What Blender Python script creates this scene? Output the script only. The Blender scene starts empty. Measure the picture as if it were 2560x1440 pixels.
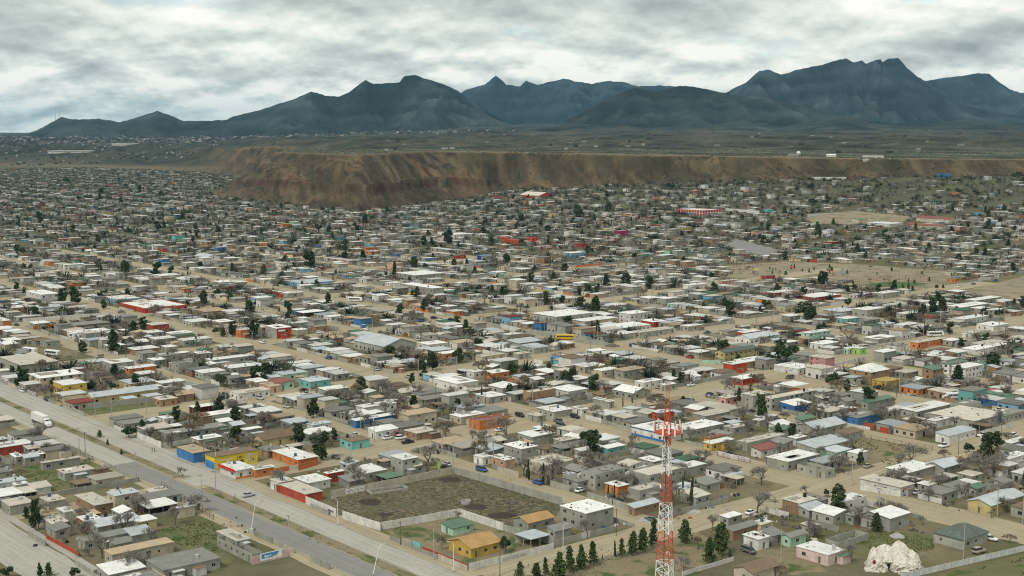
import bpy, math, random
import numpy as np
from mathutils import Vector, Matrix

random.seed(11)
RNG = np.random.default_rng(5)
scene = bpy.context.scene
COL = scene.collection

# ------------------------------------------------------------------ camera
FPX, CAMH, HORIZON = 3360.0, 118.0, 330.0
PITCH = math.atan((720 - HORIZON) / FPX)
CP, SP = math.cos(PITCH), math.sin(PITCH)
cam = bpy.data.cameras.new('camera')
cam.sensor_width = 36.0
cam.lens = 36.0 * FPX / 2560.0
cam.clip_start = 1.0
cam.clip_end = 90000.0
camo = bpy.data.objects.new('camera', cam)
COL.objects.link(camo)
camo.location = (0, 0, CAMH)
camo.rotation_euler = (math.pi / 2 - PITCH, 0, 0)
scene.camera = camo

# ------------------------------------------------------------------ sky, sun, exposure
SUN_EL, SUN_AZ = math.radians(50), math.radians(215)      # azimuth clockwise from the view direction (+Y)
world = bpy.data.worlds.new('World')
scene.world = world
world.use_nodes = True
wn, wl = world.node_tree.nodes, world.node_tree.links
wn.clear()
def N(t, **kw):
    n = wn.new(t)
    for k, v in kw.items(): setattr(n, k, v)
    return n
def M(op, a, b=None, c=None, clamp=False):
    n = N('ShaderNodeMath', operation=op); n.use_clamp = clamp
    for i, q in enumerate((a, b, c)):
        if q is None: continue
        if isinstance(q, (int, float)): n.inputs[i].default_value = q
        else: wl.new(q, n.inputs[i])
    return n.outputs[0]
tc = N('ShaderNodeTexCoord')
sep = N('ShaderNodeSeparateXYZ'); wl.new(tc.outputs['Generated'], sep.inputs[0])
zc = M('MAXIMUM', sep.outputs[2], 0.0)
def deck(off, lift):
    den = M('ADD', M('ADD', zc, lift), off)
    cb = N('ShaderNodeCombineXYZ')
    wl.new(M('DIVIDE', sep.outputs[0], den), cb.inputs[0]); wl.new(M('DIVIDE', sep.outputs[1], den), cb.inputs[1])
    return cb.outputs[0]
def fbm(vec, scale, detail, rough, loc=(0, 0, 0), dist=0.0):
    mp = N('ShaderNodeMapping'); mp.inputs['Location'].default_value = loc
    wl.new(vec, mp.inputs['Vector'])
    nz = N('ShaderNodeTexNoise'); nz.inputs['Scale'].default_value = scale
    nz.inputs['Detail'].default_value = detail; nz.inputs['Roughness'].default_value = rough
    nz.inputs['Distortion'].default_value = dist
    wl.new(mp.outputs[0], nz.inputs['Vector'])
    return nz.outputs['Fac']
def mixc(f, a, b, blend='MIX'):
    n = N('ShaderNodeMix', data_type='RGBA', blend_type=blend)
    if isinstance(f, (int, float)): n.inputs[0].default_value = f
    else: wl.new(f, n.inputs[0])
    for i, q in ((6, a), (7, b)):
        if isinstance(q, tuple): n.inputs[i].default_value = q
        else: wl.new(q, n.inputs[i])
    return n.outputs[2]
def mrange(v, a, b, lo=0.0, hi=1.0, smooth=True):
    n = N('ShaderNodeMapRange'); n.interpolation_type = 'SMOOTHSTEP' if smooth else 'LINEAR'
    wl.new(v, n.inputs[0])
    for i, q in enumerate((a, b, lo, hi)): n.inputs[i + 1].default_value = q
    return n.outputs[0]
L1 = (3.1, 1.7, 0.4)
dA, dB = deck(0.25, 0.0), deck(0.25, 0.009)
big0, big1 = fbm(dA, 2.1, 6, 0.5, L1), fbm(dB, 2.1, 6, 0.5, L1)
relief = M('SUBTRACT', big0, big1)
dC, dD = deck(0.36, 0.0), deck(0.36, 0.007)
sm0, sm1 = fbm(dC, 6.5, 6, 0.56, (7.3, 2.2, 1.1)), fbm(dD, 6.5, 6, 0.56, (7.3, 2.2, 1.1))
relief2 = M('SUBTRACT', sm0, sm1)
low = mrange(zc, 0.02, 0.08, 1.0, 0.5)            # small cumulus low on the horizon, broad sheets above
rel = M('ADD', M('MULTIPLY', relief, 2.2), M('MULTIPLY', M('MULTIPLY', relief2, low), 2.5))
rel = M('ADD', rel, M('MULTIPLY', M('MULTIPLY', M('SUBTRACT', sm0, 0.5), low), 1.15))
dens = mrange(big0, 0.36, 0.66)
tone = M('ADD', M('SUBTRACT', 0.66, M('MULTIPLY', dens, M('SUBTRACT', 0.64, M('MULTIPLY', low, 0.30)))), rel)
tone = M('ADD', tone, M('SUBTRACT', M('MULTIPLY', low, 0.46), 0.09))
ramp = N('ShaderNodeValToRGB'); wl.new(tone, ramp.inputs[0])
cr = ramp.color_ramp
cr.elements[0].position = 0.0; cr.elements[0].color = (0.22, 0.245, 0.24, 1)
cr.elements[1].position = 1.0; cr.elements[1].color = (0.73, 0.715, 0.655, 1)
for p, c in ((0.3, (0.325, 0.345, 0.33, 1)), (0.55, (0.43, 0.462, 0.43, 1)), (0.78, (0.575, 0.592, 0.545, 1))):
    e = cr.elements.new(p); e.color = c
sky = N('ShaderNodeTexSky'); sky.sky_type = 'NISHITA'; sky.sun_disc = False
sky.sun_elevation = SUN_EL; sky.sun_rotation = SUN_AZ; sky.altitude = 1100
skyc = mixc(1.0, sky.outputs[0], (0.085, 0.092, 0.09, 1), 'MULTIPLY')
gap = M('MULTIPLY', mrange(big0, 0.39, 0.33), mrange(sm0, 0.60, 0.46))
allc = mixc(M('MULTIPLY', gap, 0.32), ramp.outputs[0], skyc)
bg = N('ShaderNodeBackground'); bg.inputs[1].default_value = 1.0
wl.new(allc, bg.inputs[0])
wo = N('ShaderNodeOutputWorld'); wl.new(bg.outputs[0], wo.inputs[0])

sund = bpy.data.lights.new('sun', 'SUN'); sund.energy = 1.5; sund.angle = math.radians(14); sund.color = (1.0, 0.95, 0.87)
suno = bpy.data.objects.new('sun', sund); COL.objects.link(suno)
sdir = Vector((math.sin(SUN_AZ) * math.cos(SUN_EL), math.cos(SUN_AZ) * math.cos(SUN_EL), math.sin(SUN_EL)))
suno.rotation_euler = (-sdir).to_track_quat('-Z', 'Y').to_euler()
suno.location = (0, 0, 400)

vs = scene.view_settings
vs.view_transform = 'Standard'; vs.look = 'None'; vs.exposure = 0.62; vs.gamma = 1.0; vs.use_curve_mapping = False
scene.render.engine = 'CYCLES'
scene.cycles.use_denoising = True
scene.cycles.denoiser = 'OPENIMAGEDENOISE'
scene.cycles.denoising_input_passes = 'RGB_ALBEDO_NORMAL'
scene.cycles.denoising_prefilter = 'ACCURATE'
scene.cycles.filter_width = 1.1
scene.cycles.use_adaptive_sampling = False
scene.cycles.max_bounces = 5; scene.cycles.diffuse_bounces = 3; scene.cycles.glossy_bounces = 2
scene.cycles.transmission_bounces = 2; scene.cycles.transparent_max_bounces = 4; scene.cycles.volume_bounces = 0

# ------------------------------------------------------------------ geometry of the place
K = CAMH / 110.0                       # street grid was surveyed at a reference height of 110 m
HU = math.radians(-39.9)
UX, UY = math.sin(HU), math.cos(HU)    # u: along the avenue, away to the left
VX, VY = UY, -UX                       # v: along the cross streets, away to the right
ROT = math.atan2(VY, VX)
def xy(u, v): return u * UX + v * VX, u * UY + v * VY
def uv(x, y): return x * UX + y * UY, x * VX + y * VY
def proj(x, y, z):
    f = y * CP + (CAMH - z) * SP
    return 1280 + FPX * x / f, 720 - FPX * (y * SP + (z - CAMH) * CP) / f

_TAB = RNG.random((512, 512))
def vnoise(x, y):
    xi, yi = np.floor(x).astype(int), np.floor(y).astype(int)
    fx, fy = x - xi, y - yi
    fx, fy = fx * fx * (3 - 2 * fx), fy * fy * (3 - 2 * fy)
    a, b = _TAB[xi & 511, yi & 511], _TAB[(xi + 1) & 511, yi & 511]
    c, d = _TAB[xi & 511, (yi + 1) & 511], _TAB[(xi + 1) & 511, (yi + 1) & 511]
    return (a * (1 - fx) + b * fx) * (1 - fy) + (c * (1 - fx) + d * fx) * fy
def nfbm(x, y, o=4, g=0.5):
    s, a, t = 0, 1.0, 0
    for i in range(o):
        s = s + a * vnoise(x + 17.3 * i, y + 9.1 * i); t += a
        x, y, a = x * 2.03, y * 2.03, a * g
    return s / t
def nridge(x, y, o=4):
    s, a, t = 0, 1.0, 0
    for i in range(o):
        s = s + a * (1 - np.abs(2 * vnoise(x + 31.7 * i, y + 5.3 * i) - 1)); t += a
        x, y, a = x * 2.1, y * 2.1, a * 0.5
    return s / t
def sstep(a, b, x):
    t = np.clip((x - a) / (b - a), 0, 1)
    return t * t * (3 - 2 * t)

TOE = [(525, 2608), (570, 2470), (620, 2374), (690, 2280), (760, 2203), (830, 2090), (900, 2012), (985, 2130), (1080, 2270), (1180, 2420),
       (1240, 2440), (1300, 2400), (1400, 2370), (1500, 2350), (1600, 2310), (1700, 2300), (1900, 2230), (2100, 2180), (2300, 2150), (2560, 2100), (3000, 2050), (4200, 1950)]
TOEZ = ([1180, 1300, 1500, 1700, 1900, 2100, 2300, 2560, 3200], [0, 16, 25, 32, 37, 41, 46, 49, 52])
def tan_of(X, D): return (X - 1280) / FPX * (D * CP + CAMH * SP)
_poly = [(tan_of(X, D), D) for X, D in TOE]
_poly += [(9000, 2000), (9000, 40000), (-14000, 40000), (-9000, 5200)]
_poly += [(tan_of(X, D), D) for X, D in ((-900, 5000), (-400, 4850), (100, 4600), (300, 4300), (480, 4000), (590, 3700), (610, 3200), (570, 2850))]
PA = np.array(_poly); PB = np.roll(PA, -1, 0)
def mesa_sd(x, y):
    best = np.full(x.shape, 1e18); ins = np.zeros(x.shape, bool)
    for (ax, ay), (bx, by) in zip(PA, PB):
        dx, dy = bx - ax, by - ay
        t = np.clip(((x - ax) * dx + (y - ay) * dy) / (dx * dx + dy * dy), 0, 1)
        best = np.minimum(best, (x - ax - t * dx) ** 2 + (y - ay - t * dy) ** 2)
        c = (ay > y) != (by > y)
        ins ^= c & (x < (bx - ax) * (y - ay) / (by - ay + 1e-12) + ax)
    return np.where(ins, 1, -1) * np.sqrt(best)
_tX, _tD = np.array([p[0] for p in TOE]), np.array([p[1] for p in TOE])
PROF_L = ([0, .26, .29, .33, .40, .62, 1.0], [0, .27, .40, .44, .46, .70, 1.0])
PROF_R = ([0, .25, .6, .9, 1.0], [0, .16, .52, .93, 1.0])
def height(x, y, full=False):
    x, y = np.asarray(x, float), np.asarray(y, float)
    X = 1280 + FPX * x / (y * CP + CAMH * SP)
    toed = np.interp(X, _tX, _tD)
    hb = np.interp(X, *TOEZ) * sstep(0, 1, (y - 1300) / (toed - 1300)) * (y > 1300)
    d = mesa_sd(x, y)
    side = sstep(1120, 1330, X)
    w = 118 - 40 * side
    w = w + 70 * np.exp(-((X - 1075) / 75) ** 2)
    w = w + 750 * (1 - sstep(430, 600, X)) * (y > 2700)
    t0 = np.clip(d / w, 0, 1)
    bell = np.clip(4 * t0 * (1 - t0), 0, 1)
    wx = x + 26 * (nfbm(x / 70, y / 70, 3) - .5) + .25 * y
    gul = nridge(wx / (34 + 14 * side), y / 120 + x / 300, 4)
    gl2 = nridge(wx / 13, y / 60, 3)
    alc = nfbm(x / 120, y / 160, 3)
    rim = np.clip(t0 * 4, 0, 1)
    de = d - (26 + 20 * side) * (gul - 0.45) * np.maximum(bell, .25 * rim) - (11 + 9 * side) * (gl2 - .3) * bell - (22 + 30 * side) * (alc - .45) * rim
    t = np.clip(de / w, 0, 1)
    p = np.interp(t, *PROF_L) * (1 - side) + np.interp(t, *PROF_R) * side
    zrim = 42 + 38 * sstep(420, 720, X) - 6 * sstep(1000, 2300, X)
    zfar = 80 + 70 * sstep(500, 1500, X)
    far = np.clip((y - 2300) / 6500, 0, 1.6)
    zp = zrim + (zfar - zrim) * np.minimum(far, 1.25) ** 1.15
    wash = nridge(x / 420 + 3, y / 620, 4)
    zp = zp + sstep(2700, 3600, y) * ((wash - .55) * 34 * np.clip((y - 2600) / 4000, .25, 1.3) + (nfbm(x / 130, y / 200, 3) - .5) * 10)
    bad = nridge((x + .4 * y) / 210 + 2, (y + 90 * nfbm(x / 200, y / 200, 2)) / 330, 4)
    zp = zp + sstep(2750, 3300, y) * (bad - .6) * 30 * np.clip((9500 - y) / 4500, .35, 1)
    zp = zp + (d > w * .95) * (nfbm(x / 25, y / 25, 3) - .5) * 1.2
    h = np.where(d > 0, hb + (zp - hb) * p, hb)
    rough = sstep(1750, 2100, y) * (1 - np.clip(d / 20, 0, 1)) * sstep(1150, 1500, X)
    h = h + rough * (nfbm(x / 70, y / 70, 3) - .5) * 7 * np.clip(hb / 30, 0, 1)
    if full: return h, d, t, X, side, gul
    return h
def h1(x, y):
    if y < 1250: return 0.0
    return float(height(np.array([x]), np.array([y]))[0])
S_T = 2560 / 860
TILE = {'A': (0, 960, S_T), 'B': (850, 960, S_T), 'C': (1700, 960, S_T), 'D': (0, 640, S_T), 'E': (850, 640, S_T), 'F': (1700, 640, S_T),
        'T': (0, 330, S_T), 'U': (850, 330, S_T), 'W': (1700, 330, S_T), 'G': (0, 1100, 1864 / 440), 'I': (420, 1100, 1864 / 440),
        'P': (1230, 1270, 2560 / 440), 'X': (0, 0, 1.0)}
def pix(t, x, y):
    a, b, s = TILE[t]
    return a + x / s, b + y / s
def ground(X, Y, z=None):
    """the point of the terrain seen at a surveyed image position"""
    cx, cy = (X - 1280) / FPX, (720 - Y) / FPX
    d = (cx, CP + cy * SP, -SP + cy * CP)
    if z is not None or Y > 640:
        t = ((z or 0.0) - CAMH) / d[2]
        return d[0] * t, d[1] * t
    ts = np.linspace(1200, 7000, 700)
    hz = height(d[0] * ts, d[1] * ts); rz = CAMH + d[2] * ts
    i = int(np.argmax(rz <= hz)) if (rz <= hz).any() else 699
    t = ts[i]
    return d[0] * t, d[1] * t

# ------------------------------------------------------------------ materials
def lin(c):
    return tuple((v / 12.92 if v <= .04045 else ((v + .055) / 1.055) ** 2.4) for v in (q / 255 for q in c))
def newmat(name):
    m = bpy.data.materials.new(name); m.use_nodes = True
    nt = m.node_tree; nt.nodes.clear()
    out = nt.nodes.new('ShaderNodeOutputMaterial'); b = nt.nodes.new('ShaderNodeBsdfPrincipled')
    nt.links.new(b.outputs[0], out.inputs[0])
    b.inputs['Specular IOR Level'].default_value = 0.25
    return m, nt, b
class NT:
    def __init__(s, nt): s.n, s.l = nt.nodes, nt.links
    def put(s, sock, v):
        if isinstance(v, bpy.types.NodeSocket): s.l.new(v, sock)
        else: sock.default_value = v
    def coord(s, kind='Object', scale=(1, 1, 1), rot=(0, 0, 0)):
        if kind == 'World':
            t = s.n.new('ShaderNodeNewGeometry').outputs['Position']
        else: t = s.n.new('ShaderNodeTexCoord').outputs[kind]
        m = s.n.new('ShaderNodeMapping'); m.inputs['Scale'].default_value = scale; m.inputs['Rotation'].default_value = rot
        s.l.new(t, m.inputs['Vector']); return m.outputs[0]
    def noise(s, vec, scale, detail=4, rough=.55, dist=0):
        z = s.n.new('ShaderNodeTexNoise'); s.l.new(vec, z.inputs['Vector'])
        z.inputs['Scale'].default_value = scale; z.inputs['Detail'].default_value = detail; z.inputs['Roughness'].default_value = rough
        z.inputs['Distortion'].default_value = dist
        return z.outputs['Fac']
    def rng(s, v, a, b, lo=0., hi=1.):
        r = s.n.new('ShaderNodeMapRange'); s.l.new(v, r.inputs[0])
        for i, q in enumerate((a, b, lo, hi)): r.inputs[i + 1].default_value = q
        return r.outputs[0]
    def mix(s, f, a, b, blend='MIX'):
        n = s.n.new('ShaderNodeMix'); n.data_type = 'RGBA'; n.blend_type = blend
        s.put(n.inputs[0], f)
        for i, q in ((6, a), (7, b)):
            s.put(n.inputs[i], q if not isinstance(q, tuple) or len(q) == 4 else (*q, 1))
        return n.outputs[2]
    def math(s, op, a, b):
        n = s.n.new('ShaderNodeMath'); n.operation = op
        s.put(n.inputs[0], a); s.put(n.inputs[1], b); return n.outputs[0]
    def bump(s, h, strength, dist, bsdf):
        b = s.n.new('ShaderNodeBump'); b.inputs['Strength'].default_value = strength; b.inputs['Distance'].default_value = dist
        s.l.new(h, b.inputs['Height']); s.l.new(b.outputs[0], bsdf.inputs['Normal'])
def objcol(n):
    o = n.n.new('ShaderNodeObjectInfo'); return o
MAT = {}
def painted(name, rough, big, streak, dirt, dirtcol, spec=.2, use='obj'):
    """a weathered surface tinted by the object's own colour (or the mesh colour attribute)"""
    m, nt, b = newmat(name); n = NT(nt)
    if use == 'obj':
        oi = objcol(n); base = oi.outputs['Color']
        off = n.n.new('ShaderNodeVectorMath'); off.operation = 'SCALE'
        v1 = n.coord('Object')
        ad = n.n.new('ShaderNodeVectorMath'); ad.operation = 'ADD'
        cm = n.n.new('ShaderNodeCombineXYZ'); n.l.new(n.math('MULTIPLY', oi.outputs['Random'], 83.0), cm.inputs[0])
        n.l.new(v1, ad.inputs[0]); n.l.new(cm.outputs[0], ad.inputs[1]); vec = ad.outputs[0]
    else:
        at = n.n.new('ShaderNodeAttribute'); at.attribute_name = 'Col'; base = at.outputs['Color']; vec = n.coord('World')
    a = n.noise(vec, .35, 5, .6)
    c = n.mix(1.0, base, n.mix(n.rng(a, .3, .72), (1 - big,) * 3, (1 + big * .45,) * 3), 'MULTIPLY')
    mp = n.n.new('ShaderNodeMapping'); mp.inputs['Scale'].default_value = (1.6, 1.6, .22); n.l.new(vec, mp.inputs[0])
    s2 = n.noise(mp.outputs[0], 1.2, 4, .6)
    c = n.mix(n.math('MULTIPLY', n.rng(s2, .52, .75), streak), c, dirtcol)
    d2 = n.noise(vec, .9, 6, .68)
    c = n.mix(n.math('MULTIPLY', n.rng(d2, .55, .68), dirt), c, dirtcol)
    n.l.new(c, b.inputs['Base Color'])
    b.inputs['Roughness'].default_value = rough; b.inputs['Specular IOR Level'].default_value = spec
    n.bump(n.noise(vec, 6, 3), .25, .03, b)
    MAT[name] = m
painted('weathered_wall', .92, .28, .5, .32, (.11, .098, .075))
painted('weathered_roof', .85, .2, .16, .6, (.23, .205, .165))
painted('sheet_metal', .5, .2, .3, .3, (.16, .11, .075), .5)
painted('town_mix', .9, .2, .3, .3, (.14, .12, .09), use='attr')
def plain(name, col, rough=.8, metal=0, var=.2, scale=1.0, spec=.25):
    m, nt, b = newmat(name); n = NT(nt)
    v = n.noise(n.coord('Object'), scale, 4, .6)
    c = n.mix(n.rng(v, .25, .75), tuple(q * (1 - var) for q in col), tuple(min(1, q * (1 + var)) for q in col))
    n.l.new(c, b.inputs['Base Color'])
    b.inputs['Roughness'].default_value = rough; b.inputs['Metallic'].default_value = metal; b.inputs['Specular IOR Level'].default_value = spec
    MAT[name] = m; return m
plain('window_glass', (.022, .026, .028), .12, spec=.5)
plain('frame_metal', (.42, .42, .40), .6)
plain('door_steel', (.16, .12, .09), .6)
plain('bark', (.13, .105, .08), .95)
plain('twig', (.215, .198, .168), .95)
plain('rubber', (.018, .018, .018), .85)
plain('concrete', (.36, .35, .315), .9, var=.22, scale=.6)
plain('mast_red', (.50, .085, .035), .55, var=.15)
plain('mast_white', (.74, .74, .72), .55, var=.08)
plain('dark_steel', (.05, .05, .05), .6)
plain('rock_plaster', (.58, .55, .47), .95, var=.34, scale=1.6)
plain('maroon_paint', (.22, .03, .025), .7)
plain('lamp_lens', (.6, .58, .5), .3)
def carpaint():
    m, nt, b = newmat('car_paint'); n = NT(nt)
    n.l.new(objcol(n).outputs['Color'], b.inputs['Base Color'])
    b.inputs['Roughness'].default_value = .32; b.inputs['Specular IOR Level'].default_value = .5; MAT['car_paint'] = m
carpaint()
def foliage(name, c1, c2):
    m, nt, b = newmat(name); n = NT(nt)
    oi = objcol(n)
    v = n.noise(n.coord('Object'), .9, 3)
    c = n.mix(n.rng(v, .3, .7), c1, c2)
    c = n.mix(1.0, c, n.mix(oi.outputs['Random'], (.75, .8, .75), (1.25, 1.15, 1.0)), 'MULTIPLY')
    n.l.new(c, b.inputs['Base Color']); b.inputs['Roughness'].default_value = .9; b.inputs['Specular IOR Level'].default_value = .1
    MAT[name] = m
foliage('pine_leaf', (.042, .072, .028), (.092, .132, .05))
foliage('dark_leaf', (.034, .056, .027), (.072, .102, .044))
foliage('ochre_leaf', (.16, .125, .07), (.23, .175, .09))
foliage('scrub_leaf', (.06, .075, .035), (.12, .12, .065))
foliage('grass_leaf', (.055, .085, .022), (.13, .125, .05))

# ------------------------------------------------------------------ mesh helpers
class MB:
    def __init__(s): s.v, s.f, s.m, s.c = [], [], [], []
    def quad(s, pts, mi=0, c=None):
        k = len(s.v); s.v.extend(pts); s.f.append(tuple(range(k, k + len(pts)))); s.m.append(mi); s.c.append(c)
    def box(s, x0, y0, z0, x1, y1, z1, mi=0, c=None, bottom=True):
        k = len(s.v)
        s.v.extend([(x0, y0, z0), (x1, y0, z0), (x1, y1, z0), (x0, y1, z0), (x0, y0, z1), (x1, y0, z1), (x1, y1, z1), (x0, y1, z1)])
        fs = [(4, 5, 6, 7), (0, 1, 5, 4), (1, 2, 6, 5), (2, 3, 7, 6), (3, 0, 4, 7)] + ([(3, 2, 1, 0)] if bottom else [])
        for q in fs: s.f.append(tuple(k + i for i in q)); s.m.append(mi); s.c.append(c)
    def tube(s, a, b, r0, r1, n=5, mi=0, c=None, cap=False):
        a, b = Vector(a), Vector(b); d = (b - a)
        if d.length < 1e-6: return
        d.normalize(); e = d.orthogonal().normalized(); g = d.cross(e)
        k = len(s.v)
        for p, r in ((a, r0), (b, r1)):
            for i in range(n):
                t = 2 * math.pi * i / n
                s.v.append(tuple(p + (e * math.cos(t) + g * math.sin(t)) * r))
        for i in range(n):
            j = (i + 1) % n
            s.f.append((k + i, k + j, k + n + j, k + n + i)); s.m.append(mi); s.c.append(c)
        if cap:
            s.f.append(tuple(k + n + i for i in range(n))); s.m.append(mi); s.c.append(c)
            s.f.append(tuple(k + n - 1 - i for i in range(n))); s.m.append(mi); s.c.append(c)
    def mesh(s, name, mats, smooth=False):
        me = bpy.data.meshes.new(name)
        me.from_pydata(s.v, [], s.f)
        for m in (mats if isinstance(mats, (list, tuple)) else [mats]): me.materials.append(MAT[m])
        if any(s.m): me.polygons.foreach_set('material_index', s.m)
        if s.c and s.c[0] is not None:
            ca = me.color_attributes.new('Col', 'FLOAT_COLOR', 'CORNER')
            arr = np.repeat(np.array([(*c, 1.0) for c in s.c], dtype=np.float32), [len(f) for f in s.f], axis=0)
            ca.data.foreach_set('color', arr.ravel())
        if smooth: me.polygons.foreach_set('use_smooth', [True] * len(s.f))
        me.update(); return me
def add(name, me, parent=None, loc=(0, 0, 0), rz=0.0, color=None, scale=None):
    o = bpy.data.objects.new(name, me); COL.objects.link(o)
    if parent is not None: o.parent = parent
    o.location = loc
    if rz: o.rotation_euler = (0, 0, rz)
    if color: o.color = (*color, 1)
    if scale: o.scale = scale
    return o
def structure(o): o['kind'] = 'structure'; return o
def stuff(o, label, cat): o['kind'] = 'stuff'; o['label'] = label; o['category'] = cat; return o
REG = []      # things waiting for a label: (object, look, noun, x, y)
def reg(o, look, noun, cat, group, x, y, fixed=None):
    o['category'] = cat; o['group'] = group
    if fixed: o['label'] = fixed
    else: REG.append((o, look, noun, x, y))
# ------------------------------------------------------------------ terrain: one sheet out to the mountains, the mesa cut from the same grid
def terrain():
    ys = np.concatenate([np.arange(140, 1500, 34), np.arange(1500, 1900, 14), np.arange(1900, 2760, 4.6), np.arange(2760, 5300, 19), np.arange(5300, 9600, 45),
                         9600 * 1.05 ** np.arange(0, 28)])
    ts = np.concatenate([np.arange(-.95, -.46, .02), np.arange(-.46, .46, .00135), np.arange(.46, .96, .02)])
    T, Y = np.meshgrid(ts, ys); Xw = T * (Y + 60)
    h, d, t, X, side, gul = height(Xw, Y, True)
    near = Y < 1290
    h = np.where(near, 0, h)
    nr, nc = h.shape
    n1, n2, n3 = nfbm(Xw / 60, Y / 60, 4), nfbm(Xw / 300 + 9, Y / 300, 4), nfbm(Xw / 14, Y / 30, 3)
    def C(*c): return np.array(c)[None, None, :]
    def mixv(a, b, f): return a + (b - a) * np.clip(f, 0, 1)[..., None]
    dirt = mixv(C(.205, .175, .11), C(.135, .124, .08), sstep(.35, .65, n1))
    dirt = mixv(dirt, C(.085, .086, .057), sstep(800, 1900, Y) * .85)
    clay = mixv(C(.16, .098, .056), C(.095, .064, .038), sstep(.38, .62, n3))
    clay = mixv(clay, C(.045, .045, .027), sstep(.48, .72, gul) * .6)  # dark scrub green in the gullies, doubling as painted shade
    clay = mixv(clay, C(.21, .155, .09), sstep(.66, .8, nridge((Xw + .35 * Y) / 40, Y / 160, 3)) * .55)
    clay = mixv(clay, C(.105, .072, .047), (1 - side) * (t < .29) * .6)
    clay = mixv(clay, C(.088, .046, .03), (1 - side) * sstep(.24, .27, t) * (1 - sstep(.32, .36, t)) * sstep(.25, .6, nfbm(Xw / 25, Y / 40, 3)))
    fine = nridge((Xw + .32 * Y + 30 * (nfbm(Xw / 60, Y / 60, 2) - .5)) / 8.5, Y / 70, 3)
    clay = clay * (.55 + .75 * sstep(.38, .82, fine))[..., None] * (.8 + .4 * sstep(.35, .75, nfbm((Xw + .3 * Y) / 30, Y / 90, 3)))[..., None]  # light and dark streaks paint in the fine gully shading
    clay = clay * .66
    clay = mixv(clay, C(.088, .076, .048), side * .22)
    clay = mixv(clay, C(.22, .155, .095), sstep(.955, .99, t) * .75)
    scrub = mixv(C(.115, .108, .075), C(.055, .062, .045), sstep(.4, .6, n1))
    scrub = mixv(scrub, C(.036, .047, .043), sstep(2800, 5500, Y) * .75)
    bl = nridge((Xw + .4 * Y) / 150 + 2, Y / 210, 4)
    scrub = scrub * (.45 + 1.1 * sstep(.4, .85, bl))[..., None]
    scrub = mixv(scrub, C(.155, .14, .105), sstep(.7, .85, nridge((Xw - .3 * Y) / 95, Y / 130 + 8, 3)) * sstep(2700, 3400, Y) * .55)
    scar = sstep(.8, .9, nridge(Xw / 900 + 4, Y / 420 + 1, 2))
    scrub = mixv(scrub, C(.24, .205, .145), np.maximum(sstep(.58, .72, n2) * .4, scar * .35)) * .82
    scrub = scrub * (1 - .38 * sstep(2450, 3200, Y))[..., None]
    rimband = np.exp(-np.clip(d - 95, 0, 1e9) / 45)
    scrub = mixv(scrub, C(.27, .205, .125), rimband * .6)
    clay = mixv(clay, scrub * .8, (1 - sstep(430, 660, X)) * .95)
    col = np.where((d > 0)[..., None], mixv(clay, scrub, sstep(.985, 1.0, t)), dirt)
    steep = sstep(.3, .8, np.abs(np.gradient(h, axis=0) / np.maximum(np.gradient(Y, axis=0), 1)))
    col = np.where(((d > 0) & (t > .999))[..., None], mixv(col, C(.17, .15, .11), steep * .6), col)
    veg = np.where(d > 0, .25 * (t < .99), 1.0)
    rgba = np.concatenate([col, veg[..., None]], 2).reshape(-1, 4).astype(np.float32)
    V = np.stack([Xw, Y, h], 2).reshape(-1, 3)
    idx = np.arange(nr * nc).reshape(nr, nc)
    quads = np.stack([idx[:-1, :-1], idx[:-1, 1:], idx[1:, 1:], idx[1:, :-1]], 2)
    dc = d[:-1, :-1]
    msk = (dc > -6) & (Y[:-1, :-1] < 2950) & (X[:-1, :-1] > 480)
    for name, mm in (('ground', ~msk), ('mesa', msk)):
        q = quads[mm]
        used, inv = np.unique(q, return_inverse=True)
        inv = inv.reshape(q.shape)
        me = bpy.data.meshes.new(name)
        me.vertices.add(len(used)); me.vertices.foreach_set('co', V[used].astype(np.float32).ravel())
        me.loops.add(inv.size); me.loops.foreach_set('vertex_index', inv.ravel().astype(np.int32))
        me.polygons.add(len(q)); me.polygons.foreach_set('loop_start', (np.arange(len(q)) * 4).astype(np.int32))
        me.polygons.foreach_set('loop_total', np.full(len(q), 4, np.int32))
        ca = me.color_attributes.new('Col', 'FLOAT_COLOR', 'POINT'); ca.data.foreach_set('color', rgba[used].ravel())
        me.materials.append(MAT['terrain']); me.polygons.foreach_set('use_smooth', np.ones(len(q), bool))
        me.update(calc_edges=True); me.validate()
        structure(add(name, me))
def terrain_mat():
    m, nt, b = newmat('terrain'); n = NT(nt)
    at = n.n.new('ShaderNodeAttribute'); at.attribute_name = 'Col'
    p = n.coord('World')
    a, f = n.noise(p, .05, 6, .6), n.noise(p, .6, 4, .65)
    c = n.mix(1.0, at.outputs['Color'], n.mix(n.rng(a, .3, .7), (.82, .84, .8), (1.15, 1.12, 1.1)), 'MULTIPLY')
    c = n.mix(1.0, c, n.mix(n.rng(f, .35, .7), (.85, .85, .85), (1.12, 1.12, 1.12)), 'MULTIPLY')
    gr = n.noise(p, .022, 5, .6, .4)
    c = n.mix(n.math('MULTIPLY', at.outputs['Alpha'], n.math('MULTIPLY', n.rng(gr, .47, .6), n.rng(f, .25, .55))), c, (.105, .108, .05))
    dk = n.noise(p, .16, 5, .7); c = n.mix(n.math('MULTIPLY', n.rng(dk, .55, .68), .55), c, (.095, .085, .065))
    n.l.new(c, b.inputs['Base Color']); b.inputs['Roughness'].default_value = .97; b.inputs['Specular IOR Level'].default_value = .1
    n.bump(f, .4, .15, b); MAT['terrain'] = m
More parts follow.
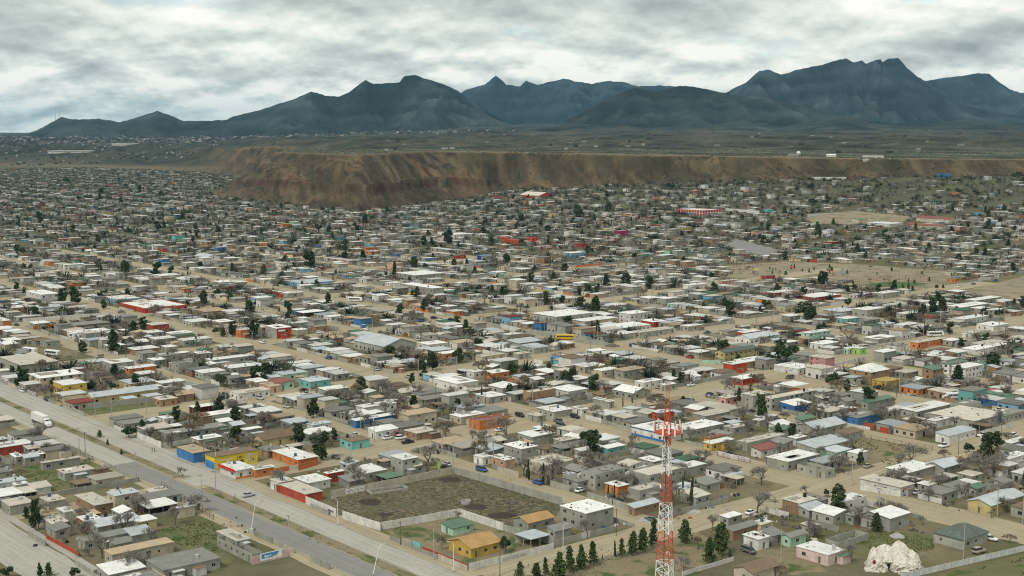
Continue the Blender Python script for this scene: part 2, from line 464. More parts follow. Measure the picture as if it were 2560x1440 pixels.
def ground_mat(name, c1, c2, c3, scale=.12, grass=None, track=None, rough=.95):
    m, nt, b = newmat(name); n = NT(nt)
    p = n.coord('Object')
    a, f = n.noise(p, scale, 6, .62, .3), n.noise(p, scale * 9, 5, .65)
    c = n.mix(n.rng(a, .3, .7), c1, c2)
    c = n.mix(n.rng(f, *((.40, .6) if name == 'scrub_lot' else (.52, .72))), c, c3)
    if track:
        q = n.n.new('ShaderNodeMapping'); q.inputs['Scale'].default_value = (.85, .018, 1); n.l.new(p, q.inputs[0])
        c = n.mix(n.math('MULTIPLY', n.rng(n.noise(q.outputs[0], 1, 4, .6), .42, .66), .75), c, track)
    if grass:
        g = n.noise(p, scale * 1.7, 6, .66, .6)
        c = n.mix(n.rng(g, .5, .6), c, grass)
    n.l.new(c, b.inputs['Base Color']); b.inputs['Roughness'].default_value = rough; b.inputs['Specular IOR Level'].default_value = .15
    n.bump(f, .35, .06, b); MAT[name] = m
def rock_mat():
    m, nt, b = newmat('mountain_rock'); n = NT(nt)
    at = n.n.new('ShaderNodeAttribute'); at.attribute_name = 'Col'
    p = n.coord('World'); a, f = n.noise(p, .006, 5, .6, .5), n.noise(p, .02, 4, .6)
    c = n.mix(1.0, at.outputs['Color'], n.mix(n.rng(a, .35, .65), (.6, .62, .62), (1.35, 1.3, 1.2)), 'MULTIPLY')
    c = n.mix(1.0, c, n.mix(n.rng(f, .35, .65), (.86, .86, .86), (1.14, 1.14, 1.12)), 'MULTIPLY')
    n.l.new(c, b.inputs['Base Color']); b.inputs['Roughness'].default_value = 1; b.inputs['Specular IOR Level'].default_value = .05
    n.bump(a, 1.0, 28, b); MAT['mountain_rock'] = m
rock_mat()
terrain_mat()
ground_mat('dirt_road', (.345, .293, .198), (.285, .243, .165), (.205, .178, .125), .12, track=(.43, .37, .26))
ground_mat('concrete_road', (.385, .37, .325), (.31, .295, .255), (.245, .222, .18), .08, track=(.42, .41, .37), rough=.85)
ground_mat('asphalt', (.205, .203, .192), (.25, .242, .22), (.29, .272, .235), .09, track=(.18, .18, .175), rough=.8)
ground_mat('grass_lot', (.20, .17, .105), (.245, .20, .13), (.16, .14, .09), .06, grass=(.075, .10, .034))
ground_mat('green_lot', (.10, .115, .045), (.17, .155, .085), (.14, .13, .075), .06, grass=(.07, .10, .03))
ground_mat('scrub_lot', (.15, .13, .08), (.215, .18, .115), (.058, .055, .04), .06, grass=(.098, .10, .05))
ground_mat('burnt', (.035, .03, .026), (.06, .05, .04), (.09, .08, .06), .4)
ground_mat('sand', (.30, .25, .17), (.25, .21, .145), (.2, .17, .115), .05, grass=(.17, .15, .085))
ground_mat('turf', (.06, .115, .04), (.08, .125, .045), (.10, .12, .05), .05)
ground_mat('kerb', (.36, .345, .30), (.31, .30, .26), (.26, .24, .2), .3)
terrain()

def skyline(name, D, pts, depth, zbase, amp, seed, col):
    """one range: crest follows the skyline as a real ridge D metres off, with spurs and gullies down both flanks"""
    xs = np.arange(pts[0][0], pts[-1][0] + 1, 3.0)
    py = np.interp(xs, [p[0] for p in pts], [p[1] for p in pts])
    py = py + (vnoise(xs / 7 + seed, xs * 0 + seed) - .5) * 2.2
    rows = np.concatenate([np.linspace(-1, 0, 64), np.linspace(0, 1, 22)[1:]])
    cw = D + (nfbm(xs / 130 + seed, xs * 0 + .5, 2) - .5) * depth * .5
    S, Xc = np.meshgrid(rows, xs, indexing='ij')
    cy = CAMH + (HORIZON - py) / FPX * cw
    hgt = np.maximum(cy - zbase, 1)
    dep = depth * (.45 + .55 * hgt / hgt.max())
    Y = cw[None, :] + S * dep[None, :] * np.where(S < 0, 1.0, .8)
    Xw = (Xc - 1280) / FPX * (Y * CP + 0) 
    tt = np.abs(S)
    base = 1 - tt
    prof = .45 * base ** 1.9 + .55 * base ** 1.05
    wx = Xw + 420 * (nfbm(Xw / 900 + seed, Y / 900, 3) - .5)
    wy = Y + 420 * (nfbm(Xw / 900 + 7, Y / 900 + seed, 3) - .5)
    g1 = nridge(wx / 560 + seed, wy / 1250, 4)
    g2 = nridge(wx / 190 + seed, wy / 330, 4)
    bell = np.clip(3.2 * tt * (1.02 - tt), 0, 1)
    z = zbase + hgt[None, :] * np.clip(prof + amp * bell * (g1 - .58) * 1.7 + amp * .62 * bell * (g2 - .55), 0, 1.0)
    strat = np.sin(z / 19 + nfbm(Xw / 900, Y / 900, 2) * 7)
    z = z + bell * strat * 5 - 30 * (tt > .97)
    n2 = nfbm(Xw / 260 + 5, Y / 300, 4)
    c = np.array(col)[None, None, :] * (0.72 + .55 * n2)[..., None] * (.5 + .95 * sstep(.35, .85, g2))[..., None] * (.65 + .65 * sstep(.35, .85, g1))[..., None] * (1 + .22 * strat)[..., None]  # ridges lightened and gullies darkened in the colour, standing in for relief lighting
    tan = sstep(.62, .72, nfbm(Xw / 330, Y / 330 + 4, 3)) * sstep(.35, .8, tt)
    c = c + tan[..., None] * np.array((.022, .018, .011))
    nr, nc = z.shape
    V = np.stack([Xw, Y, z], 2).reshape(-1, 3)
    idx = np.arange(nr * nc).reshape(nr, nc)
    q = np.stack([idx[:-1, :-1], idx[:-1, 1:], idx[1:, 1:], idx[1:, :-1]], 2).reshape(-1, 4)
    me = bpy.data.meshes.new(name)
    me.vertices.add(len(V)); me.vertices.foreach_set('co', V.astype(np.float32).ravel())
    me.loops.add(q.size); me.loops.foreach_set('vertex_index', q.ravel().astype(np.int32))
    me.polygons.add(len(q)); me.polygons.foreach_set('loop_start', (np.arange(len(q)) * 4).astype(np.int32))
    me.polygons.foreach_set('loop_total', np.full(len(q), 4, np.int32))
    ca = me.color_attributes.new('Col', 'FLOAT_COLOR', 'POINT')
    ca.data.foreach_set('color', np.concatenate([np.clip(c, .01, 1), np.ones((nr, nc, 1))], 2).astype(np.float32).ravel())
    me.materials.append(MAT['mountain_rock']); me.polygons.foreach_set('use_smooth', np.ones(len(q), bool))
    me.update(calc_edges=True); me.validate()
    structure(add(name, me))
skyline('mountain', 9200, [(-420, 352), (-200, 346), (40, 341), (60, 338), (100, 322), (155, 293), (180, 299), (250, 297), (300, 305), (330, 298), (395, 278), (430, 290), (460, 303),
        (530, 302), (565, 300), (590, 290), (650, 276), (700, 260), (735, 250), (780, 230), (815, 240), (845, 243), (870, 235), (915, 202), (935, 212),
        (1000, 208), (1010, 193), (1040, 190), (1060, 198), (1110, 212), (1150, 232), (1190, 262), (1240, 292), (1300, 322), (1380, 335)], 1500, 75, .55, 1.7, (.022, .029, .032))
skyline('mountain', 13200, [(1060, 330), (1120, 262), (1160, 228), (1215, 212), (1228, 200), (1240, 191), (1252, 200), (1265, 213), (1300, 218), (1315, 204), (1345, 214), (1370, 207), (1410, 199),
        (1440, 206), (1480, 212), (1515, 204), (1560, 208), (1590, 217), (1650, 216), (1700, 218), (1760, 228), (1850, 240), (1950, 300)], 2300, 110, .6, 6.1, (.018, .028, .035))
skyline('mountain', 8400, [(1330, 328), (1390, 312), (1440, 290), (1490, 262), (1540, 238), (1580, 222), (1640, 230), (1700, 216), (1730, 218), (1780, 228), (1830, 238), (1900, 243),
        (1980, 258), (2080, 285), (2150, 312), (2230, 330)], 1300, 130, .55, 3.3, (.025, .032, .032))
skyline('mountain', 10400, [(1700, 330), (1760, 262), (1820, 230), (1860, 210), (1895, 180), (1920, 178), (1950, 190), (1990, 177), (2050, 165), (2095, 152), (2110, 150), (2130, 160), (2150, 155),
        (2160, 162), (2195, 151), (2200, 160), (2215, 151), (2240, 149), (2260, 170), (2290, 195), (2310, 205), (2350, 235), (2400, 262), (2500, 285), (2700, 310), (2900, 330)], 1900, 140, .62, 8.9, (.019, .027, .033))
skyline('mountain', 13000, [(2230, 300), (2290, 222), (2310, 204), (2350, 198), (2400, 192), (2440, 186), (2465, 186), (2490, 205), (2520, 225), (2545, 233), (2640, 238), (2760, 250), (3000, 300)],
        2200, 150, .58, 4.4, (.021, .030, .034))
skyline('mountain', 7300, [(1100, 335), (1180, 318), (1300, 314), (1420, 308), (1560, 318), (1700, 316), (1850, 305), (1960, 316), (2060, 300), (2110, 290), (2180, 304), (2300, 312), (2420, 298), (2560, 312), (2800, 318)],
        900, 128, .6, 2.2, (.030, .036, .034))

# ------------------------------------------------------------------ streets
def strip(name, pts, hw, zo, mat, thick=0.0):
    """a street along a line of (u, v) points"""
    P = [Vector(xy(u * K, v * K)) for u, v in pts]
    o = P[0]; d = (P[-1] - P[0]); a = math.atan2(d.y, d.x) - math.pi / 2
    R = Matrix.Rotation(-a, 2)
    L = []
    for i in range(len(P) - 1):
        n = max(1, int((P[i + 1] - P[i]).length / 9))
        for k in range(n + (i == len(P) - 2)): L.append(P[i].lerp(P[i + 1], k / n))
    mb = MB(); hw *= K; prev = None
    for i, p in enumerate(L):
        t = (L[min(i + 1, len(L) - 1)] - L[max(i - 1, 0)]).normalized(); s = Vector((t.y, -t.x))
        w1, w2 = hw + random.uniform(-.5, .5) * (thick == 0), hw + random.uniform(-.5, .5) * (thick == 0)
        q = []
        for w in (-w1, w2):
            g = R @ (p + s * w - o); q.append((g.x, g.y, zo))
        if prev:
            mb.quad([prev[0], prev[1], q[1], q[0]])
            if thick:
                for j, k2 in ((0, 1), (1, 0)):
                    A, B = prev[j], q[j]
                    pts4 = [A, B, (B[0], B[1], zo - thick), (A[0], A[1], zo - thick)]
                    mb.quad(pts4 if j else pts4[::-1])
        prev = q
    return structure(add(name, mb.mesh(name, mat), None, (o.x, o.y, 0), a))
def rnd_u(v): return max(0, v - 450) * .09      # the cross streets swing a little beyond the third block
UST = [(267, 5.5, 250, 1500), (339, 9, 150, 1250), (409, 7, 190, 1250), (474, 11, 180, 1250), (537, 8.5, 260, 1200), (603, 9, 260, 1150), (669, 8.5, 260, 1100), (733, 8.5, 260, 1050)]
VST = [(252, 7, 203, 900), (383, 11, 200, 900), (491, 10, 200, 900), (621, 9.5, 200, 900), (769, 9.5, 200, 800), (894, 9, 200, 750), (1011, 9, 200, 700)]
for v, hw, a, b in UST: strip('dirt_street', [(a, v), (b, v)], hw, .03, 'dirt_road')
for u, hw, a, b in VST: strip('dirt_street', [(u + rnd_u(v), v) for v in (a, 450, b)], hw, .045, 'dirt_road')
strip('dirt_street', [(381, 112), (381, 178)], 4, .04, 'dirt_road')
strip('dirt_street', [(505, 112), (505, 178)], 3.5, .04, 'dirt_road')
strip('verge', [(170, 189), (1500, 189)], 15.5, .02, 'dirt_road')
strip('avenue', [(170, 182), (420, 182)], 3.9, .06, 'asphalt')
strip('avenue', [(420, 182.4), (1500, 182.4)], 4.2, .06, 'concrete_road')
strip('avenue', [(170, 194.6), (1500, 194.6)], 4.1, .064, 'concrete_road')
strip('avenue', [(383, 187), (383, 204)], 5.5, .075, 'concrete_road')
strip('median', [(170, 188.2), (374, 188.2)], 1.9, .2, 'grass_lot', .15)
strip('median', [(392, 188.3), (700, 188.3)], 1.6, .2, 'grass_lot', .15)
strip('kerb', [(170, 186.2), (374, 186.2)], .1, .23, 'kerb', .18)
strip('kerb', [(170, 190.2), (374, 190.2)], .1, .23, 'kerb', .18)
strip('kerb', [(392, 186.6), (700, 186.6)], .1, .23, 'kerb', .18)
strip('kerb', [(392, 190.0), (700, 190.0)], .1, .23, 'kerb', .18)
strip('kerb', [(170, 199), (374, 199)], .11, .18, 'kerb', .14)
strip('pavement', [(391, 200.6), (640, 200.6)], 1.5, .17, 'concrete_road', .14)
strip('kerb', [(170, 177.8), (370, 177.8)], .11, .18, 'kerb', .14)
strip('avenue', [(200, 121.5), (700, 121.5)], 7.2, .055, 'concrete_road')
strip('pavement', [(260, 130.3), (640, 130.3)], 1.1, .17, 'concrete_road', .14)
def sheet(name, tile, pts, mat, z=.035):
    P = [ground(*pix(tile, *p)) for p in pts]
    cx, cy = sum(p[0] for p in P) / len(P), sum(p[1] for p in P) / len(P)
    # subdivide the outline a little so that it is not ruler straight
    Q = []
    for i in range(len(P)):
        a, b = P[i], P[(i + 1) % len(P)]
        L = math.dist(a, b); n = max(1, int(L / 3))
        for k in range(n):
            t = k / n; Q.append((a[0] + (b[0] - a[0]) * t + random.uniform(-.35, .35) - cx, a[1] + (b[1] - a[1]) * t + random.uniform(-.35, .35) - cy, 0))
    mb = MB(); zz = h1(cx, cy)
    if cy < 1250: mb.quad(Q)
    else:                                            # drape it over sloping ground
        P2 = [(q[0] + cx, q[1] + cy) for q in Q]; gx = np.arange(min(p[0] for p in P2), max(p[0] for p in P2), 5.0); gy = np.arange(min(p[1] for p in P2), max(p[1] for p in P2), 5.0)
        def ins(x, y):
            r = False
            for i in range(len(P2)):
                (ax, ay), (bx, by) = P2[i], P2[i - 1]
                if (ay > y) != (by > y) and x < (bx - ax) * (y - ay) / (by - ay) + ax: r = not r
            return r
        GX, GY = np.meshgrid(gx, gy); Hh = height(GX, GY) - zz
        for j in range(len(gy) - 1):
            for i in range(len(gx) - 1):
                if ins(gx[i] + 2.5, gy[j] + 2.5): mb.quad([(GX[b_] - cx, GY[b_] - cy, Hh[b_]) for b_ in ((j, i), (j, i + 1), (j + 1, i + 1), (j + 1, i))])
        z = .5
    return structure(add(name, mb.mesh(name, mat), None, (cx, cy, zz + z)))
sheet('scrub_lot', 'B', [(-75, 850), (850, 665), (1660, 900), (1600, 990), (1215, 1085), (890, 975), (310, 1080), (20, 990)], 'scrub_lot')
sheet('yard', 'B', [(320, 1085), (890, 980), (1215, 1090), (1600, 1215), (970, 1375), (480, 1200)], 'grass_lot')
sheet('grass_lot', 'A', [(1130, 1100), (1380, 1040), (1560, 1010), (1660, 1080), (1610, 1200), (1740, 1300), (1650, 1400), (1400, 1240)], 'green_lot')
sheet('grass_lot', 'A', [(90, 640), (420, 560), (650, 560), (930, 690), (330, 815), (280, 780)], 'green_lot')
sheet('park_lot', 'B', [(960, 1440), (1620, 1290), (2560, 1030), (2900, 1250), (2300, 1700), (1000, 1700)], 'grass_lot')
sheet('empty_lot', 'C', [(1230, 405), (1400, 400), (1850, 490), (1560, 615), (1390, 560)], 'grass_lot')
sheet('yard', 'C', [(1200, 1085), (1880, 1120), (1890, 1230), (1500, 1300), (1180, 1230)], 'green_lot')
sheet('yard', 'C', [(560, 1240), (860, 1200), (1100, 1400), (700, 1440), (560, 1330)], 'grass_lot')
sheet('meadow', 'C', [(1720, 1475), (2560, 1260), (2700, 1230), (2700, 1560), (1720, 1600)], 'green_lot')
sheet('yard', 'D', [(620, 1130), (1130, 1090), (1140, 1160), (700, 1225)], 'green_lot')
sheet('play_ground', 'F', [(330, 75), (760, 40), (1330, 60), (2020, 120), (2000, 230), (1800, 255), (1330, 250), (1240, 205), (350, 160)], 'sand')
sheet('football_pitch', 'F', [(1340, 215), (1560, 188), (1860, 205), (1640, 243)], 'turf', .07)
sheet('sand_lot', 'F', [(2060, 270), (2560, 150), (2700, 260), (2600, 330), (2280, 335)], 'sand')
sheet('ball_field', 'W', [(930, 645), (1280, 592), (1740, 640), (1640, 690), (1000, 690)], 'sand', .6)
sheet('court', 'W', [(300, 860), (420, 800), (760, 890), (640, 930)], 'asphalt', .1)
for x, y, rx, ry in ((825, 715, 95, 22), (1010, 915, 95, 24), (1210, 980, 115, 26), (340, 975, 60, 14), (230, 880, 90, 25), (640, 830, 100, 22), (480, 880, 120, 18)):
    sheet('scorched_patch', 'B', [(x + rx * math.cos(t) * random.uniform(.75, 1.1), y + ry * math.sin(t) * random.uniform(.75, 1.1)) for t in np.linspace(0, 6.28, 15)[:-1]], 'burnt' if rx < 96 or y > 950 else 'scrub_lot', .06)
# ------------------------------------------------------------------ houses
WALLC = {'g': ((.37, .372, .315), 'grey block'), 'G': ((.265, .265, .225), 'dark grey block'), 'w': ((.70, .69, .64), 'white'), 'c': ((.53, .47, .36), 'beige'),
         'y': ((.62, .42, .10), 'yellow'), 'Y': ((.58, .49, .24), 'pale yellow'), 'o': ((.60, .20, .065), 'orange'), 'r': ((.45, .065, .035), 'red'), 'b': ((.06, .20, .46), 'blue'), 'B': ((.25, .46, .60), 'light blue'),
         't': ((.20, .50, .47), 'turquoise'), 'n': ((.42, .62, .48), 'mint green'), 'p': ((.62, .33, .31), 'pink'), 'k': ((.34, .225, .14), 'brown brick'), 'l': ((.36, .60, .19), 'lime green'),
         's': ((.62, .40, .28), 'salmon'), 'd': ((.03, .05, .30), 'deep blue'), 'e': ((.66, .52, .05), 'bright yellow'), 'q': ((.68, .53, .48), 'pale pink'), 'm': ((.34, .035, .10), 'crimson'), 'z': ((.10, .055, .19), 'purple')}
ROOFC = {'w': ((.78, .78, .74), 'white'), 'c': ((.56, .52, .44), 'cream'), 's': ((.50, .54, .56), 'silver metal'), 'g': ((.24, .24, .215), 'grey'), 'b': ((.20, .145, .095), 'brown'),
         'G': ((.085, .17, .10), 'green'), 'D': ((.10, .125, .11), 'dark green'), 'r': ((.22, .05, .035), 'red'), 't': ((.46, .36, .24), 'tan'), 'y': ((.50, .36, .10), 'yellow'), 'B': ((.12, .30, .50), 'blue'), 'o': ((.42, .26, .11), 'ochre')}
_WIN = {}
def window_mesh(w, h, kind):
    key = (round(w, 1), round(h, 1), kind)
    if key in _WIN: return _WIN[key]
    w, h = key[0], key[1]
    f = MB(); t = .07
    for x0, z0, x1, z1 in ((0, 0, w, t), (0, h - t, w, h), (0, t, t, h - t), (w - t, t, w, h - t)): f.box(x0, -.03, z0, x1, .03, z1)
    if kind == 'w': f.box(w / 2 - .03, -.025, t, w / 2 + .03, .025, h - t)
    p = MB(); p.quad([(t, .0, t), (w - t, .0, t), (w - t, .0, h - t), (t, .0, h - t)])
    if kind == 'd': p.box(w - .25, -.06, h * .46, w - .12, -.0, h * .5)
    _WIN[key] = (f.mesh('frame', 'frame_metal'), p.mesh('pane', 'window_glass' if kind == 'w' else 'door_steel'))
    return _WIN[key]
def wall_face(mb, o, ax, inn, L, H, ops, dep=.14):
    """a wall of length L from o along ax, with real openings; inn points into the house"""
    xs = sorted({0.0, L, *[q for a in ops for q in a[:2]]}); zs = sorted({0.0, H, *[q for a in ops for q in a[2:4]]})
    P = lambda a, z, d=0: (o[0] + ax[0] * a + inn[0] * d, o[1] + ax[1] * a + inn[1] * d, z)
    for i in range(len(xs) - 1):
        for j in range(len(zs) - 1):
            cx, cz = (xs[i] + xs[i + 1]) / 2, (zs[j] + zs[j + 1]) / 2
            if any(a[0] < cx < a[1] and a[2] < cz < a[3] for a in ops): continue
            mb.quad([P(xs[i], zs[j]), P(xs[i + 1], zs[j]), P(xs[i + 1], zs[j + 1]), P(xs[i], zs[j + 1])])
    for a0, a1, z0, z1 in ops:
        for (p, q) in (((a0, z0), (a1, z0)), ((a1, z0), (a1, z1)), ((a1, z1), (a0, z1)), ((a0, z1), (a0, z0))):
            mb.quad([P(*p), P(*p, dep), P(*q, dep), P(*q)])
def openings(L, H, rnd, door, st):
    ops = []
    n = max(1, int(L / rnd.uniform(2.9, 4.2)))
    dpos = rnd.randrange(n) if door else -1
    for s in range(st):
        z = s * 2.6
        for i in range(n):
            c = L * (i + .5) / n + rnd.uniform(-.25, .25)
            if s == 0 and i == dpos and L > 1.6: ops.append((c - .45, c + .45, .02, 2.05, 'd'))
            elif rnd.random() < .78 and L > 2.2:
                w, h = rnd.choice(((1.2, 1.0), (1.0, 1.0), (.8, .9), (1.4, 1.1)))
                w = min(w, L / n * .7)
                ops.append((c - w / 2, c + w / 2, z + .95, z + .95 + h, 'w'))
    return [o for o in ops if o[0] > .15 and o[1] < L - .15 and o[3] < H - .15]
def house_parts(root, Lx, Ly, H, wall, roof, style, rnd, detail, base=None):
    """walls with openings, doors, windows and a roof; local x runs along the cross street, y along the avenue"""
    wc = base or WALLC[wall][0]; k_ = rnd.uniform(.86, 1.1); wc = tuple(min(.9, c * k_) for c in wc)
    k_ = rnd.uniform(.84, 1.06); rc = tuple(min(.85, c * k_) for c in ROOFC[roof][0]) if roof in ROOFC else None
    st = 2 if H > 4.2 else 1
    mb = MB()
    faces = [((0, 0), (1, 0), (0, 1), Lx, 0.0), ((0, Ly), (0, -1), (1, 0), Ly, -math.pi / 2), ((Lx, Ly), (-1, 0), (0, -1), Lx, math.pi), ((Lx, 0), (0, 1), (-1, 0), Ly, math.pi / 2)]
    for k, (o, ax, inn, L, rz) in enumerate(faces):
        if style == 'o' and k in (0, 1): continue
        ops = openings(L, H, rnd, k == rnd.randrange(2), st) if (detail and k < 2 and style != 'o') else []
        wall_face(mb, o, ax, inn, L, H, [p[:4] for p in ops])
        for a0, a1, z0, z1, kind in ops:
            fm, pm = window_mesh(a1 - a0, z1 - z0, kind)
            lx, ly = o[0] + ax[0] * a0 + inn[0] * .1, o[1] + ax[1] * a0 + inn[1] * .1
            if detail > 1:
                w = add('window' if kind == 'w' else 'door', fm, root, (lx, ly, z0), rz)
                add('pane' if kind == 'w' else 'leaf', pm, w)
            else: add('window' if kind == 'w' else 'door', pm, root, (lx, ly, z0), rz)
    tilt = {'f': rnd.uniform(-.12, .2), 's': rnd.uniform(.5, .8)}.get(style, 0.0)
    al_y = Ly > Lx
    rm = 'sheet_metal' if roof in 'sGr' else 'weathered_roof'
    def zt(x, y): return tilt * (y / Ly if style != 's' or not al_y else x / Lx)
    for i, p in enumerate(mb.v):
        if abs(p[2] - H) < 1e-6: mb.v[i] = (p[0], p[1], H + zt(p[0], p[1]))
    r = MB()
    if style in 'fso':
        e = rnd.uniform(.18, .38); th = .17
        c = [(-e, -e), (Lx + e, -e), (Lx + e, Ly + e), (-e, Ly + e)]
        top = [(x, y, H + zt(x, y) + th) for x, y in c]; bot = [(x, y, H + zt(x, y) + .004) for x, y in c]
        r.quad(top); r.quad(bot[::-1])
        for i in range(4): j = (i + 1) % 4; r.quad([bot[i], bot[j], top[j], top[i]])
        if style == 'o':
            for x, y in ((.15, .15), (Lx / 2, .15), (Lx - .15, .15), (.15, Ly / 2)):
                q = MB(); q.box(-.07, -.07, 0, .07, .07, H); add('post', q.mesh('post', 'frame_metal'), root, (x, y, 0))
    elif style == 'p':
        ph, t = rnd.uniform(.25, .5), .15
        for (x0, y0, x1, y1) in ((0, 0, Lx, t), (0, Ly - t, Lx, Ly), (0, t, t, Ly - t), (Lx - t, t, Lx, Ly - t)): mb.box(x0 + .003, y0 + .003, H - .01, x1 - .003, y1 - .003, H + ph, bottom=False)
        r.quad([(t, t, H + .04), (Lx - t, t, H + .04), (Lx - t, Ly - t, H + .04), (t, Ly - t, H + .04)])
    elif style in 'hH':
        e, th = .4, .1; rh = min(Lx, Ly) * (.16 if style == 'h' else .22)
        def pt(a, b, z): return (b, a, z) if al_y else (a, b, z)      # a along the ridge
        A, Bq = (Ly, Lx) if al_y else (Lx, Ly)
        i0 = 0 if style == 'h' else Bq * .45
        if style == 'h':
            for a in (0, A): mb.quad([pt(a, 0, H), pt(a, Bq, H), pt(a, Bq / 2, H + rh)])
        ez = H - rh * e / (Bq / 2)
        for up in (0, th):
            z0, z1 = ez + up, H + rh + up
            r.quad([pt(-e, -e, z0), pt(A + e, -e, z0), pt(A + e - i0 * 1, Bq / 2, z1), pt(-e + i0, Bq / 2, z1)])
            r.quad([pt(-e, Bq + e, z0), pt(A + e, Bq + e, z0), pt(A + e - i0, Bq / 2, z1), pt(-e + i0, Bq / 2, z1)])
            if style == 'H':
                r.quad([pt(-e, -e, z0), pt(-e, Bq + e, z0), pt(-e + i0, Bq / 2, z1)])
                r.quad([pt(A + e, -e, z0), pt(A + e, Bq + e, z0), pt(A + e - i0, Bq / 2, z1)])
        for a in (-e, A + e):
            for b0, b1 in ((-e, Bq / 2), (Bq + e, Bq / 2)):
                z1 = H + rh
                if style == 'h': r.quad([pt(a, b0, ez), pt(a, b1, z1), pt(a, b1, z1 + th), pt(a, b0, ez + th)])
        for b in (-e, Bq + e): r.quad([pt(-e, b, ez), pt(A + e, b, ez), pt(A + e, b, ez + th), pt(-e, b, ez + th)])
    if style == 'n':
        t = .16
        for (x0, y0, x1, y1) in ((t, t, Lx - t, t + .01), (t, Ly - t - .01, Lx - t, Ly - t), (t, t, t + .01, Ly - t), (Lx - t - .01, t, Lx - t, Ly - t)): mb.box(x0, y0, 0, x1, y1, H * .97, bottom=False)
        for (x0, y0, x1, y1) in ((0, 0, Lx, t), (0, Ly - t, Lx, Ly), (0, t, t, Ly - t), (Lx - t, t, Lx, Ly - t)): mb.box(x0 + .004, y0 + .004, H - .05, x1 - .004, y1 - .004, H + .06, bottom=False)
        if Ly > 6: mb.box(t, Ly * .5, 0, Lx - t, Ly * .5 + t, H * .85)
        rb = MB()
        for _ in range(26):
            x, y, s = rnd.uniform(.5, Lx - .5), rnd.uniform(.5, Ly - .5), rnd.uniform(.1, .5)
            rb.box(x - s, y - s * .6, 0, x + s, y + s * .6, s * .5)
        add('rubble', rb.mesh('rubble', 'concrete'), root)
    if detail and style in 'fp' and Lx * Ly > 40 and rnd.random() < .7:
        an, ar = MB(), MB(); aw, ad, ah = rnd.uniform(2.2, min(4.5, Lx * .6)), rnd.uniform(1.6, 3.2), min(H - .35, rnd.uniform(2.0, 2.4))
        x0 = rnd.uniform(0, Lx - aw); up = rnd.random() < .5
        if up: y0, y1 = Ly + .003, Ly + ad
        else: y0, y1 = -ad, -.003
        an.box(x0, y0, 0, x0 + aw, y1, ah, bottom=False); ar.box(x0 - .15, y0 - .15 * (not up), ah + .003, x0 + aw + .15, y1 + .15 * up, ah + .1)
        kk = rnd.uniform(.6, 1.05); add('annex', an.mesh('annex', 'weathered_wall'), root, color=tuple(c * kk for c in wc)); add('annex_roof', ar.mesh('annex_roof', 'sheet_metal'), root, color=rnd.choice(((.5, .53, .55), (.3, .28, .24), (.62, .6, .55), (.26, .17, .11), (.13, .2, .14))))
    wo = add('wall', mb.mesh('wall', 'weathered_wall'), root, color=wc)
    if r.f: add('roof', r.mesh('roof', rm), root, color=rc)
    if detail and style in 'fp':
        if rnd.random() < .35:
            q = MB(); hgt = rnd.uniform(.8, 1.2)
            q.tube((0, 0, 0), (0, 0, hgt), .5, .5, 10, cap=True); q.tube((0, 0, hgt), (0, 0, hgt + .2), .45, .15, 10, cap=True)
            add('water_tank', q.mesh('water_tank', 'weathered_wall'), root, (rnd.uniform(.8, Lx - .8), rnd.uniform(.8, Ly - .8), H + .17 + max(0, tilt)), color=rnd.choice(((.03, .03, .03), (.4, .4, .38), (.5, .48, .42), (.08, .12, .2))))
        if rnd.random() < .4:
            q = MB(); q.box(-.45, -.45, 0, .45, .45, .8); q.box(-.5, -.5, .8, .5, .5, .86)
            add('roof_cooler', q.mesh('roof_cooler', 'frame_metal'), root, (rnd.uniform(.8, Lx - .8), rnd.uniform(.8, Ly - .8), H + .15 + max(0, tilt)), rnd.uniform(0, 1))
        if rnd.random() < .6:
            q = MB()
            for _ in range(rnd.randrange(3, 9)):
                s_ = rnd.uniform(.1, .4); a, b = rnd.uniform(.4, Lx - .4), rnd.uniform(.4, Ly - .4); l_ = rnd.uniform(.1, .9)
                q.box(a - s_ * .5, b - l_ * .5, 0, a + s_ * .5, b + l_ * .5, rnd.uniform(.06, .35))
            add('roof_clutter', q.mesh('roof_clutter', rnd.choice(('concrete', 'door_steel', 'bark', 'rubber', 'frame_metal'))), root, (0, 0, H + .17 + max(0, tilt)))['kind'] = 'stuff'
        for _ in range(rnd.randrange(0, 3) if roof in 'wcg' else 0):
            q = MB(); a, b = rnd.uniform(1, Lx * .5), rnd.uniform(1, Ly * .5)
            q.box(0, 0, 0, a, b, .05)
            add('roof_patch', q.mesh('roof_patch', 'weathered_roof'), root, (rnd.uniform(.2, Lx - a - .1), rnd.uniform(.2, Ly - b - .1), H + .175 + max(0, tilt)), color=rnd.choice(((.3, .28, .24), (.5, .47, .4), (.68, .67, .63))))
RECTS = []      # footprints (u0, u1, v0, v1)
GRIDR = {}
def book(u0, u1, v0, v1):
    RECTS.append((u0, u1, v0, v1)); k = len(RECTS) - 1
    for a in range(int(u0 // 25), int(u1 // 25) + 1):
        for b in range(int(v0 // 25), int(v1 // 25) + 1): GRIDR.setdefault((a, b), []).append(k)
def free(u0, u1, v0, v1, m=.4):
    for a in range(int((u0 - m) // 25), int((u1 + m) // 25) + 1):
        for b in range(int((v0 - m) // 25), int((v1 + m) // 25) + 1):
            for k in GRIDR.get((a, b), ()):
                r = RECTS[k]
                if r[0] < u1 + m and r[1] > u0 - m and r[2] < v1 + m and r[3] > v0 - m: return False
    return True
HOUSES = []
LAND = []
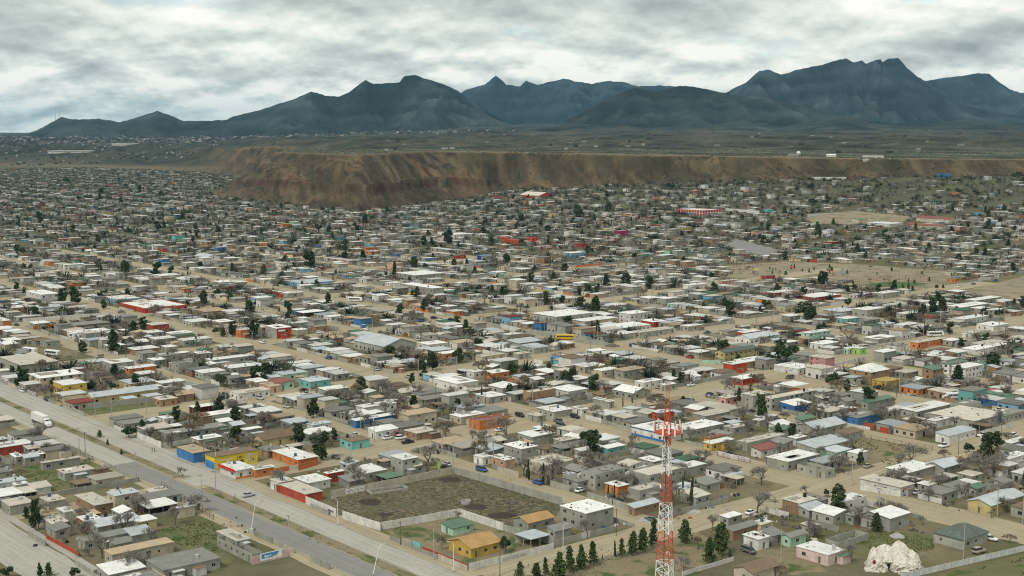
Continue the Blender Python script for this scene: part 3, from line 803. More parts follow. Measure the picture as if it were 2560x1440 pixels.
def look_of(Lx, Ly, H, wall, roof, style):
    a, b = max(Lx, Ly), min(Lx, Ly)
    size = 'long ' if a > 2.1 * b else 'small ' if a * b < 45 else 'large ' if a * b > 190 else ''
    rn = ROOFC[roof][1] + ' ' if roof in ROOFC else ''
    kind = {'h': 'gabled', 'H': 'hipped', 's': 'sloping', 'p': 'parapet', 'f': 'flat', 'o': 'carport'}.get(style, '')
    w = WALLC[wall][1]
    st = 'two-storey ' if H > 4.2 else ''
    if style == 'n': return f'{size}roofless {w} walls of an unfinished house'
    return f'{size}{w} {st}house, {rn}{kind} roof'
def build_house(u, v, Lu, Lv, H, wall, roof, style, z=0.0, detail=2, fixed=None, seed=0, name='house', base=None):
    rnd = random.Random(seed * 7919 + 13)
    x, y = xy(u, v)
    root = add(name, None, None, (x, y, z), ROT)
    house_parts(root, Lv, Lu, H, wall, roof, style, rnd, detail, base)
    cx, cy = xy(u + Lu / 2, v + Lv / 2)
    cat = 'shed' if name == 'shed' else 'house' if name == 'house' else name.split('_')[-1]
    look = look_of(Lv, Lu, H, wall, roof, style)
    if name == 'shed': look = look.replace('house', 'shed').replace('small ', '')
    reg(root, look, name, cat, 'sheds in the yards' if name == 'shed' else 'houses of the town', cx, cy, fixed)
    return root
def solve(t, nx, ny, lx, rx):
    X, Y = pix(t, nx, ny); x, y = ground(X, Y)
    z = h1(x, y); f0 = y * CP + (CAMH - z) * SP
    def ln(px_, dx, dy):
        q = px_ - 1280
        return (q * f0 - FPX * x) / (FPX * dx - q * dy * CP)
    Lu, Lv = ln(pix(t, lx, 0)[0], UX, UY), ln(pix(t, rx, 0)[0], VX, VY)
    u, v = uv(x, y)
    return u, v, min(max(Lu, 2.2), 46), min(max(Lv, 2.2), 46), z
# surveyed houses: sheet, near ground corner x y, far ends x of the two walls in view, height, wall, roof, roof kind [, key]
SPEC = '''
G -120 190 -200 350 3.1 r w f redw
G 170 268 112 245 2.9 g w f;G 265 272 240 415 2.7 g s s
G 455 330 440 850 2.8 g c f
G 690 440 612 1000 2.7 g c f;G 1000 392 955 1160 2.3 k b f
G 0 430 -60 155 2.6 g g f;G -20 565 -80 280 3.1 w s f;G 170 562 95 300 2.6 w w f
G 110 805 20 350 3.1 g c f;G 520 742 430 690 2.6 g c f;G 1010 795 800 1190 3 k c f
G 1230 645 1170 1330 2.5 c c f;G 1225 775 1140 1480 5.4 c s f twog
G 1600 640 1545 1775 2.6 g c f;G 690 935 612 775 4.9 g w f
G 560 990 462 720 2.8 g c f;G 905 965 820 1075 2.9 r w f;G 1090 935 1040 1250 2.5 g g f
G 1040 1015 960 1490 2.6 g s s;G 590 1055 500 740 2.5 g g s
G 900 1185 830 1430 3 g g f;G 1400 1112 1320 1625 2.7 g s s;G 1210 1205 1160 1400 2.5 g g s
G 1190 1335 1110 1840 3.1 c t f;G 1460 965 1370 1665 2.6 Y w f
A 1330 1003 1305 1450 3.2 c w f;A 1110 1000 1020 1320 3 k w o
A 1220 1470 1090 1640 3 g g f;A 1430 1420 1340 1600 2.9 w w f
I 890 1312 520 1000 2.7 g x n ruin;I 735 1175 522 868 2.8 g c f
A 1597 642 1530 1920 4.6 e b f oil;A 1440 592 1325 1560 3.7 b t f
A 1757 712 1640 1895 3.1 w w f shopred;A 1900 700 1882 2040 2.8 o w f
A 2220 625 2030 2365 2.9 o w f orange;A 1960 475 1860 2210 3 Y b h yelbrown;A 2275 888 2085 2400 2.9 r c f;A 2075 802 2015 2180 3 w c f;A 2440 738 2415 2560 3.2 r w f;A 2300 800 2190 2460 2.8 w w f;F 640 178 600 708 3 r b f
A 1480 472 1430 1650 2.8 c w f;A 1250 432 1190 1690 2.8 g g f
A 1225 312 1178 1292 2.9 w w f;A 1440 312 1390 1580 3 k b s;A 1560 292 1510 1790 3.1 w w f
A 1450 235 1410 1660 3.2 r w o;A 1195 172 1135 1320 3 k c f;A 1320 135 1265 1440 3 k t h
A 690 155 632 1180 3.3 Y s h yellong;A 1990 440 1955 2200 2.8 g g f;A 2330 360 2285 2470 2.8 w s f
D 480 1052 400 650 5.4 y w f yel2;D 300 990 215 625 4.9 c w f;D 965 917 935 1165 5 o w f oranside
D 830 862 765 1000 4 g w f;D 160 882 0 435 4.6 g c f;D 970 1002 890 1165 3 Y s f
D 1775 1078 1715 2010 3.1 w c f whitec;D 2010 1022 1930 2090 3 s t f;D 2080 1000 1995 2190 3 n r s
D 2310 987 2225 2460 3.1 t s f mintbig;D 2110 932 2030 2290 3 n s f;D 2430 1078 2370 2590 4.6 g w f
D 1900 990 1830 2000 3 c w f;D 1720 882 1660 1900 3 g w f;D 1570 822 1530 1900 3 g w f
D 1330 882 1275 1480 5 g g p;D 1150 822 1100 1240 3 g w f;D 1060 772 1010 1170 3 g g f;D 1200 792 1165 1330 3 g g f
D 1010 742 950 1185 3 k w f;D 1240 722 1200 1320 3 g w f;D 1480 772 1440 1570 3 g w f
D 1160 662 1110 1310 3 g w f;D 1370 672 1320 1580 3 g w f;D 1290 622 1235 1440 3 c w f;D 1110 612 1060 1220 3 g w f
D 2060 617 1975 2170 6 r w f redsign;D 2210 592 2165 2290 3 c w f;D 1790 607 1740 1890 4.1 o c f
D 2260 507 2215 2310 3.5 w w f;D 2110 512 2060 2170 3 w c f;D 2350 572 2305 2440 3.5 k g f
D 1640 537 1580 1740 3.5 c w f;D 1430 532 1360 1580 3.2 g w f;D 1700 452 1650 1835 3 g w f
D 2260 462 2200 2420 3.2 g w o;D 1530 452 1440 1700 3 k t f;D 1080 428 890 1395 3.1 r w p redlong
D 870 362 780 1040 3.4 B w f bluelong;D 1040 382 985 1130 3.2 y c f;D 310 348 195 440 5.6 w w f white2
D 90 422 40 250 3 s w f;D 300 422 240 480 3 w s f;D 500 422 470 660 3 Y c f
D 0 522 -60 80 3 o w f;D 500 562 440 820 3 k g f;D 560 622 500 830 3.4 w w f;D 760 682 730 840 4.1 g c f
D 60 672 10 160 3 g w f;D 40 702 -20 145 3 c w f;D 340 682 300 450 3 g g f
D 2085 305 1965 2105 3.4 r w f;D 2140 312 2095 2260 3.2 g w f;D 1920 347 1870 2030 3 B w f
D 2250 237 2130 2490 3.2 B s f;D 1640 227 1580 1770 3 g w f;D 1760 227 1700 1840 3 g w f
D 1200 182 1140 1350 3.6 w w f;D 480 108 470 625 4.8 w w h;D 300 162 260 420 3.2 w c f;D 540 237 500 650 3.4 o b f
T 1540 972 1447 1640 4.8 w s h whall
E 1610 528 1435 1885 6.2 g w f hall;E 1990 592 1860 2310 3.2 w w f;E 2080 627 1985 2205 3.1 c w f
E 2230 612 2165 2485 3.2 g c f;E 1820 532 1730 2060 3.6 c w f;E 2160 507 2075 2290 6.2 w w f;E 2330 532 2240 2420 3.2 r w f
E 330 738 105 570 4.6 g s h ware;E 660 702 580 800 3 w w f;E 870 692 815 1000 3 w t s;E 1330 692 1240 1510 3 g s s
E 1440 732 1340 1560 3.1 g s s;E 1330 772 1290 1415 2.9 g c f;E 900 772 860 1060 2.9 g c f;E 1060 792 1010 1230 2.9 c c f
E 1130 832 1080 1195 3.1 k w f;E 1750 792 1710 1815 3 c w f;E 1870 802 1815 1980 4 p c f
E 1470 867 1425 1530 3 w w f;E 1640 872 1580 1740 3 g c f;E 1610 802 1570 1680 3 b B f
E 1950 902 1890 2070 3 c w f;E 2110 912 2040 2270 3.5 g t f;E 1140 922 1070 1260 3.1 o w f;E 1000 912 942 1075 3.1 w w f
E 870 1012 700 1025 3.7 w w f;E 930 1062 880 1110 3 k c f;E 1210 1032 1105 1320 2.9 g w s;E 1110 1102 1005 1235 2.9 g w f
E 1420 1098 1362 1605 4.6 k c p brownp;E 1700 1062 1570 1840 3.2 w w f;E 1590 1212 1470 1725 2.9 g w f
E 1800 1192 1732 1845 2.8 w w f;E 2000 1137 1885 2040 3 g w f;E 2180 1072 2040 2310 3.1 g w h;E 2260 992 2190 2400 3 w w f
E 2420 1010 2380 2500 3 g w f;E 1470 1240 1400 1530 2.6 g c f
E 560 197 420 775 5.6 g w f arch;E 690 303 455 775 6 g w f openhall
B 120 332 85 425 3.1 b w f bluehouse;B 180 232 120 420 3.1 w w f;B 510 322 430 720 4.7 c t f;B 570 422 480 720 2.8 k c f
B 270 412 210 435 2.9 w w s;B 90 492 0 220 3.1 t b f turq;B 1040 347 960 1260 3.5 o r p orangemid;B 900 302 820 1080 3 c w f
B 470 682 378 580 5.5 g w f tower;B 560 672 470 640 2.7 g c f;B 190 727 70 350 2.8 g w f
B 1350 597 1220 1465 5.5 g w f upper;B 1230 627 1120 1300 2.8 s w f;B 1060 607 995 1125 2.8 w w f;B 1110 562 1005 1225 2.9 g s s
B 1530 682 1355 1755 3.1 c c p;B 1800 562 1745 1970 3 g w f;B 1990 542 1940 2120 3 t w f
B 1430 452 1320 1600 2.9 g w f;B 1500 392 1435 1595 2.9 t w f;B 1650 482 1590 1760 2.8 g c f
B 1900 792 1790 2120 5.2 g g p;B 1770 790 1660 1880 2.7 g g f;B 1710 732 1660 1755 2.6 w s f
B 2070 832 1975 2145 3 o w f;B 2230 872 2140 2420 3.2 g c p;B 2300 805 2150 2560 5.2 g c p;B 2330 642 2230 2410 3 g w f
B 2190 985 2145 2380 2.6 k s s shack;B 1830 1097 1640 2035 5.4 g w f grey2;B 1400 1108 1290 1590 3 g o h brownroof
B 1600 1162 1545 1720 2.5 g g s;B 1420 1228 1305 1560 2.7 w s o;B 975 1302 810 1195 3 y o h yelnear;B 840 1132 755 990 2.2 n G s
B 2415 438 2170 2620 3.5 w w f bluestore;B 2380 277 2320 2480 3.3 r w f redsmall
C -60 722 -150 190 3.3 g w f;C 80 402 -60 320 3.1 g w f;C 190 302 92 375 3.4 g c f;C 400 382 325 510 2.8 g c f
C 540 192 455 670 6 g c f;C 680 197 630 1015 5 g c f;C 340 162 290 430 3.2 p c f;C 850 217 750 975 3.1 b w s bluesm
C 235 502 178 400 2.8 y w f;C 220 472 178 345 3.4 y r f yelred;C 500 502 412 795 3 g c p;C 860 467 808 940 3.1 w w f
C 600 552 530 740 2.7 w r s;C 800 652 645 1030 3.5 g w f;C 1080 707 870 1150 2.9 g x n;C 1160 572 1050 1270 3 n s f
C 1010 542 870 1260 3.1 g s s;C 1320 582 1245 1395 3.1 w w f;C 1010 402 850 1230 3.4 g s h;C 740 372 660 840 3 w w s
C 900 322 855 1015 2.8 g G s;C 720 402 665 830 2.6 g G s;C 1230 432 1150 1365 2.8 g b s;C 2000 447 1900 2200 3 w s s
C 2190 337 1850 2425 3.3 g c f longg;C 1760 262 1640 2010 3.1 g w f;C 2110 222 2000 2240 3.1 g g p;C 1900 332 1840 2035 3 w w f
C 1540 262 1465 1690 3 g c f;C 1400 192 1350 1590 3 g G s;C 1320 312 1205 1480 3.1 b g f;C 2430 147 2225 2480 3.3 n G f mintg
C 2420 292 2335 2580 3 g g f;C 885 977 760 1015 3.7 k c f brownc;C 960 1002 885 1085 2.5 g s s;C 1140 1052 980 1225 2.9 g w s
C 980 1132 905 1030 2.8 g c f;C 1560 1102 1420 1705 4.1 g w s tallg;C 1440 1082 1345 1500 3 g g f;C 1290 1052 1230 1440 2.8 g g f
C 580 1242 472 662 3.3 w w f whitecube;C 600 1120 520 690 2.8 c c f;C 690 1202 600 780 2.7 g g s;C 820 1217 755 935 3 n g h greeng
C 390 1167 345 580 2.8 k g s;C 360 1062 298 460 2.7 g w f;C 1100 1357 865 1225 3.1 q w f pinknear;C 1180 1232 1080 1400 2 g x n
C 2110 1237 1885 2290 3.1 g D H hip;C 2310 982 2140 2560 3.3 Y s h yelgab;C 1640 837 1340 1740 3 w c f whitefence
C 1960 682 1815 2100 2.8 g s h;C 1700 722 1535 1900 2.8 g w f;C 2090 622 2025 2225 3 g t f;C 2070 852 1955 2185 2.8 w g s
C 2200 842 2150 2275 2.7 g G s;C 2440 622 2365 2580 3 w w f;C 2460 502 2400 2590 3 g w f;C 540 1490 400 740 3 c b h
F 330 797 258 575 5.4 Y D h cream2;F 1080 837 960 1150 5 p c f pink2;F 880 887 700 1005 3.1 w w f store;F 390 877 322 497 4.6 r w f
F 460 967 385 620 3.1 r w f redcorner;F 500 837 405 665 3.2 k w f;F 1420 947 1262 1555 5.3 k w H brick2;F 2120 917 2020 2250 5.4 w w f
F 2000 882 1950 2140 5.1 w G f;F 1880 927 1800 1960 5 k G s;F 1540 987 1430 1645 3.1 y y f yelf;F 2260 857 2155 2355 3.3 n G f
F 1770 692 1712 1985 3.4 o c f oranlong;F 1340 737 1280 1385 3.4 l w f;F 1250 732 1215 1330 3 n w f;F 1060 702 965 1185 3.1 w w f
F 960 642 900 1120 5 n w f;F 1190 647 1148 1240 3.2 w c f;F 1470 662 1365 1605 3.2 g w f;F 520 662 410 740 3.6 w s h
F 350 602 295 440 3 c g f;F 480 612 425 600 3 r w f;F 1240 507 1160 1330 3.1 t w f teal;F 1190 452 1065 1330 3 g s f
F 1390 457 1280 1510 4.6 g w f;F 1370 522 1330 1490 3 g g f;F 1520 547 1462 1600 3 w s f;F 1660 557 1590 1780 3 w w f
F 1680 472 1610 1765 3.4 g w f;F 2110 512 2030 2295 3.2 w w f;F 2330 562 2205 2445 3.2 w w f;F 2170 612 2100 2310 2.8 w c f
F 60 562 0 165 3 g w f;F 1500 752 1435 1570 2.9 g g f;F 1610 712 1540 1695 3 w g f;F 700 312 635 845 3.5 r w f redpur
F 1000 347 870 1190 3.5 r w f;F 780 417 690 870 4 c g f;F 1510 322 1430 1640 4 g w f;F 2200 367 2120 2390 3.2 g w f
F 2140 317 2100 2200 3 g g f;F 2090 422 1985 2300 3.4 g w f;F 310 217 285 445 3 p c f;F 60 252 20 205 3.2 w w f
F 1880 792 1795 1975 3.1 p w f;F 2520 802 2465 2600 4.2 z c f;F 2200 742 2090 2450 3 w w f;F 2280 707 2160 2440 3 g c f
U 1330 852 1218 1372 5.6 r r p redcl;U 1430 832 1395 1475 6 r r p;U 1480 882 1438 1580 3.2 p c p
U 1060 957 1020 1140 4.2 d B f deepb;U 195 902 165 280 4.2 o b f orbox;U 300 862 265 360 4.2 o w f;U 1720 937 1665 1830 4.4 B w f palebl
U 2080 777 2038 2148 5.5 m w p crim;U 850 802 760 985 5.4 w w f;U 1480 492 1330 1590 3.6 r c h
W 165 627 -50 305 6.4 r w p redwhite;W 1950 747 1650 1990 6 c r h school;W 2000 692 1755 2050 6 c r h;W 1560 717 1390 1660 4 w w f;W 1330 692 1280 1395 6 c G f
W 750 374 742 880 4 w w f
'''
FIXED = {'redw': 'red house with white roof at the picture edge below the semi truck', 'twog': 'beige and grey two-storey house with silver roof beside the open carport',
 'ruin': 'roofless grey ruin with rubble beside the painted roadside sign', 'oil': 'tall yellow shop wall with painted oil lettering beside the avenue',
 'shopred': 'white corner shop with a red sign band at the avenue crossing', 'orange': 'long orange house with white roof behind the orange wall',
 'yelbrown': 'pale yellow house with brown gabled roof behind the oil shop', 'yellong': 'very long pale yellow building with silver roof beside the avenue',
 'yel2': 'bright yellow two-storey house facing the avenue near the truck', 'oranside': 'tall building with a bare orange side wall and white roof',
 'whitec': 'white house with dark windows at a dirt street corner', 'mintbig': 'turquoise house with pale silver roof beside the dirt street',
 'redsign': 'two-storey red building with a white sign board over its door', 'redlong': 'long low red building wrapping around a street corner',
 'bluelong': 'light blue house with white roof next to the long red building', 'white2': 'white two-storey house between two dark evergreens',
 'whall': 'white hall with grey gabled roof among small houses', 'hall': 'big grey two-storey hall with white roof and window row',
 'ware': 'wide grey warehouse with low silver gabled roof', 'brownp': 'tall brown house with parapet and rooftop cooler',
 'arch': 'wide grey two-storey hall with a row of dark openings', 'openhall': 'grey hall with overhanging white roof above an open dark ground floor',
 'bluehouse': 'long blue house with white roof beside parked white cars', 'turq': 'turquoise house with brown roof by the tyre-lined wall',
 'orangemid': 'orange house with reddish parapet roof by the bare tree', 'tower': 'narrow grey two-storey house with green window beside the scrub lot',
 'upper': 'grey two-storey house with white roof above a salmon annex', 'shack': 'patched brown shack with scrap on its roof by the mast',
 'grey2': 'grey two-storey house with white ground floor near the pines', 'brownroof': 'grey house with ochre gabled roof behind the block wall',
 'yelnear': 'bright yellow house with ochre roof beside the long white wall', 'bluestore': 'white store with blue lower wall behind the mast head',
 'redsmall': 'small red house behind the blue and white store', 'bluesm': 'small blue house with white roof under the tall grey wall',
 'yelred': 'tall yellow block with dark red roof by the red fence', 'longg': 'very long low grey building with blue end wall',
 'mintg': 'mint house with green roof beside the white school bus', 'brownc': 'brown brick cube house with cream roof above the crossing',
 'tallg': 'tall plain grey house with sloping white roof above the gravel heap', 'whitecube': 'white cube house beside the grey minivan',
 'greeng': 'pale green house with low gable next to the white cube', 'pinknear': 'pale pink house with white roof beside the rock grotto',
 'hip': 'grey house with dark green hipped roof near the tan car', 'yelgab': 'pale yellow house with long silver gabled roof by the road',
 'whitefence': 'white house with ornate white front wall at the crossing', 'cream2': 'pale yellow two-storey house with dark gabled roof',
 'pink2': 'pink two-storey house with balcony beside the corner store', 'store': 'white corner store with red round logo on its front',
 'redcorner': 'red corner house with white roof on the dirt street', 'brick2': 'large brown brick two-storey house with white hipped roof',
 'yelf': 'yellow house front beside the big brick house', 'oranlong': 'long orange house with cream roof along the wide dirt street',
 'teal': 'teal and white house with red trim near the round tree', 'redpur': 'red house with white roof facing the playground',
 'redcl': 'bright red two-storey block standing out in the middle of town', 'deepb': 'deep blue box of a building among grey houses',
 'orbox': 'orange two-storey house with brown top in mid town', 'palebl': 'pale blue house with white roof beyond the red block', 'crim': 'crimson two-storey house with white window trim far back',
 'redwhite': 'long red and white two-storey building below the mesa', 'school': 'long school block with dark red gabled roof beside the ball field'}
SHORT = {'oil': 'the yellow oil shop', 'orange': 'the long orange house', 'yellong': 'the long yellow building', 'redsign': 'the red sign building', 'redlong': 'the long red building',
 'white2': 'the white house between evergreens', 'whall': 'the white gabled hall', 'hall': 'the big grey hall', 'ware': 'the grey warehouse', 'brownp': 'the tall brown house', 'arch': 'the hall with openings',
 'bluehouse': 'the long blue house', 'turq': 'the turquoise house', 'orangemid': 'the orange parapet house', 'tower': 'the narrow grey house', 'upper': 'the salmon annex', 'grey2': 'the two-storey by pines',
 'yelnear': 'the yellow ochre-roofed house', 'bluestore': 'the blue and white store', 'yelred': 'the red-roofed yellow block', 'longg': 'the long grey building', 'mintg': 'the mint house', 'brownc': 'the brown cube house',
 'tallg': 'the gravel heap', 'whitecube': 'the white cube house', 'hip': 'the dark hipped house', 'yelgab': 'the yellow gabled house', 'whitefence': 'the ornate white wall', 'cream2': 'the dark-roofed yellow house',
 'pink2': 'the pink two-storey house', 'store': 'the red logo store', 'brick2': 'the brick hipped house', 'oranlong': 'the long orange front', 'teal': 'the teal house', 'redpur': 'the playground', 'redcl': 'the bright red block',
 'deepb': 'the deep blue box', 'orbox': 'the orange box house', 'palebl': 'the pale blue house', 'crim': 'the crimson house', 'redwhite': 'the red and white building', 'school': 'the school block', 'ruin': 'the roofless ruin',
 'redw': 'the red edge house', 'twog': 'the open carport', 'mintbig': 'the turquoise corner house', 'yel2': 'the yellow avenue house', 'oranside': 'the orange side wall', 'whitec': 'the white corner house', 'pinknear': 'the pale pink house', 'openhall': 'the open ground-floor hall', 'redcorner': 'the red corner house', 'bluelong': 'the light blue house'}
PICKED = {}
for i, ln_ in enumerate(q.strip() for q in SPEC.replace('\n', ';').split(';')):
    if not ln_: continue
    a = ln_.split()
    u, v, Lu, Lv, z = solve(a[0], *map(float, a[1:5]))
    H = float(a[5]); key = a[9] if len(a) > 9 else None
    py_ = pix(a[0], 0, float(a[2]))[1]
    nm = {'ware': 'warehouse', 'hall': 'hall', 'openhall': 'hall', 'arch': 'hall', 'whall': 'hall', 'school': 'school_building', 'oil': 'shop', 'shopred': 'shop', 'bluestore': 'shop', 'store': 'shop', 'ruin': 'ruined_house', 'shack': 'shack'}.get(key, 'house')
    o = build_house(u, v, Lu, Lv, H, a[6], a[7], a[8], z, 2 if py_ > 1060 else 1, FIXED.get(key), i + 1, nm)
    book(u, u + Lu, v, v + Lv)
    c = xy(u + Lu / 2, v + Lv / 2)
    if key: PICKED[key] = (o, u, v, Lu, Lv, H)
    if key in SHORT: LAND.append((SHORT[key], *c))
NSPEC = len(RECTS)
for nm, t, x, y in (('the lattice mast', 'X', 1660, 1500), ('the rock grotto', 'C', 1610, 1400), ('the scrub lot', 'B', 800, 850), ('the semi truck', 'A', 310, 320), ('the school bus', 'C', 2040, 110), ('the football pitch', 'F', 1600, 215),
                    ('the sandy ball field', 'W', 1300, 650), ('the park pines', 'P', 1300, 890), ('the avenue crossing', 'A', 1800, 800), ('the fence corner', 'C', 2500, 1250), ('the mesa nose', 'X', 900, 530), ('the lone broad evergreen', 'T', 295, 690), ('the court', 'W', 500, 870)):
    LAND.append((nm, *ground(*pix(t, x, y))))
# ------------------------------------------------------------------ the rest of the town: lots between the streets
def inpoly(x, y, P):
    r = False
    for i in range(len(P)):
        (ax, ay), (bx, by) = P[i], P[i - 1]
        if (ay > y) != (by > y) and x < (bx - ax) * (y - ay) / (by - ay) + ax: r = not r
    return r
OPEN = [(t, [pix(t, *p) for p in P]) for t, P in (
    ('B', [(-80, 850), (850, 640), (1720, 890), (1640, 1000), (1900, 1100), (1600, 1240), (970, 1400), (300, 1120), (0, 1010)]),
    ('B', [(900, 1440), (1600, 1240), (2560, 1000), (2900, 1000), (2900, 1800), (900, 1800)]),
    ('C', [(-60, 1020), (300, 960), (340, 1180), (560, 1260), (700, 1600), (-60, 1600)]), ('C', [(1230, 400), (1400, 390), (1870, 490), (1560, 625), (1390, 570)]),
    ('C', [(1190, 1080), (1900, 1130), (1900, 1260), (1500, 1310), (1180, 1240)]), ('C', [(1860, 980), (2700, 1060), (2700, 1260), (1700, 1470), (1380, 1420), (1400, 1180), (1800, 1230)]),
    ('C', [(900, 1230), (1500, 1230), (1880, 1420), (1500, 1700), (900, 1700)]), ('C', [(1200, 1440), (2700, 1150), (2700, 1800), (1200, 1800)]), ('A', [(1130, 1090), (1560, 1020), (2560, 1440), (2800, 1800), (1500, 1800), (1400, 1240)]), ('A', [(1950, 690), (2560, 640), (2600, 960), (2280, 905)]), ('C', [(400, 600), (640, 620), (870, 690), (1340, 790), (1150, 905), (700, 860), (480, 900), (400, 760)]),
    ('A', [(100, 620), (420, 560), (930, 690), (330, 830), (270, 780)]), ('C', [(-60, 1300), (900, 1150), (1240, 1440), (500, 1800), (-60, 1800)]),
    ('F', [(320, 70), (760, 40), (1330, 50), (2020, 100), (2020, 240), (1800, 262), (1330, 262), (1240, 205), (350, 170)]), ('F', [(2050, 270), (2560, 145), (2700, 145), (2700, 330), (2280, 340)]),
    ('W', [(920, 650), (1280, 585), (1740, 635), (1660, 700), (990, 700)]), ('W', [(290, 865), (420, 795), (770, 890), (640, 940)]), ('D', [(610, 1120), (1140, 1080), (1150, 1170), (690, 1240)]),
    ('D', [(100, 690), (660, 640), (720, 760), (420, 780)]))]
GREY = ['g'] * 40 + ['G'] * 12 + ['w'] * 12 + ['c'] * 9 + ['k'] * 6 + list('gqpntBbYosrwcw')
ROOFS = ['w'] * 36 + ['c'] * 20 + ['g'] * 20 + ['s'] * 7 + ['t'] * 6 + ['b'] * 4 + ['G'] * 3 + ['r'] * 1
rn = random.Random(21)
LOTS, SHEDS, TREES, WALLS = [], [], [], []
def ivals(st, lo, hi, far_step):
    out, e = [], lo
    for c, hw in st: out.append((e, c - hw)); e = c + hw
    while e < hi: out.append((e, e + far_step - 8)); e += far_step
    return out
IV_V = ivals([(189, 13)] + [(s[0], s[1]) for s in UST], 128, 2600, 66)
IV_U = ivals([(s[0], s[1]) for s in VST], 190, 3900, 116)
def in_view(x, y, z=0, m=70):
    if y < 200: return False
    X, Y = proj(x, y, z); return -m < X < 2560 + m and Y < 1500
for (v0, v1) in IV_V:
    for (u0, u1) in IV_U:
        v0k, v1k, u0k, u1k = v0 * K, v1 * K, (u0 + rnd_u(v0)) * K, (u1 + rnd_u(v0)) * K
        if u1k - u0k < 8: continue
        cx, cy = xy((u0k + u1k) / 2, (v0k + v1k) / 2)
        if cy < 200 or cy > 4700 or not in_view(cx, cy, 0, 70 + 90 * FPX / max(cy, 300)): continue
        far = cy > 1750
        nrow = 2 if v1k - v0k > 35 else 1
        dep = (v1k - v0k) / nrow
        for r in range(nrow):
            uu = u0k + .5
            while uu < u1k - 6:
                w = rn.uniform(8.5, 13) * (1.3 if far else 1)
                w = min(w, u1k - uu)
                va = v0k + r * dep
                front_lo = (r == 0)
                Lv = rn.uniform(7, 12); Lu = min(w - .8, rn.uniform(5.5, 10))
                set_ = rn.choice((.6, 1.5, 3, 5))
                hv = va + set_ if front_lo else va + dep - set_ - Lv
                hu = uu + rn.uniform(.2, max(.3, w - Lu - .3))
                LOTS.append((hu, hv, Lu, Lv, far)); 
                if rn.random() < (.75 if not far else .25):
                    L2, W2 = rn.uniform(3, 7.5), min(w - .8, rn.uniform(3, 7))
                    bv = va + dep - L2 - rn.uniform(.3, 5) if front_lo else va + rn.uniform(.3, 5)
                    SHEDS.append((uu + rn.uniform(.2, max(.3, w - W2 - .3)), bv, W2, L2, far))
                if not far and rn.random() < .5: SHEDS.append((hu + rn.uniform(-1, 2), hv + Lv + .6 if front_lo else hv - 4.6, rn.uniform(3, Lu), 4, far))
                if not far:
                    if rn.random() < .62: WALLS.append((uu, va + .12, uu, va + dep - .12, rn.uniform(1.5, 2.2)))
                    fr = va + .12 if front_lo else va + dep - .12
                    if rn.random() < .5: WALLS.append((uu, fr, uu + w, fr, rn.uniform(1.1, 2.0)))
                    if rn.random() < .45: WALLS.append((uu, va + (dep if front_lo else 0), uu + w, va + (dep if front_lo else 0), rn.uniform(1.6, 2.2)))
                for _ in range(7 if far else 8):
                    if rn.random() < .6: TREES.append((uu + rn.uniform(0, w), va + rn.uniform(1, dep - 1)))
                uu += w
OPENB = [(min(p[0] for p in P), max(p[0] for p in P), min(p[1] for p in P), max(p[1] for p in P), P) for _, P in OPEN]
def excluded(x, y, z):
    X, Y = proj(x, y, z)
    return any(a < X < b and c < Y < d and inpoly(X, Y, P) for a, b, c, d, P in OPENB)
far_mb = MB()
def far_house(u, v, Lu, Lv, H, wall, roof, z, tilt):
    R = lambda a, b, c: (*xy(u + b, v + a), z + c)
    k1, k2 = rn.uniform(.7, 1.05), rn.uniform(.6, 1.0); wc = tuple(c * k1 for c in WALLC[wall][0]); rc = tuple(c * k2 for c in ROOFC[roof][0])
    c4 = [(0, 0), (Lv, 0), (Lv, Lu), (0, Lu)]
    for i in range(4):
        (a, b), (c, d) = c4[i], c4[(i + 1) % 4]
        far_mb.quad([R(a, b, -2), R(c, d, -2), R(c, d, H), R(a, b, H)], 0, wc)
    if Lu > 4.5 and rn.random() < .5:
        aw, ad, ah = rn.uniform(2, Lv * .7), rn.uniform(1.5, 3), rn.uniform(1.9, 2.3); x0 = rn.uniform(0, Lv - aw); g = [(x0, -ad), (x0 + aw, -ad), (x0 + aw, -.05), (x0, -.05)]; ac = rn.choice(((.45, .46, .46), (.2, .19, .16), (.55, .53, .48), (.2, .13, .09)))
        far_mb.quad([R(a, b, ah) for a, b in g], 0, ac); far_mb.quad([R(g[0][0], g[0][1], -1), R(g[1][0], g[1][1], -1), R(g[1][0], g[1][1], ah), R(g[0][0], g[0][1], ah)], 0, wc); far_mb.quad([R(g[3][0], g[3][1], -1), R(g[0][0], g[0][1], -1), R(g[0][0], g[0][1], ah), R(g[3][0], g[3][1], ah)], 0, wc)
    e = .3; q = [(-e, -e), (Lv + e, -e), (Lv + e, Lu + e), (-e, Lu + e)]
    tp = [R(a, b, H + .25 + tilt * b / Lu) for a, b in q]; bt = [R(a, b, H + tilt * b / Lu) for a, b in q]
    far_mb.quad(tp, 0, rc)
    for i in (0, 3): j = (i + 1) % 4; far_mb.quad([bt[i], bt[j], tp[j], tp[i]], 0, rc)
    for k in range(2):
        L = (Lv, Lu)[k]; n = int(L / 3.2)
        for i in range(n):
            if rn.random() < .35: continue
            c = L * (i + .5) / n; w = rn.uniform(.4, .7); z0, z1 = (.9, 2.0) if rn.random() < .7 else (.0, 2.1)
            P = (lambda t, h: R(t, -.03, h)) if k == 0 else (lambda t, h: R(-.03, t, h))
            far_mb.quad([P(c - w, z0), P(c + w, z0), P(c + w, z1), P(c - w, z1)], 0, (.03, .03, .03))
cand = []
for kind, L in (('house', LOTS), ('shed', SHEDS)):
    for (u, v, Lu, Lv, far) in L:
        cx, cy = xy(u + Lu / 2, v + Lv / 2)
        if not in_view(cx, cy): continue
        cand.append((cy, kind, u, v, Lu, Lv, cx))
cys = np.array([c[0] for c in cand]); cxs = np.array([c[6] for c in cand])
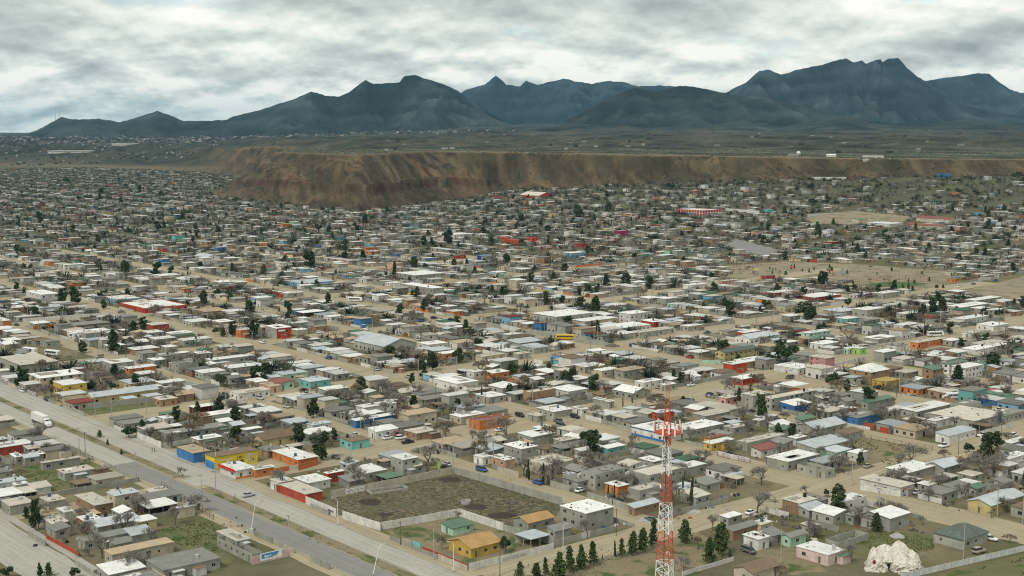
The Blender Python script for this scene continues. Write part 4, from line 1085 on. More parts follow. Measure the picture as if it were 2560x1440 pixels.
hh = np.where(cys > 1250, height(cxs, np.maximum(cys, 1251)), 0.0); sd = mesa_sd(cxs, cys); XX = 1280 + FPX * cxs / (cys * CP + CAMH * SP)
toe_at = np.interp(XX, _tX, _tD)
order = np.argsort(cys)
nh = sum(1 for r in REG if r[2] == 'house') + 40; ns = 0; FAR_N = 0
for i in order:
    cy, kind, u, v, Lu, Lv, cx = cand[i]
    if sd[i] > -25: continue
    z = float(hh[i])
    if XX[i] > 1180 and hh[i] > 14 and rn.random() < np.clip((hh[i] - 10) / 34, 0, .8): continue
    if cy > 1150 and rn.random() < .27: continue
    if XX[i] < 560 and cy > 2700 and rn.random() < .25: continue
    if cy < 1700 and not free(u, u + Lu, v, v + Lv, .35): continue
    if excluded(cx, cy, z): continue
    wall, roof = rn.choice(GREY), rn.choice(ROOFS)
    H = rn.uniform(2.5, 3.1) if rn.random() < .85 else rn.uniform(4.6, 5.6)
    if cy < 560: wall = rn.choice('ggggggGGwwckc'); H = rn.uniform(2.5, 3.0)
    if kind == 'shed':
        H = rn.uniform(2.0, 2.6); wall = rn.choice('ggggGGkkkwcc'); roof = rn.choice('ggsscctbwwG')
    book(u, u + Lu, v, v + Lv)
    st = rn.choice('fffffpps') if kind == 'house' else rn.choice('ffsso')
    if kind == 'house' and nh < 300:
        build_house(u, v, Lu, Lv, H, wall, roof, st, z - .05 if z else 0, 1, None, 5000 + int(i)); nh += 1
    elif kind == 'shed' and ns < 300 and cy < 800:
        build_house(u, v, Lu, Lv, H, wall, roof, st, 0, 1 if cy < 520 else 0, None, 9000 + int(i), 'shed'); ns += 1
    else:
        if cy > 1100 and roof == 'w' and rn.random() < .42: roof = rn.choice('gctgc')
        far_house(u, v, Lu, Lv, H, wall, roof, z, rn.uniform(-.2, .3)); FAR_N += 1
stuff(add('distant_houses', far_mb.mesh('distant_houses', 'town_mix')), 'the mass of small grey and white houses filling the far town', 'houses')
print('STATS houses', nh, 'sheds', ns, 'far', FAR_N, 'trees', len(TREES), 'walls', len(WALLS))

# ------------------------------------------------------------------ lot walls
wall_far = MB(); NW = 0
def wall_obj(u0, v0, u1, v1, h, col, look, fixed=None, piers=True, seed=0, name='block_wall', cat='wall'):
    rnd = random.Random(seed)
    (x0, y0), (x1, y1) = xy(u0, v0), xy(u1, v1)
    L = math.dist((x0, y0), (x1, y1))
    if L < 1: return None
    o = add(name, None, None, (x0, y0, 0), math.atan2(y1 - y0, x1 - x0))
    n = max(1, int(L / 3.2)); s = L / n
    mb = MB(); a = 0
    for i in range(n):
        hh_ = h + rnd.uniform(-.06, .06)
        mb.box(i * s + .1, -.07, 0, (i + 1) * s - .1, .07, hh_)
    add('panel_run', mb.mesh('panel_run', 'weathered_wall'), o, color=col)
    q = MB(); q.box(-.11, -.11, 0, .11, .11, h + .08); me = q.mesh('pier', 'weathered_wall')
    for i in range(n + 1): add('pier', me, o, (i * s, 0, 0), color=tuple(c * .92 for c in col))
    reg(o, look, 'wall', cat, 'walls around the lots', (x0 + x1) / 2, (y0 + y1) / 2, fixed)
    return o
WC = {'g': (.36, .36, .305), 'w': (.66, .65, .60), 'c': (.50, .45, .36), 'o': (.60, .20, .065), 'r': (.42, .07, .04), 'b': (.1, .26, .5), 'n': (.42, .62, .48), 'Y': (.58, .49, .24), 'k': (.3, .2, .13), 't': (.2, .5, .47), 'l': (.42, .62, .2)}
WN = {'g': 'grey block', 'w': 'white', 'c': 'beige', 'o': 'orange', 'r': 'red', 'b': 'blue', 'n': 'mint green', 'Y': 'pale yellow', 'k': 'brown', 't': 'turquoise', 'l': 'lime'}
WSPEC = '''B -60 850 850 668 2.5 c|long plain wall along the upper side of the scrub lot
B 850 668 1650 903 2.6 g|long grey wall along the street side of the scrub lot
B 22 1003 300 1093 2.5 w|white wall of the scrub lot facing the avenue
A 2278 893 2500 988 2.6 w|white wall with dark lettering beside the avenue
B 312 1085 885 985 2.4 w|weathered white wall across the inside of the scrub lot
B 892 985 1215 1093 2.4 w|pale wall between the scrub lot and the yellow house
B 965 1388 1588 1232 1.9 w|long white wall with faded lettering along the dirt street
B 1592 1210 1790 1160 1.9 g|grey wall between the white wall and the white gate
B 1790 1158 1862 1140 1.9 w|white gate below the grey two-storey house
B 1864 1140 2040 1095 1.7 g|grey wall in front of the two-storey house by pines
B 1215 1093 1590 1200 2 g|grey wall behind the silver carport
B 945 1375 620 1245 1.3 r|low dark red fence before the yellow house
B 600 1240 540 1215 2 t|turquoise gate before the yellow house
B 530 1212 470 1190 1.8 c|pale patched fence before the yellow house
A 1900 698 2150 645 1.8 o|orange wall beside the corner shop
A 2152 645 2218 632 1.5 w|short white gate between two orange walls
A 2222 645 2365 603 2.2 o|orange wall under the long orange house
C 20 1428 395 1318 1.2 w|low white wall below the park pines
C 1340 790 1640 838 2 w|ornate white front wall of the corner house
C 1375 332 1445 345 2.3 r|dark red gate of the long yard
C 1490 360 1550 372 2.3 r|dark red gate panel beside a yellow post
C 1555 375 1800 300 2.2 g|grey yard wall beside the dark red gates
A 1015 400 1200 478 2.4 w|white compound wall facing the avenue
A 1015 395 1450 305 2.4 w|white compound wall running back from the avenue
A 572 195 1130 135 2.6 g|grey wall before the long yellow building
G 80 622 405 562 2.2 w|white wall at the grassy corner lot
G 430 622 910 528 1.5 c|long pale wall along the grassy lot
G 495 1050 840 1238 1.3 r|low red and white wall beside the concrete road
E 1350 578 1620 605 3 g|tall grey wall before the big grey hall
E 1195 535 1350 572 2.6 w|white wall with dark gate near the big hall
E 1740 640 1990 672 2.2 g|grey wall before the white-roofed complex
E 1000 495 1190 540 2.4 g|grey wall up the street from the big hall
E 590 965 890 1075 2.2 g|grey wall below the wide white-roofed house
D 170 492 830 445 2.3 w|very long pale wall beside the dirt street
D 1165 935 1640 1045 1.8 Y|yellow wall along the narrow street
F 1155 825 1375 775 2 w|white wall next to the pink two-storey house
F 1790 695 1850 680 2 o|orange wall end by the long orange front
F 160 800 300 800 1.8 n|pale green fence before the dark-roofed yellow house
F 805 30 1020 48 3 r|red and white striped wall behind the playground
B 680 620 742 632 2.6 l|lime green board beside the narrow grey house
B 1175 660 1330 700 2.2 c|pale wall with red top below the salmon annex
C 280 530 520 585 1.6 w|low white wall with red posts by the yellow block
W 950 635 1280 590 4 w|painted outfield wall of the ball field
W 340 590 590 625 4 w|white wall beside the red and white building
W 985 195 1240 195 5 w|long white wall with dark gate on the mesa rim'''
for k, l in enumerate(WSPEC.split('\n')):
    s, lab = l.split('|'); a = s.split()
    p0, p1 = ground(*pix(a[0], float(a[1]), float(a[2]))), ground(*pix(a[0], float(a[3]), float(a[4])))
    if a[0] == 'W' and k == len(WSPEC.split('\n')) - 1:
        zz = 78; p0, p1 = (ground(*pix(a[0], float(a[q]), float(a[q + 1])), 76.0) for q in (1, 3))
    o = wall_obj(*uv(*p0), *uv(*p1), float(a[5]), WC[a[6]], '', lab, seed=k)
    o.location.z = max(0, h1(*p0)); NW += 1
keep = sorted(((xy((a + c) / 2, (b + d) / 2)[1], a, b, c, d, h) for a, b, c, d, h in WALLS))
for (cy, u0, v0, u1, v1, h) in keep:
    cx, cy = xy((u0 + u1) / 2, (v0 + v1) / 2)
    if cy > 1300 or not in_view(cx, cy): continue
    n = 5; ok = True
    for i in range(n + 1):
        a, b = u0 + (u1 - u0) * i / n, v0 + (v1 - v0) * i / n
        if not free(a - .1, a + .1, b - .1, b + .1, .05) : ok = False; break
        if excluded(*xy(a, b), 0): ok = False; break
    if not ok: continue
    c = rn.choice('ggggggggggggwwwcckYo' if rn.random() < .4 else 'gggggggwc')
    if cy < 560 and c not in 'gwc': c = 'g'
    if cy < 900 and NW < 300:
        ln = 'long ' if abs(u1 - u0) + abs(v1 - v0) > 18 else ''
        wall_obj(u0, v0, u1, v1, h, (lambda f: tuple(q * f for q in WC[c]))(rn.uniform(.8, 1.1)), f'{"tall " if h > 1.95 else "low "}{ln}{WN[c]} lot wall', seed=NW); NW += 1
    else:
        (x0, y0), (x1, y1) = xy(u0, v0), xy(u1, v1); col = (lambda f: tuple(q * f for q in WC[c]))(rn.uniform(.75, 1.05))
        d = Vector((x1 - x0, y1 - y0)).normalized() * .08; nx_, ny_ = -d.y, d.x
        A, B, C_, D_ = (x0 + nx_, y0 + ny_), (x1 + nx_, y1 + ny_), (x1 - nx_, y1 - ny_), (x0 - nx_, y0 - ny_)
        wall_far.quad([(*p, h) for p in (A, B, C_, D_)], 0, col)
        for p, q in ((A, B), (B, C_), (C_, D_), (D_, A)): wall_far.quad([(*p, 0), (*q, 0), (*q, h), (*p, h)], 0, col)
stuff(add('distant_lot_walls', wall_far.mesh('distant_lot_walls', 'town_mix')), 'grey and pale lot walls threading between the far houses', 'walls')
# ------------------------------------------------------------------ trees
def leaf_cloud(mb, pts, size, rnd, mi=0):
    for p in pts:
        s = size * rnd.uniform(.6, 1.3)
        a = Vector((rnd.gauss(0, 1), rnd.gauss(0, 1), rnd.gauss(0, 1))).normalized(); b = a.orthogonal().normalized()
        c = a.cross(b); p = Vector(p)
        mb.quad([tuple(p + b * s), tuple(p + c * s * .8), tuple(p - b * s), tuple(p - c * s * .8)], mi)
def t_pine(seed, slim=1.15, n=1350):
    r = random.Random(seed); tr, cr = MB(), MB()
    tr.tube((0, 0, 0), (0, 0, .55), .022, .014, 6); tr.tube((0, 0, .55), (.01, 0, .97), .014, .003, 5)
    pts = []
    k = 30
    for i in range(k):
        z = .14 + .84 * (i / k) ** .95; rad = slim * .30 * (1 - (z - .12) / .9) ** .62 * r.uniform(.35, 1.2)
        nb = 5
        for j in range(nb):
            a = r.uniform(0, 6.28); e = (math.cos(a) * rad, math.sin(a) * rad, z + r.uniform(-.03, .03))
            if j < 2: tr.tube((0, 0, z - .03), e, .005, .002, 3)
            for _ in range(n // (k * nb)):
                t = r.uniform(.35, 1.05); pts.append((e[0] * t + r.gauss(0, .02), e[1] * t + r.gauss(0, .02), z + (e[2] - z) * t + r.gauss(0, .022)))
    leaf_cloud(cr, pts, .044, r); return tr, cr
def t_round(seed, n=1000, flat=1.0):
    r = random.Random(seed); tr, cr = MB(), MB()
    tr.tube((0, 0, 0), (.01, 0, .3), .035, .025, 6)
    cl = []
    for i in range(15):
        a, el = r.uniform(0, 6.28), r.uniform(-.35, 1)
        q = (math.cos(a) * .27 * (1 - .35 * max(el, 0)) * flat, math.sin(a) * .27 * (1 - .35 * max(el, 0)) * flat, .55 + .3 * el)
        cl.append((q, r.uniform(.11, .19))); tr.tube((.01, 0, .28), q, .015, .004, 4)
    pts = []
    for _ in range(n):
        q, s = r.choice(cl); d = Vector((r.gauss(0, 1), r.gauss(0, 1), r.gauss(0, 1))).normalized() * s * r.uniform(.6, 1.0)
        pts.append((q[0] + d.x, q[1] + d.y, q[2] + d.z * .85))
    leaf_cloud(cr, pts, .052, r); return tr, cr
def t_tall(seed, n=950):
    r = random.Random(seed); tr, cr = MB(), MB()
    tr.tube((0, 0, 0), (.015, .01, .6), .025, .012, 6); tr.tube((.015, .01, .6), (0, 0, .92), .012, .004, 5)
    cl = []
    for i in range(16):
        z = r.uniform(.22, .95); a = r.uniform(0, 6.28); rad = .23 * (1.05 - abs(z - .5) * 1.1) * r.uniform(.4, 1)
        q = (math.cos(a) * rad, math.sin(a) * rad, z); cl.append((q, r.uniform(.09, .15))); tr.tube((0, 0, z - .1), q, .008, .003, 3)
    pts = []
    for _ in range(n):
        q, s = r.choice(cl); d = Vector((r.gauss(0, 1), r.gauss(0, 1), r.gauss(0, 1))).normalized() * s * r.uniform(.5, 1.05)
        pts.append((q[0] + d.x, q[1] + d.y, min(1, q[2] + d.z)))
    leaf_cloud(cr, pts, .048, r); return tr, cr
def t_cypress(seed, n=500):
    r = random.Random(seed); tr, cr = MB(), MB()
    tr.tube((0, 0, 0), (0, 0, .9), .014, .003, 5); pts = []
    for _ in range(n):
        z = r.uniform(.06, 1); a = r.uniform(0, 6.28); rad = .075 * min(1, z * 6) * (1 - z) ** .45 * r.uniform(.6, 1.1)
        pts.append((math.cos(a) * rad, math.sin(a) * rad, z))
    leaf_cloud(cr, pts, .034, r); return tr, cr
def t_palm(seed):
    r = random.Random(seed); tr, cr = MB(), MB()
    for i in range(6): tr.tube((0, 0, i * .11), (0, 0, i * .11 + .11), .05, .042, 7)
    for i in range(34):
        a, e = r.uniform(0, 6.28), r.uniform(-.5, 1.2); p = Vector((0, 0, .66)); d = Vector((math.cos(a) * math.cos(e), math.sin(a) * math.cos(e), math.sin(e)))
        s = d.cross(Vector((0, 0, 1))).normalized() * .03
        for k in range(4):
            q = p + d * .085; cr.quad([tuple(p - s), tuple(p + s), tuple(q + s), tuple(q - s)]); p = q; d.z -= .3; d.normalize()
    return tr, cr
def t_bare(seed, leaves=0, spread=1.0):
    r = random.Random(seed); tr, cr = MB(), MB(); tips = []
    def br(p, d, L, rad, lev):
        q = p + d * L
        (tr if lev < 2 else cr).tube(p, q, max(rad, .0062), max(rad * .65, .005), 5 if lev < 2 else 3)
        if lev >= 4: tips.append(q); return
        for _ in range(3 if lev else 4):
            a = Vector((r.gauss(0, 1), r.gauss(0, 1), r.gauss(0, 1))).normalized()
            nd = (d + a * .62 * spread + Vector((0, 0, .12))).normalized()
            br(p + d * L * r.uniform(.7, 1), nd, L * r.uniform(.62, .85), rad * .55, lev + 1)
    br(Vector((0, 0, 0)), Vector((r.uniform(-.1, .1), r.uniform(-.1, .1), 1)).normalized(), .26, .022, 0)
    for t in tips:
        for _ in range(3):
            d = Vector((r.gauss(0, 1), r.gauss(0, 1), r.gauss(.3, 1))).normalized() * .07
            cr.tube(t, t + d * 1.3, .0055, .003, 3)
    if leaves: leaf_cloud(cr, [t + Vector((r.gauss(0, .03), r.gauss(0, .03), r.gauss(0, .03))) for t in tips for _ in range(leaves)], .03, r, 1)
    return tr, cr
KIND = {}
def mk(kind, gens, bark, mats, words, group):
    L = []
    for g in gens:
        tr, cr = g; hmax = max(p[2] for p in cr.v)
        L.append((tr.mesh('trunk', bark), cr.mesh('crown', mats), hmax))
    KIND[kind] = (L, words, group)
mk('p', [t_pine(s, w_, n_) for s, w_, n_ in ((1, 1.1, 1350), (2, 1.35, 1100), (3, .95, 1350), (4, 1.25, 900), (41, 1.5, 1350), (42, 1.05, 750))], 'bark', 'pine_leaf', 'green pine', 'pines')
mk('e', [t_tall(s) for s in (5, 6, 7)] + [t_pine(8, 1.1)], 'bark', 'dark_leaf', 'dark evergreen tree', 'evergreens of the town')
mk('r', [t_round(s) for s in (9, 10, 11)], 'bark', 'dark_leaf', 'round-crowned evergreen', 'evergreens of the town')
mk('c', [t_cypress(s) for s in (12, 13)], 'bark', 'dark_leaf', 'slender cypress', 'cypresses')
mk('y', [t_palm(s) for s in (14, 15)], 'bark', 'pine_leaf', 'fan palm', 'palms')
mk('b', [t_bare(s) for s in (16, 17, 18, 19)], 'bark', 'twig', 'bare grey tree', 'bare trees')
mk('o', [t_bare(s, 3, 1.2) for s in (20, 21, 22)], 'bark', ['twig', 'ochre_leaf'], 'ochre-leaved tree', 'bare trees')
mk('u', [t_bare(s, 1, 1.4) for s in (23, 24)], 'twig', ['twig', 'scrub_leaf'], 'brown twiggy shrub', 'bare trees')
NT_ = {}
def tree(kind, x, y, z, h, rnd, wide=1.0):
    L, words, group = KIND[kind]; tm, cm, hm = rnd.choice(L)
    s = h / hm
    nm = {'p': 'pine_tree', 'e': 'evergreen_tree', 'r': 'evergreen_tree', 'c': 'cypress_tree', 'y': 'palm_tree', 'b': 'bare_tree', 'o': 'ochre_tree', 'u': 'shrub'}[kind]
    o = add(nm, None, None, (x, y, z - .05), rnd.uniform(0, 6.28), scale=(s * wide, s * wide, s))
    o.rotation_euler = (rnd.gauss(0, .035), rnd.gauss(0, .035), rnd.uniform(0, 6.28)); wv = rnd.uniform(.85, 1.2); o.scale = (s * wide * wv, s * wide * wv * rnd.uniform(.85, 1.15), s)
    add('trunk', tm, o); add('crown', cm, o)
    sz = 'tall ' if h > {'p': 8, 'e': 10, 'r': 8, 'c': 6, 'b': 7, 'o': 5}.get(kind, 5) else 'small ' if h < {'p': 4, 'e': 5, 'r': 4, 'c': 3.5, 'b': 4.5, 'o': 3}.get(kind, 2) else ''
    reg(o, sz + words, nm.replace('_', ' '), 'shrub' if kind == 'u' else 'tree', group, x, y)
    NT_[kind] = NT_.get(kind, 0) + 1
    return o
# evergreens: sheet; x, ground y, height in sheet units, kind, width
ESPEC = '''D|465 362 128 e 1.2,565 362 122 e 1.3,1515 372 122 e 1.1,1730 598 115 e 1.2,1660 600 70 e 1.3,1890 612 145 e 1,2145 458 130 e 1,2440 382 112 e 1,845 722 178 e 1,1915 378 58 r 1.1,1175 148 108 e 1.3,930 168 138 e 1.1,735 122 72 e 1.2,1960 152 92 p 1.2,2095 172 60 e 1.2,1640 975 105 r 1.2,1930 902 88 e 1.4,1985 928 142 e 1,1010 988 112 e 1.3,95 905 95 e 1,140 893 82 e 1,390 1012 95 e 1,1315 1235 122 e .9,1465 1200 122 p .9,2130 1083 48 r 1.3,2330 1205 152 e 1.2,840 1003 75 r .8,1600 583 52 r 1.2,620 722 90 e 1.2,230 112 55 e 1,770 395 70 e 1.2
A|740 397 58 p .9,800 457 50 p .8,905 527 50 p .9,960 402 95 r 1.2,1060 372 110 e 1.2,2400 562 210 e 1.3,2330 450 90 e 1,200 1003 95 e 1,270 1090 245 e .8,300 1436 115 p .9,365 1436 112 p .9,560 1446 92 r 1.1,50 1446 92 r 1.2,350 960 80 u 1.4
E|405 162 125 c 1.6,550 107 92 e 1.2,850 82 62 e 1.2,945 92 75 e 1,1130 288 78 p 1.2,630 412 98 e 1.2,1590 198 82 p 1.2,1985 247 118 e 1.1,2130 222 100 e 1.2,2300 242 100 e 1.2,1850 292 92 e 1.3,1535 362 105 e 1.2,1650 352 62 e 1.3,1790 392 92 e 1.3,1895 438 145 e 1.1,1235 62 85 e 1.4,850 515 70 r 1.6,935 563 92 p 1.3,1030 673 68 r 1.1,690 852 155 e 1.1,615 912 145 e 1,535 952 85 e 1.2,1705 963 138 r .95,1555 862 75 r .8,2480 932 98 e 1,380 778 32 r 1.6,440 778 42 r 1.3,635 97 42 r 1,1340 600 60 o 1.5
B|875 198 95 e 1,1835 444 105 r 1.4,1235 1254 125 r 1.1,1385 702 75 c .9,1405 717 162 c 1,1510 752 172 c .9,1583 712 110 c .9,1995 852 105 c 1,2085 782 78 c 1,2040 857 112 c .9,1055 132 112 c 1,2175 143 72 c 1,2105 170 75 c 1,790 404 140 o 1.3,600 300 70 o 1.2,2110 872 88 o 1.1,1410 150 60 o 1.2,350 130 50 o 1.4,540 120 40 o 1.5,760 1240 120 o .8,500 1140 45 o 1,2500 560 60 o 1.2
P|400 1040 272 p .95,650 1050 262 p 1.1,785 975 270 p .75,960 1062 440 p .85,1140 938 405 p .8,1315 898 385 p .75,1475 838 368 p .85,1890 715 292 p .7,2050 695 375 p .75,2190 655 392 p .7,2335 575 425 p .6,1792 714 255 c 1
C|40 1185 190 p .8,300 1275 255 p .9,215 1335 205 p .85,370 1295 72 p .8,2310 605 262 e 1.2,2150 513 78 r 1.1,605 285 225 e .8,435 162 135 c 1.5,20 158 72 p 1.2,1090 838 62 r .9,20 832 152 c 1,75 902 212 c .9,118 805 105 c 1,268 663 52 p 1,1010 255 120 o 1.1,1965 562 80 o 1.3,395 692 82 o 1,135 1234 105 o .9,750 1436 95 o 1,2450 1182 72 o 1.2,1510 745 88 u 1.2,1210 960 75 o 1.3
F|790 802 192 r 1.05,675 822 112 r 1.05,930 463 125 r 1.45,1050 237 130 e 1.1,1130 992 135 r .95,1240 1013 95 e 1.2,380 453 118 e 1.1,645 403 82 r 1.1,1250 387 76 r 1.1,1795 473 122 e 1,1880 443 145 e 1,1950 443 142 e 1.1,2095 352 62 r 1.2,2065 433 62 e 1,2010 583 98 e 1,1150 543 42 r 1.9,1645 603 58 y 1.3,220 373 62 y 1.2,175 403 62 e 1,35 303 52 y 1.2,2550 403 110 e 1,525 1003 58 y 1.3,1700 250 60 p .8,2370 1000 110 o 1.2,1720 950 80 o 1.3,1730 260 40 p 1,1910 250 40 r 1
U|345 603 52 e 1,180 703 95 e .9,420 663 52 r 1,800 833 108 e 1.4,620 853 75 e 1,1130 843 72 e 1.5,1240 988 82 e 1.3,550 1003 78 e 1,1345 683 78 e 1.2,1770 653 105 r 1.05,1995 608 88 e .9,1000 543 45 p 1.2,1165 633 48 e 1.3,1550 753 62 e 1.5,1905 623 52 e 1,1990 493 58 e 1.5,2460 423 45 r 2,1310 748 62 e .8,1365 743 62 e .9,40 893 95 e .9,30 953 62 e 1.2,1650 613 48 e 1.4,950 823 36 r 1.6,635 1013 42 r 1,1440 520 40 e 1,1290 515 50 e .8
T|750 513 102 e .9,585 523 52 r 1,900 533 52 e 1.2,295 693 105 e .9,1360 663 65 e 1.3,1185 743 62 r 1,1140 683 46 e 1.2,1945 783 72 e .8,2370 753 72 r .9,2475 803 62 e .8,2300 1013 135 e 1,1200 483 42 e 1.4,1760 523 42 p 1.2,550 773 52 r 1.1,1995 603 52 e .8,2400 593 36 r 1.2,2480 593 42 e 1.5,170 913 52 r 1.2,940 415 30 e 1,1040 460 70 e .6,510 690 50 r 1,490 380 40 r 1.6
W|970 443 68 r 1,1095 543 75 e 1.2,990 548 50 r 1.3,775 618 62 e 1,1030 763 95 e .9,620 838 65 e 1.2,1535 763 46 p 1.2,2270 933 75 e 1,2520 353 58 r 1.8,1140 693 52 p 1,2080 473 42 e 1.4,2440 863 62 e 1.2,660 843 42 r 1,2290 713 65 e 1.2,2380 703 65 e 1.2,2430 793 48 r 1.3,1380 120 20 r 1.4'''
rt = random.Random(77)
for l in ESPEC.split('\n'):
    t, items = l.split('|')
    for it in items.split(','):
        a = it.split(); X, Y = pix(t, float(a[0]), float(a[1])); x, y = ground(X, Y); z = h1(x, y)
        hpx = float(a[2]) / TILE[t][2]
        f = y * CP + (CAMH - z) * SP
        tree(a[3], x, y, z, hpx * f / FPX * 1.02, rt, float(a[4]))
BSPEC = '''A|985 1412 175,1250 480 100,1360 700 90
B|1240 424 200,1040 464 130,2180 493 135,390 143 135,90 150 120,1260 960 110,880 1020 90,60 640 120
C|605 754 165,575 964 185,940 824 75,240 1094 145,30 1396 125,1620 634 135,1715 604 175,2420 954 115,1850 874 125,1280 1334 165,2250 700 190,2330 690 180,2390 640 150,1740 1100 70,1250 230 110,1500 300 120,2320 1000 60
F|1980 990 120,700 620 140,560 330 90,480 300 100,1460 340 60,2350 800 120,2450 760 120,640 700 110
E|600 640 120,430 600 100,1340 440 110,1080 370 110,830 420 100,960 200 70,1250 720 80,2140 420 80,390 1045 120,1240 600 60,1640 700 70
D|760 990 150,1150 290 80,1720 700 60,1660 290 100,780 370 80,900 480 90,1790 930 100,2030 250 80,1290 760 80'''
for l in BSPEC.split('\n'):
    t, items = l.split('|')
    for it in items.split(','):
        a = it.split(); x, y = ground(*pix(t, float(a[0]), float(a[1])))
        tree('b', x, y, 0, float(a[2]) / TILE[t][2] * (y * CP + CAMH * SP) / FPX, rt, rt.uniform(1.0, 1.35))
# bare yard trees everywhere else: the closest singly, the rest as one mass
mass = MB()
TREES = sorted(((xy(u, v)[1], u, v) for u, v in TREES))
tx = np.array([xy(u, v)[0] for _, u, v in TREES]); ty = np.array([c for c, _, _ in TREES])
tz = np.where(ty > 1250, height(tx, np.maximum(ty, 1251)), 0.0); tsd = mesa_sd(tx, ty)
PROTO = []
for s in (31, 32, 33):
    r = random.Random(s); P = []
    for _ in range(46):
        d = Vector((r.gauss(0, 1), r.gauss(0, 1), abs(r.gauss(.4, .7)))).normalized()
        P.append((d * r.uniform(.05, .25) + Vector((0, 0, .15)), d * r.uniform(.5, .62) + Vector((r.gauss(0, .1), r.gauss(0, .1), .3))))
    PROTO.append(P)
for i, (cy, u, v) in enumerate(TREES):
    x, y = tx[i], ty[i]
    if not in_view(x, y) or tsd[i] > -10: continue
    if not free(u - .8, u + .8, v - .8, v + .8, 0) and y < 1600: continue
    if excluded(x, y, tz[i]): continue
    k = rt.random()
    kd = 'b' if k < .6 else 'o' if k < .67 else 'e' if k < .72 else 'u'
    if (y < 1000 or (kd == 'e' and y < 2300 and rt.random() < .5)) and NT_.get(kd, 0) < 290:
        tree(kd, x, y, tz[i], rt.uniform(5, 10) if kd == 'e' else rt.uniform(3, 8) if kd != 'u' else rt.uniform(1.2, 2.8), rt, rt.uniform(1, 1.4))
    else:
        h = rt.uniform(3, 8.2); w = rt.uniform(.9, 1.7); zz = tz[i]
        g = rt.random()
        c = (.135, .12, .097) if g < .60 else (.15, .115, .065) if g < .69 else (.03, .046, .022)
        kf = rt.uniform(.75, 1.25); c = tuple(q * kf for q in c)
        rr = .024 * h if g < .82 else .06 * h
        if y > 1300: rr *= 1.5
        mass.tube((x, y, zz - 1), (x, y, zz + h * .4), .02 * h, .015 * h, 3, 0, c)
        for p, q in rt.choice(PROTO)[: 46 if y < 1000 else 22]:
            p, q = p * h, q * h
            d = Vector((-(q - p).y, (q - p).x, (q - p).z * .3)); d = d.normalized() * rr
            mass.quad([(x + p.x * w - d.x, y + p.y * w - d.y, zz + p.z - d.z), (x + p.x * w + d.x, y + p.y * w + d.y, zz + p.z + d.z), (x + q.x * w + d.x * .4, y + q.y * w + d.y * .4, zz + q.z + d.z), (x + q.x * w - d.x * .4, y + q.y * w - d.y * .4, zz + q.z - d.z)], 0, c)
stuff(add('distant_bare_trees', mass.mesh('distant_bare_trees', 'town_mix')), 'hazy mass of bare winter trees between the far houses', 'trees')
# desert scrub on the mesa, its slopes and the plain behind
scr = MB(); ico = [(0, 0, 1), (.9, 0, .3), (.28, .85, .3), (-.72, .53, .35), (-.72, -.53, .3), (.28, -.85, .35)]
sx, sy = [], []
while len(sx) < 9000:
    X, D = RNG.uniform(420, 2620, 4000), RNG.uniform(0, 1, 4000) ** 1.4 * 2600 + 2000
    x_ = (X - 1280) / FPX * (D * CP + 14); d_ = mesa_sd(x_, D)
    m_ = d_ > 4
    sx += list(x_[m_]); sy += list(D[m_])
sl = []
while len(sl) < 2200:
    X, D = RNG.uniform(520, 2640, 4000), RNG.uniform(1990, 2720, 4000); x_ = (X - 1280) / FPX * (D * CP + 14); d_ = mesa_sd(x_, D)
    sl += [(a, b) for a, b, q, c in zip(x_, D, d_, X) if -5 < q < 125 and (c > 1000 or RNG.random() < .35) and vnoise(np.array([a / 45]), np.array([b / 45]))[0] > .52]
sx = sx[:9000] + [q[0] for q in sl]; sy = sy[:9000] + [q[1] for q in sl]
sx, sy = np.array(sx), np.array(sy); sz = height(sx, sy)
for x, y, z in zip(sx, sy, sz):
    s = rt.uniform(.7, 2.2) * (1 + (y - 2000) / 2500); c = tuple(q * rt.uniform(.7, 1.3) for q in (.034, .04, .024)); k = len(scr.v)
    scr.v.extend([(x + p[0] * s * rt.uniform(.8, 1.2), y + p[1] * s, z + p[2] * s * .8 - .1) for p in ico])
    for a, b in ((1, 2), (2, 3), (3, 4), (4, 5), (5, 1)): scr.f.append((k, k + a, k + b)); scr.m.append(0); scr.c.append(c)
stuff(add('desert_scrub', scr.mesh('desert_scrub', 'town_mix')), 'dark desert bushes dotted over the mesa and the plain behind', 'scrub')
# weeds in the lots and on the median, litter in the yards
gr = MB()
def tufts(t, P, n, c, s0, s1):
    Q = [ground(*pix(t, *p)) for p in P]; x0, x1 = min(q[0] for q in Q), max(q[0] for q in Q); y0, y1 = min(q[1] for q in Q), max(q[1] for q in Q)
    k = 0
    while k < n:
        x, y = rt.uniform(x0, x1), rt.uniform(y0, y1); k += 1
        if not inpoly(x, y, Q): continue
        if vnoise(np.array([x / 7]), np.array([y / 7]))[0] < .42: continue
        s = rt.uniform(s0, s1); a = rt.uniform(0, 3.14); dx, dy = math.cos(a) * s, math.sin(a) * s
        cc = tuple(q * rt.uniform(.7, 1.3) for q in c)
        gr.quad([(x - dx, y - dy, .0), (x + dx, y + dy, .0), (x + dx * .6, y + dy * .6, s * .9), (x - dx * .6, y - dy * .6, s * .9)], 0, cc)
tufts('B', [(0, 840), (850, 670), (1640, 900), (1560, 990), (1215, 1085), (890, 975), (310, 1080), (20, 990)], 5200, (.13, .125, .065), .12, .32)
tufts('A', [(1130, 1090), (1560, 1020), (1660, 1080), (1640, 1380), (1400, 1240)], 2600, (.08, .105, .035), .12, .35)
tufts('A', [(90, 640), (420, 560), (930, 690), (330, 815)], 1600, (.08, .105, .035), .12, .35)
tufts('C', [(1230, 405), (1400, 400), (1850, 490), (1560, 615)], 1500, (.12, .115, .055), .15, .4)
tufts('A', [(1780, 905), (1850, 900), (2500, 1190), (2440, 1215)], 1600, (.07, .10, .03), .12, .4)
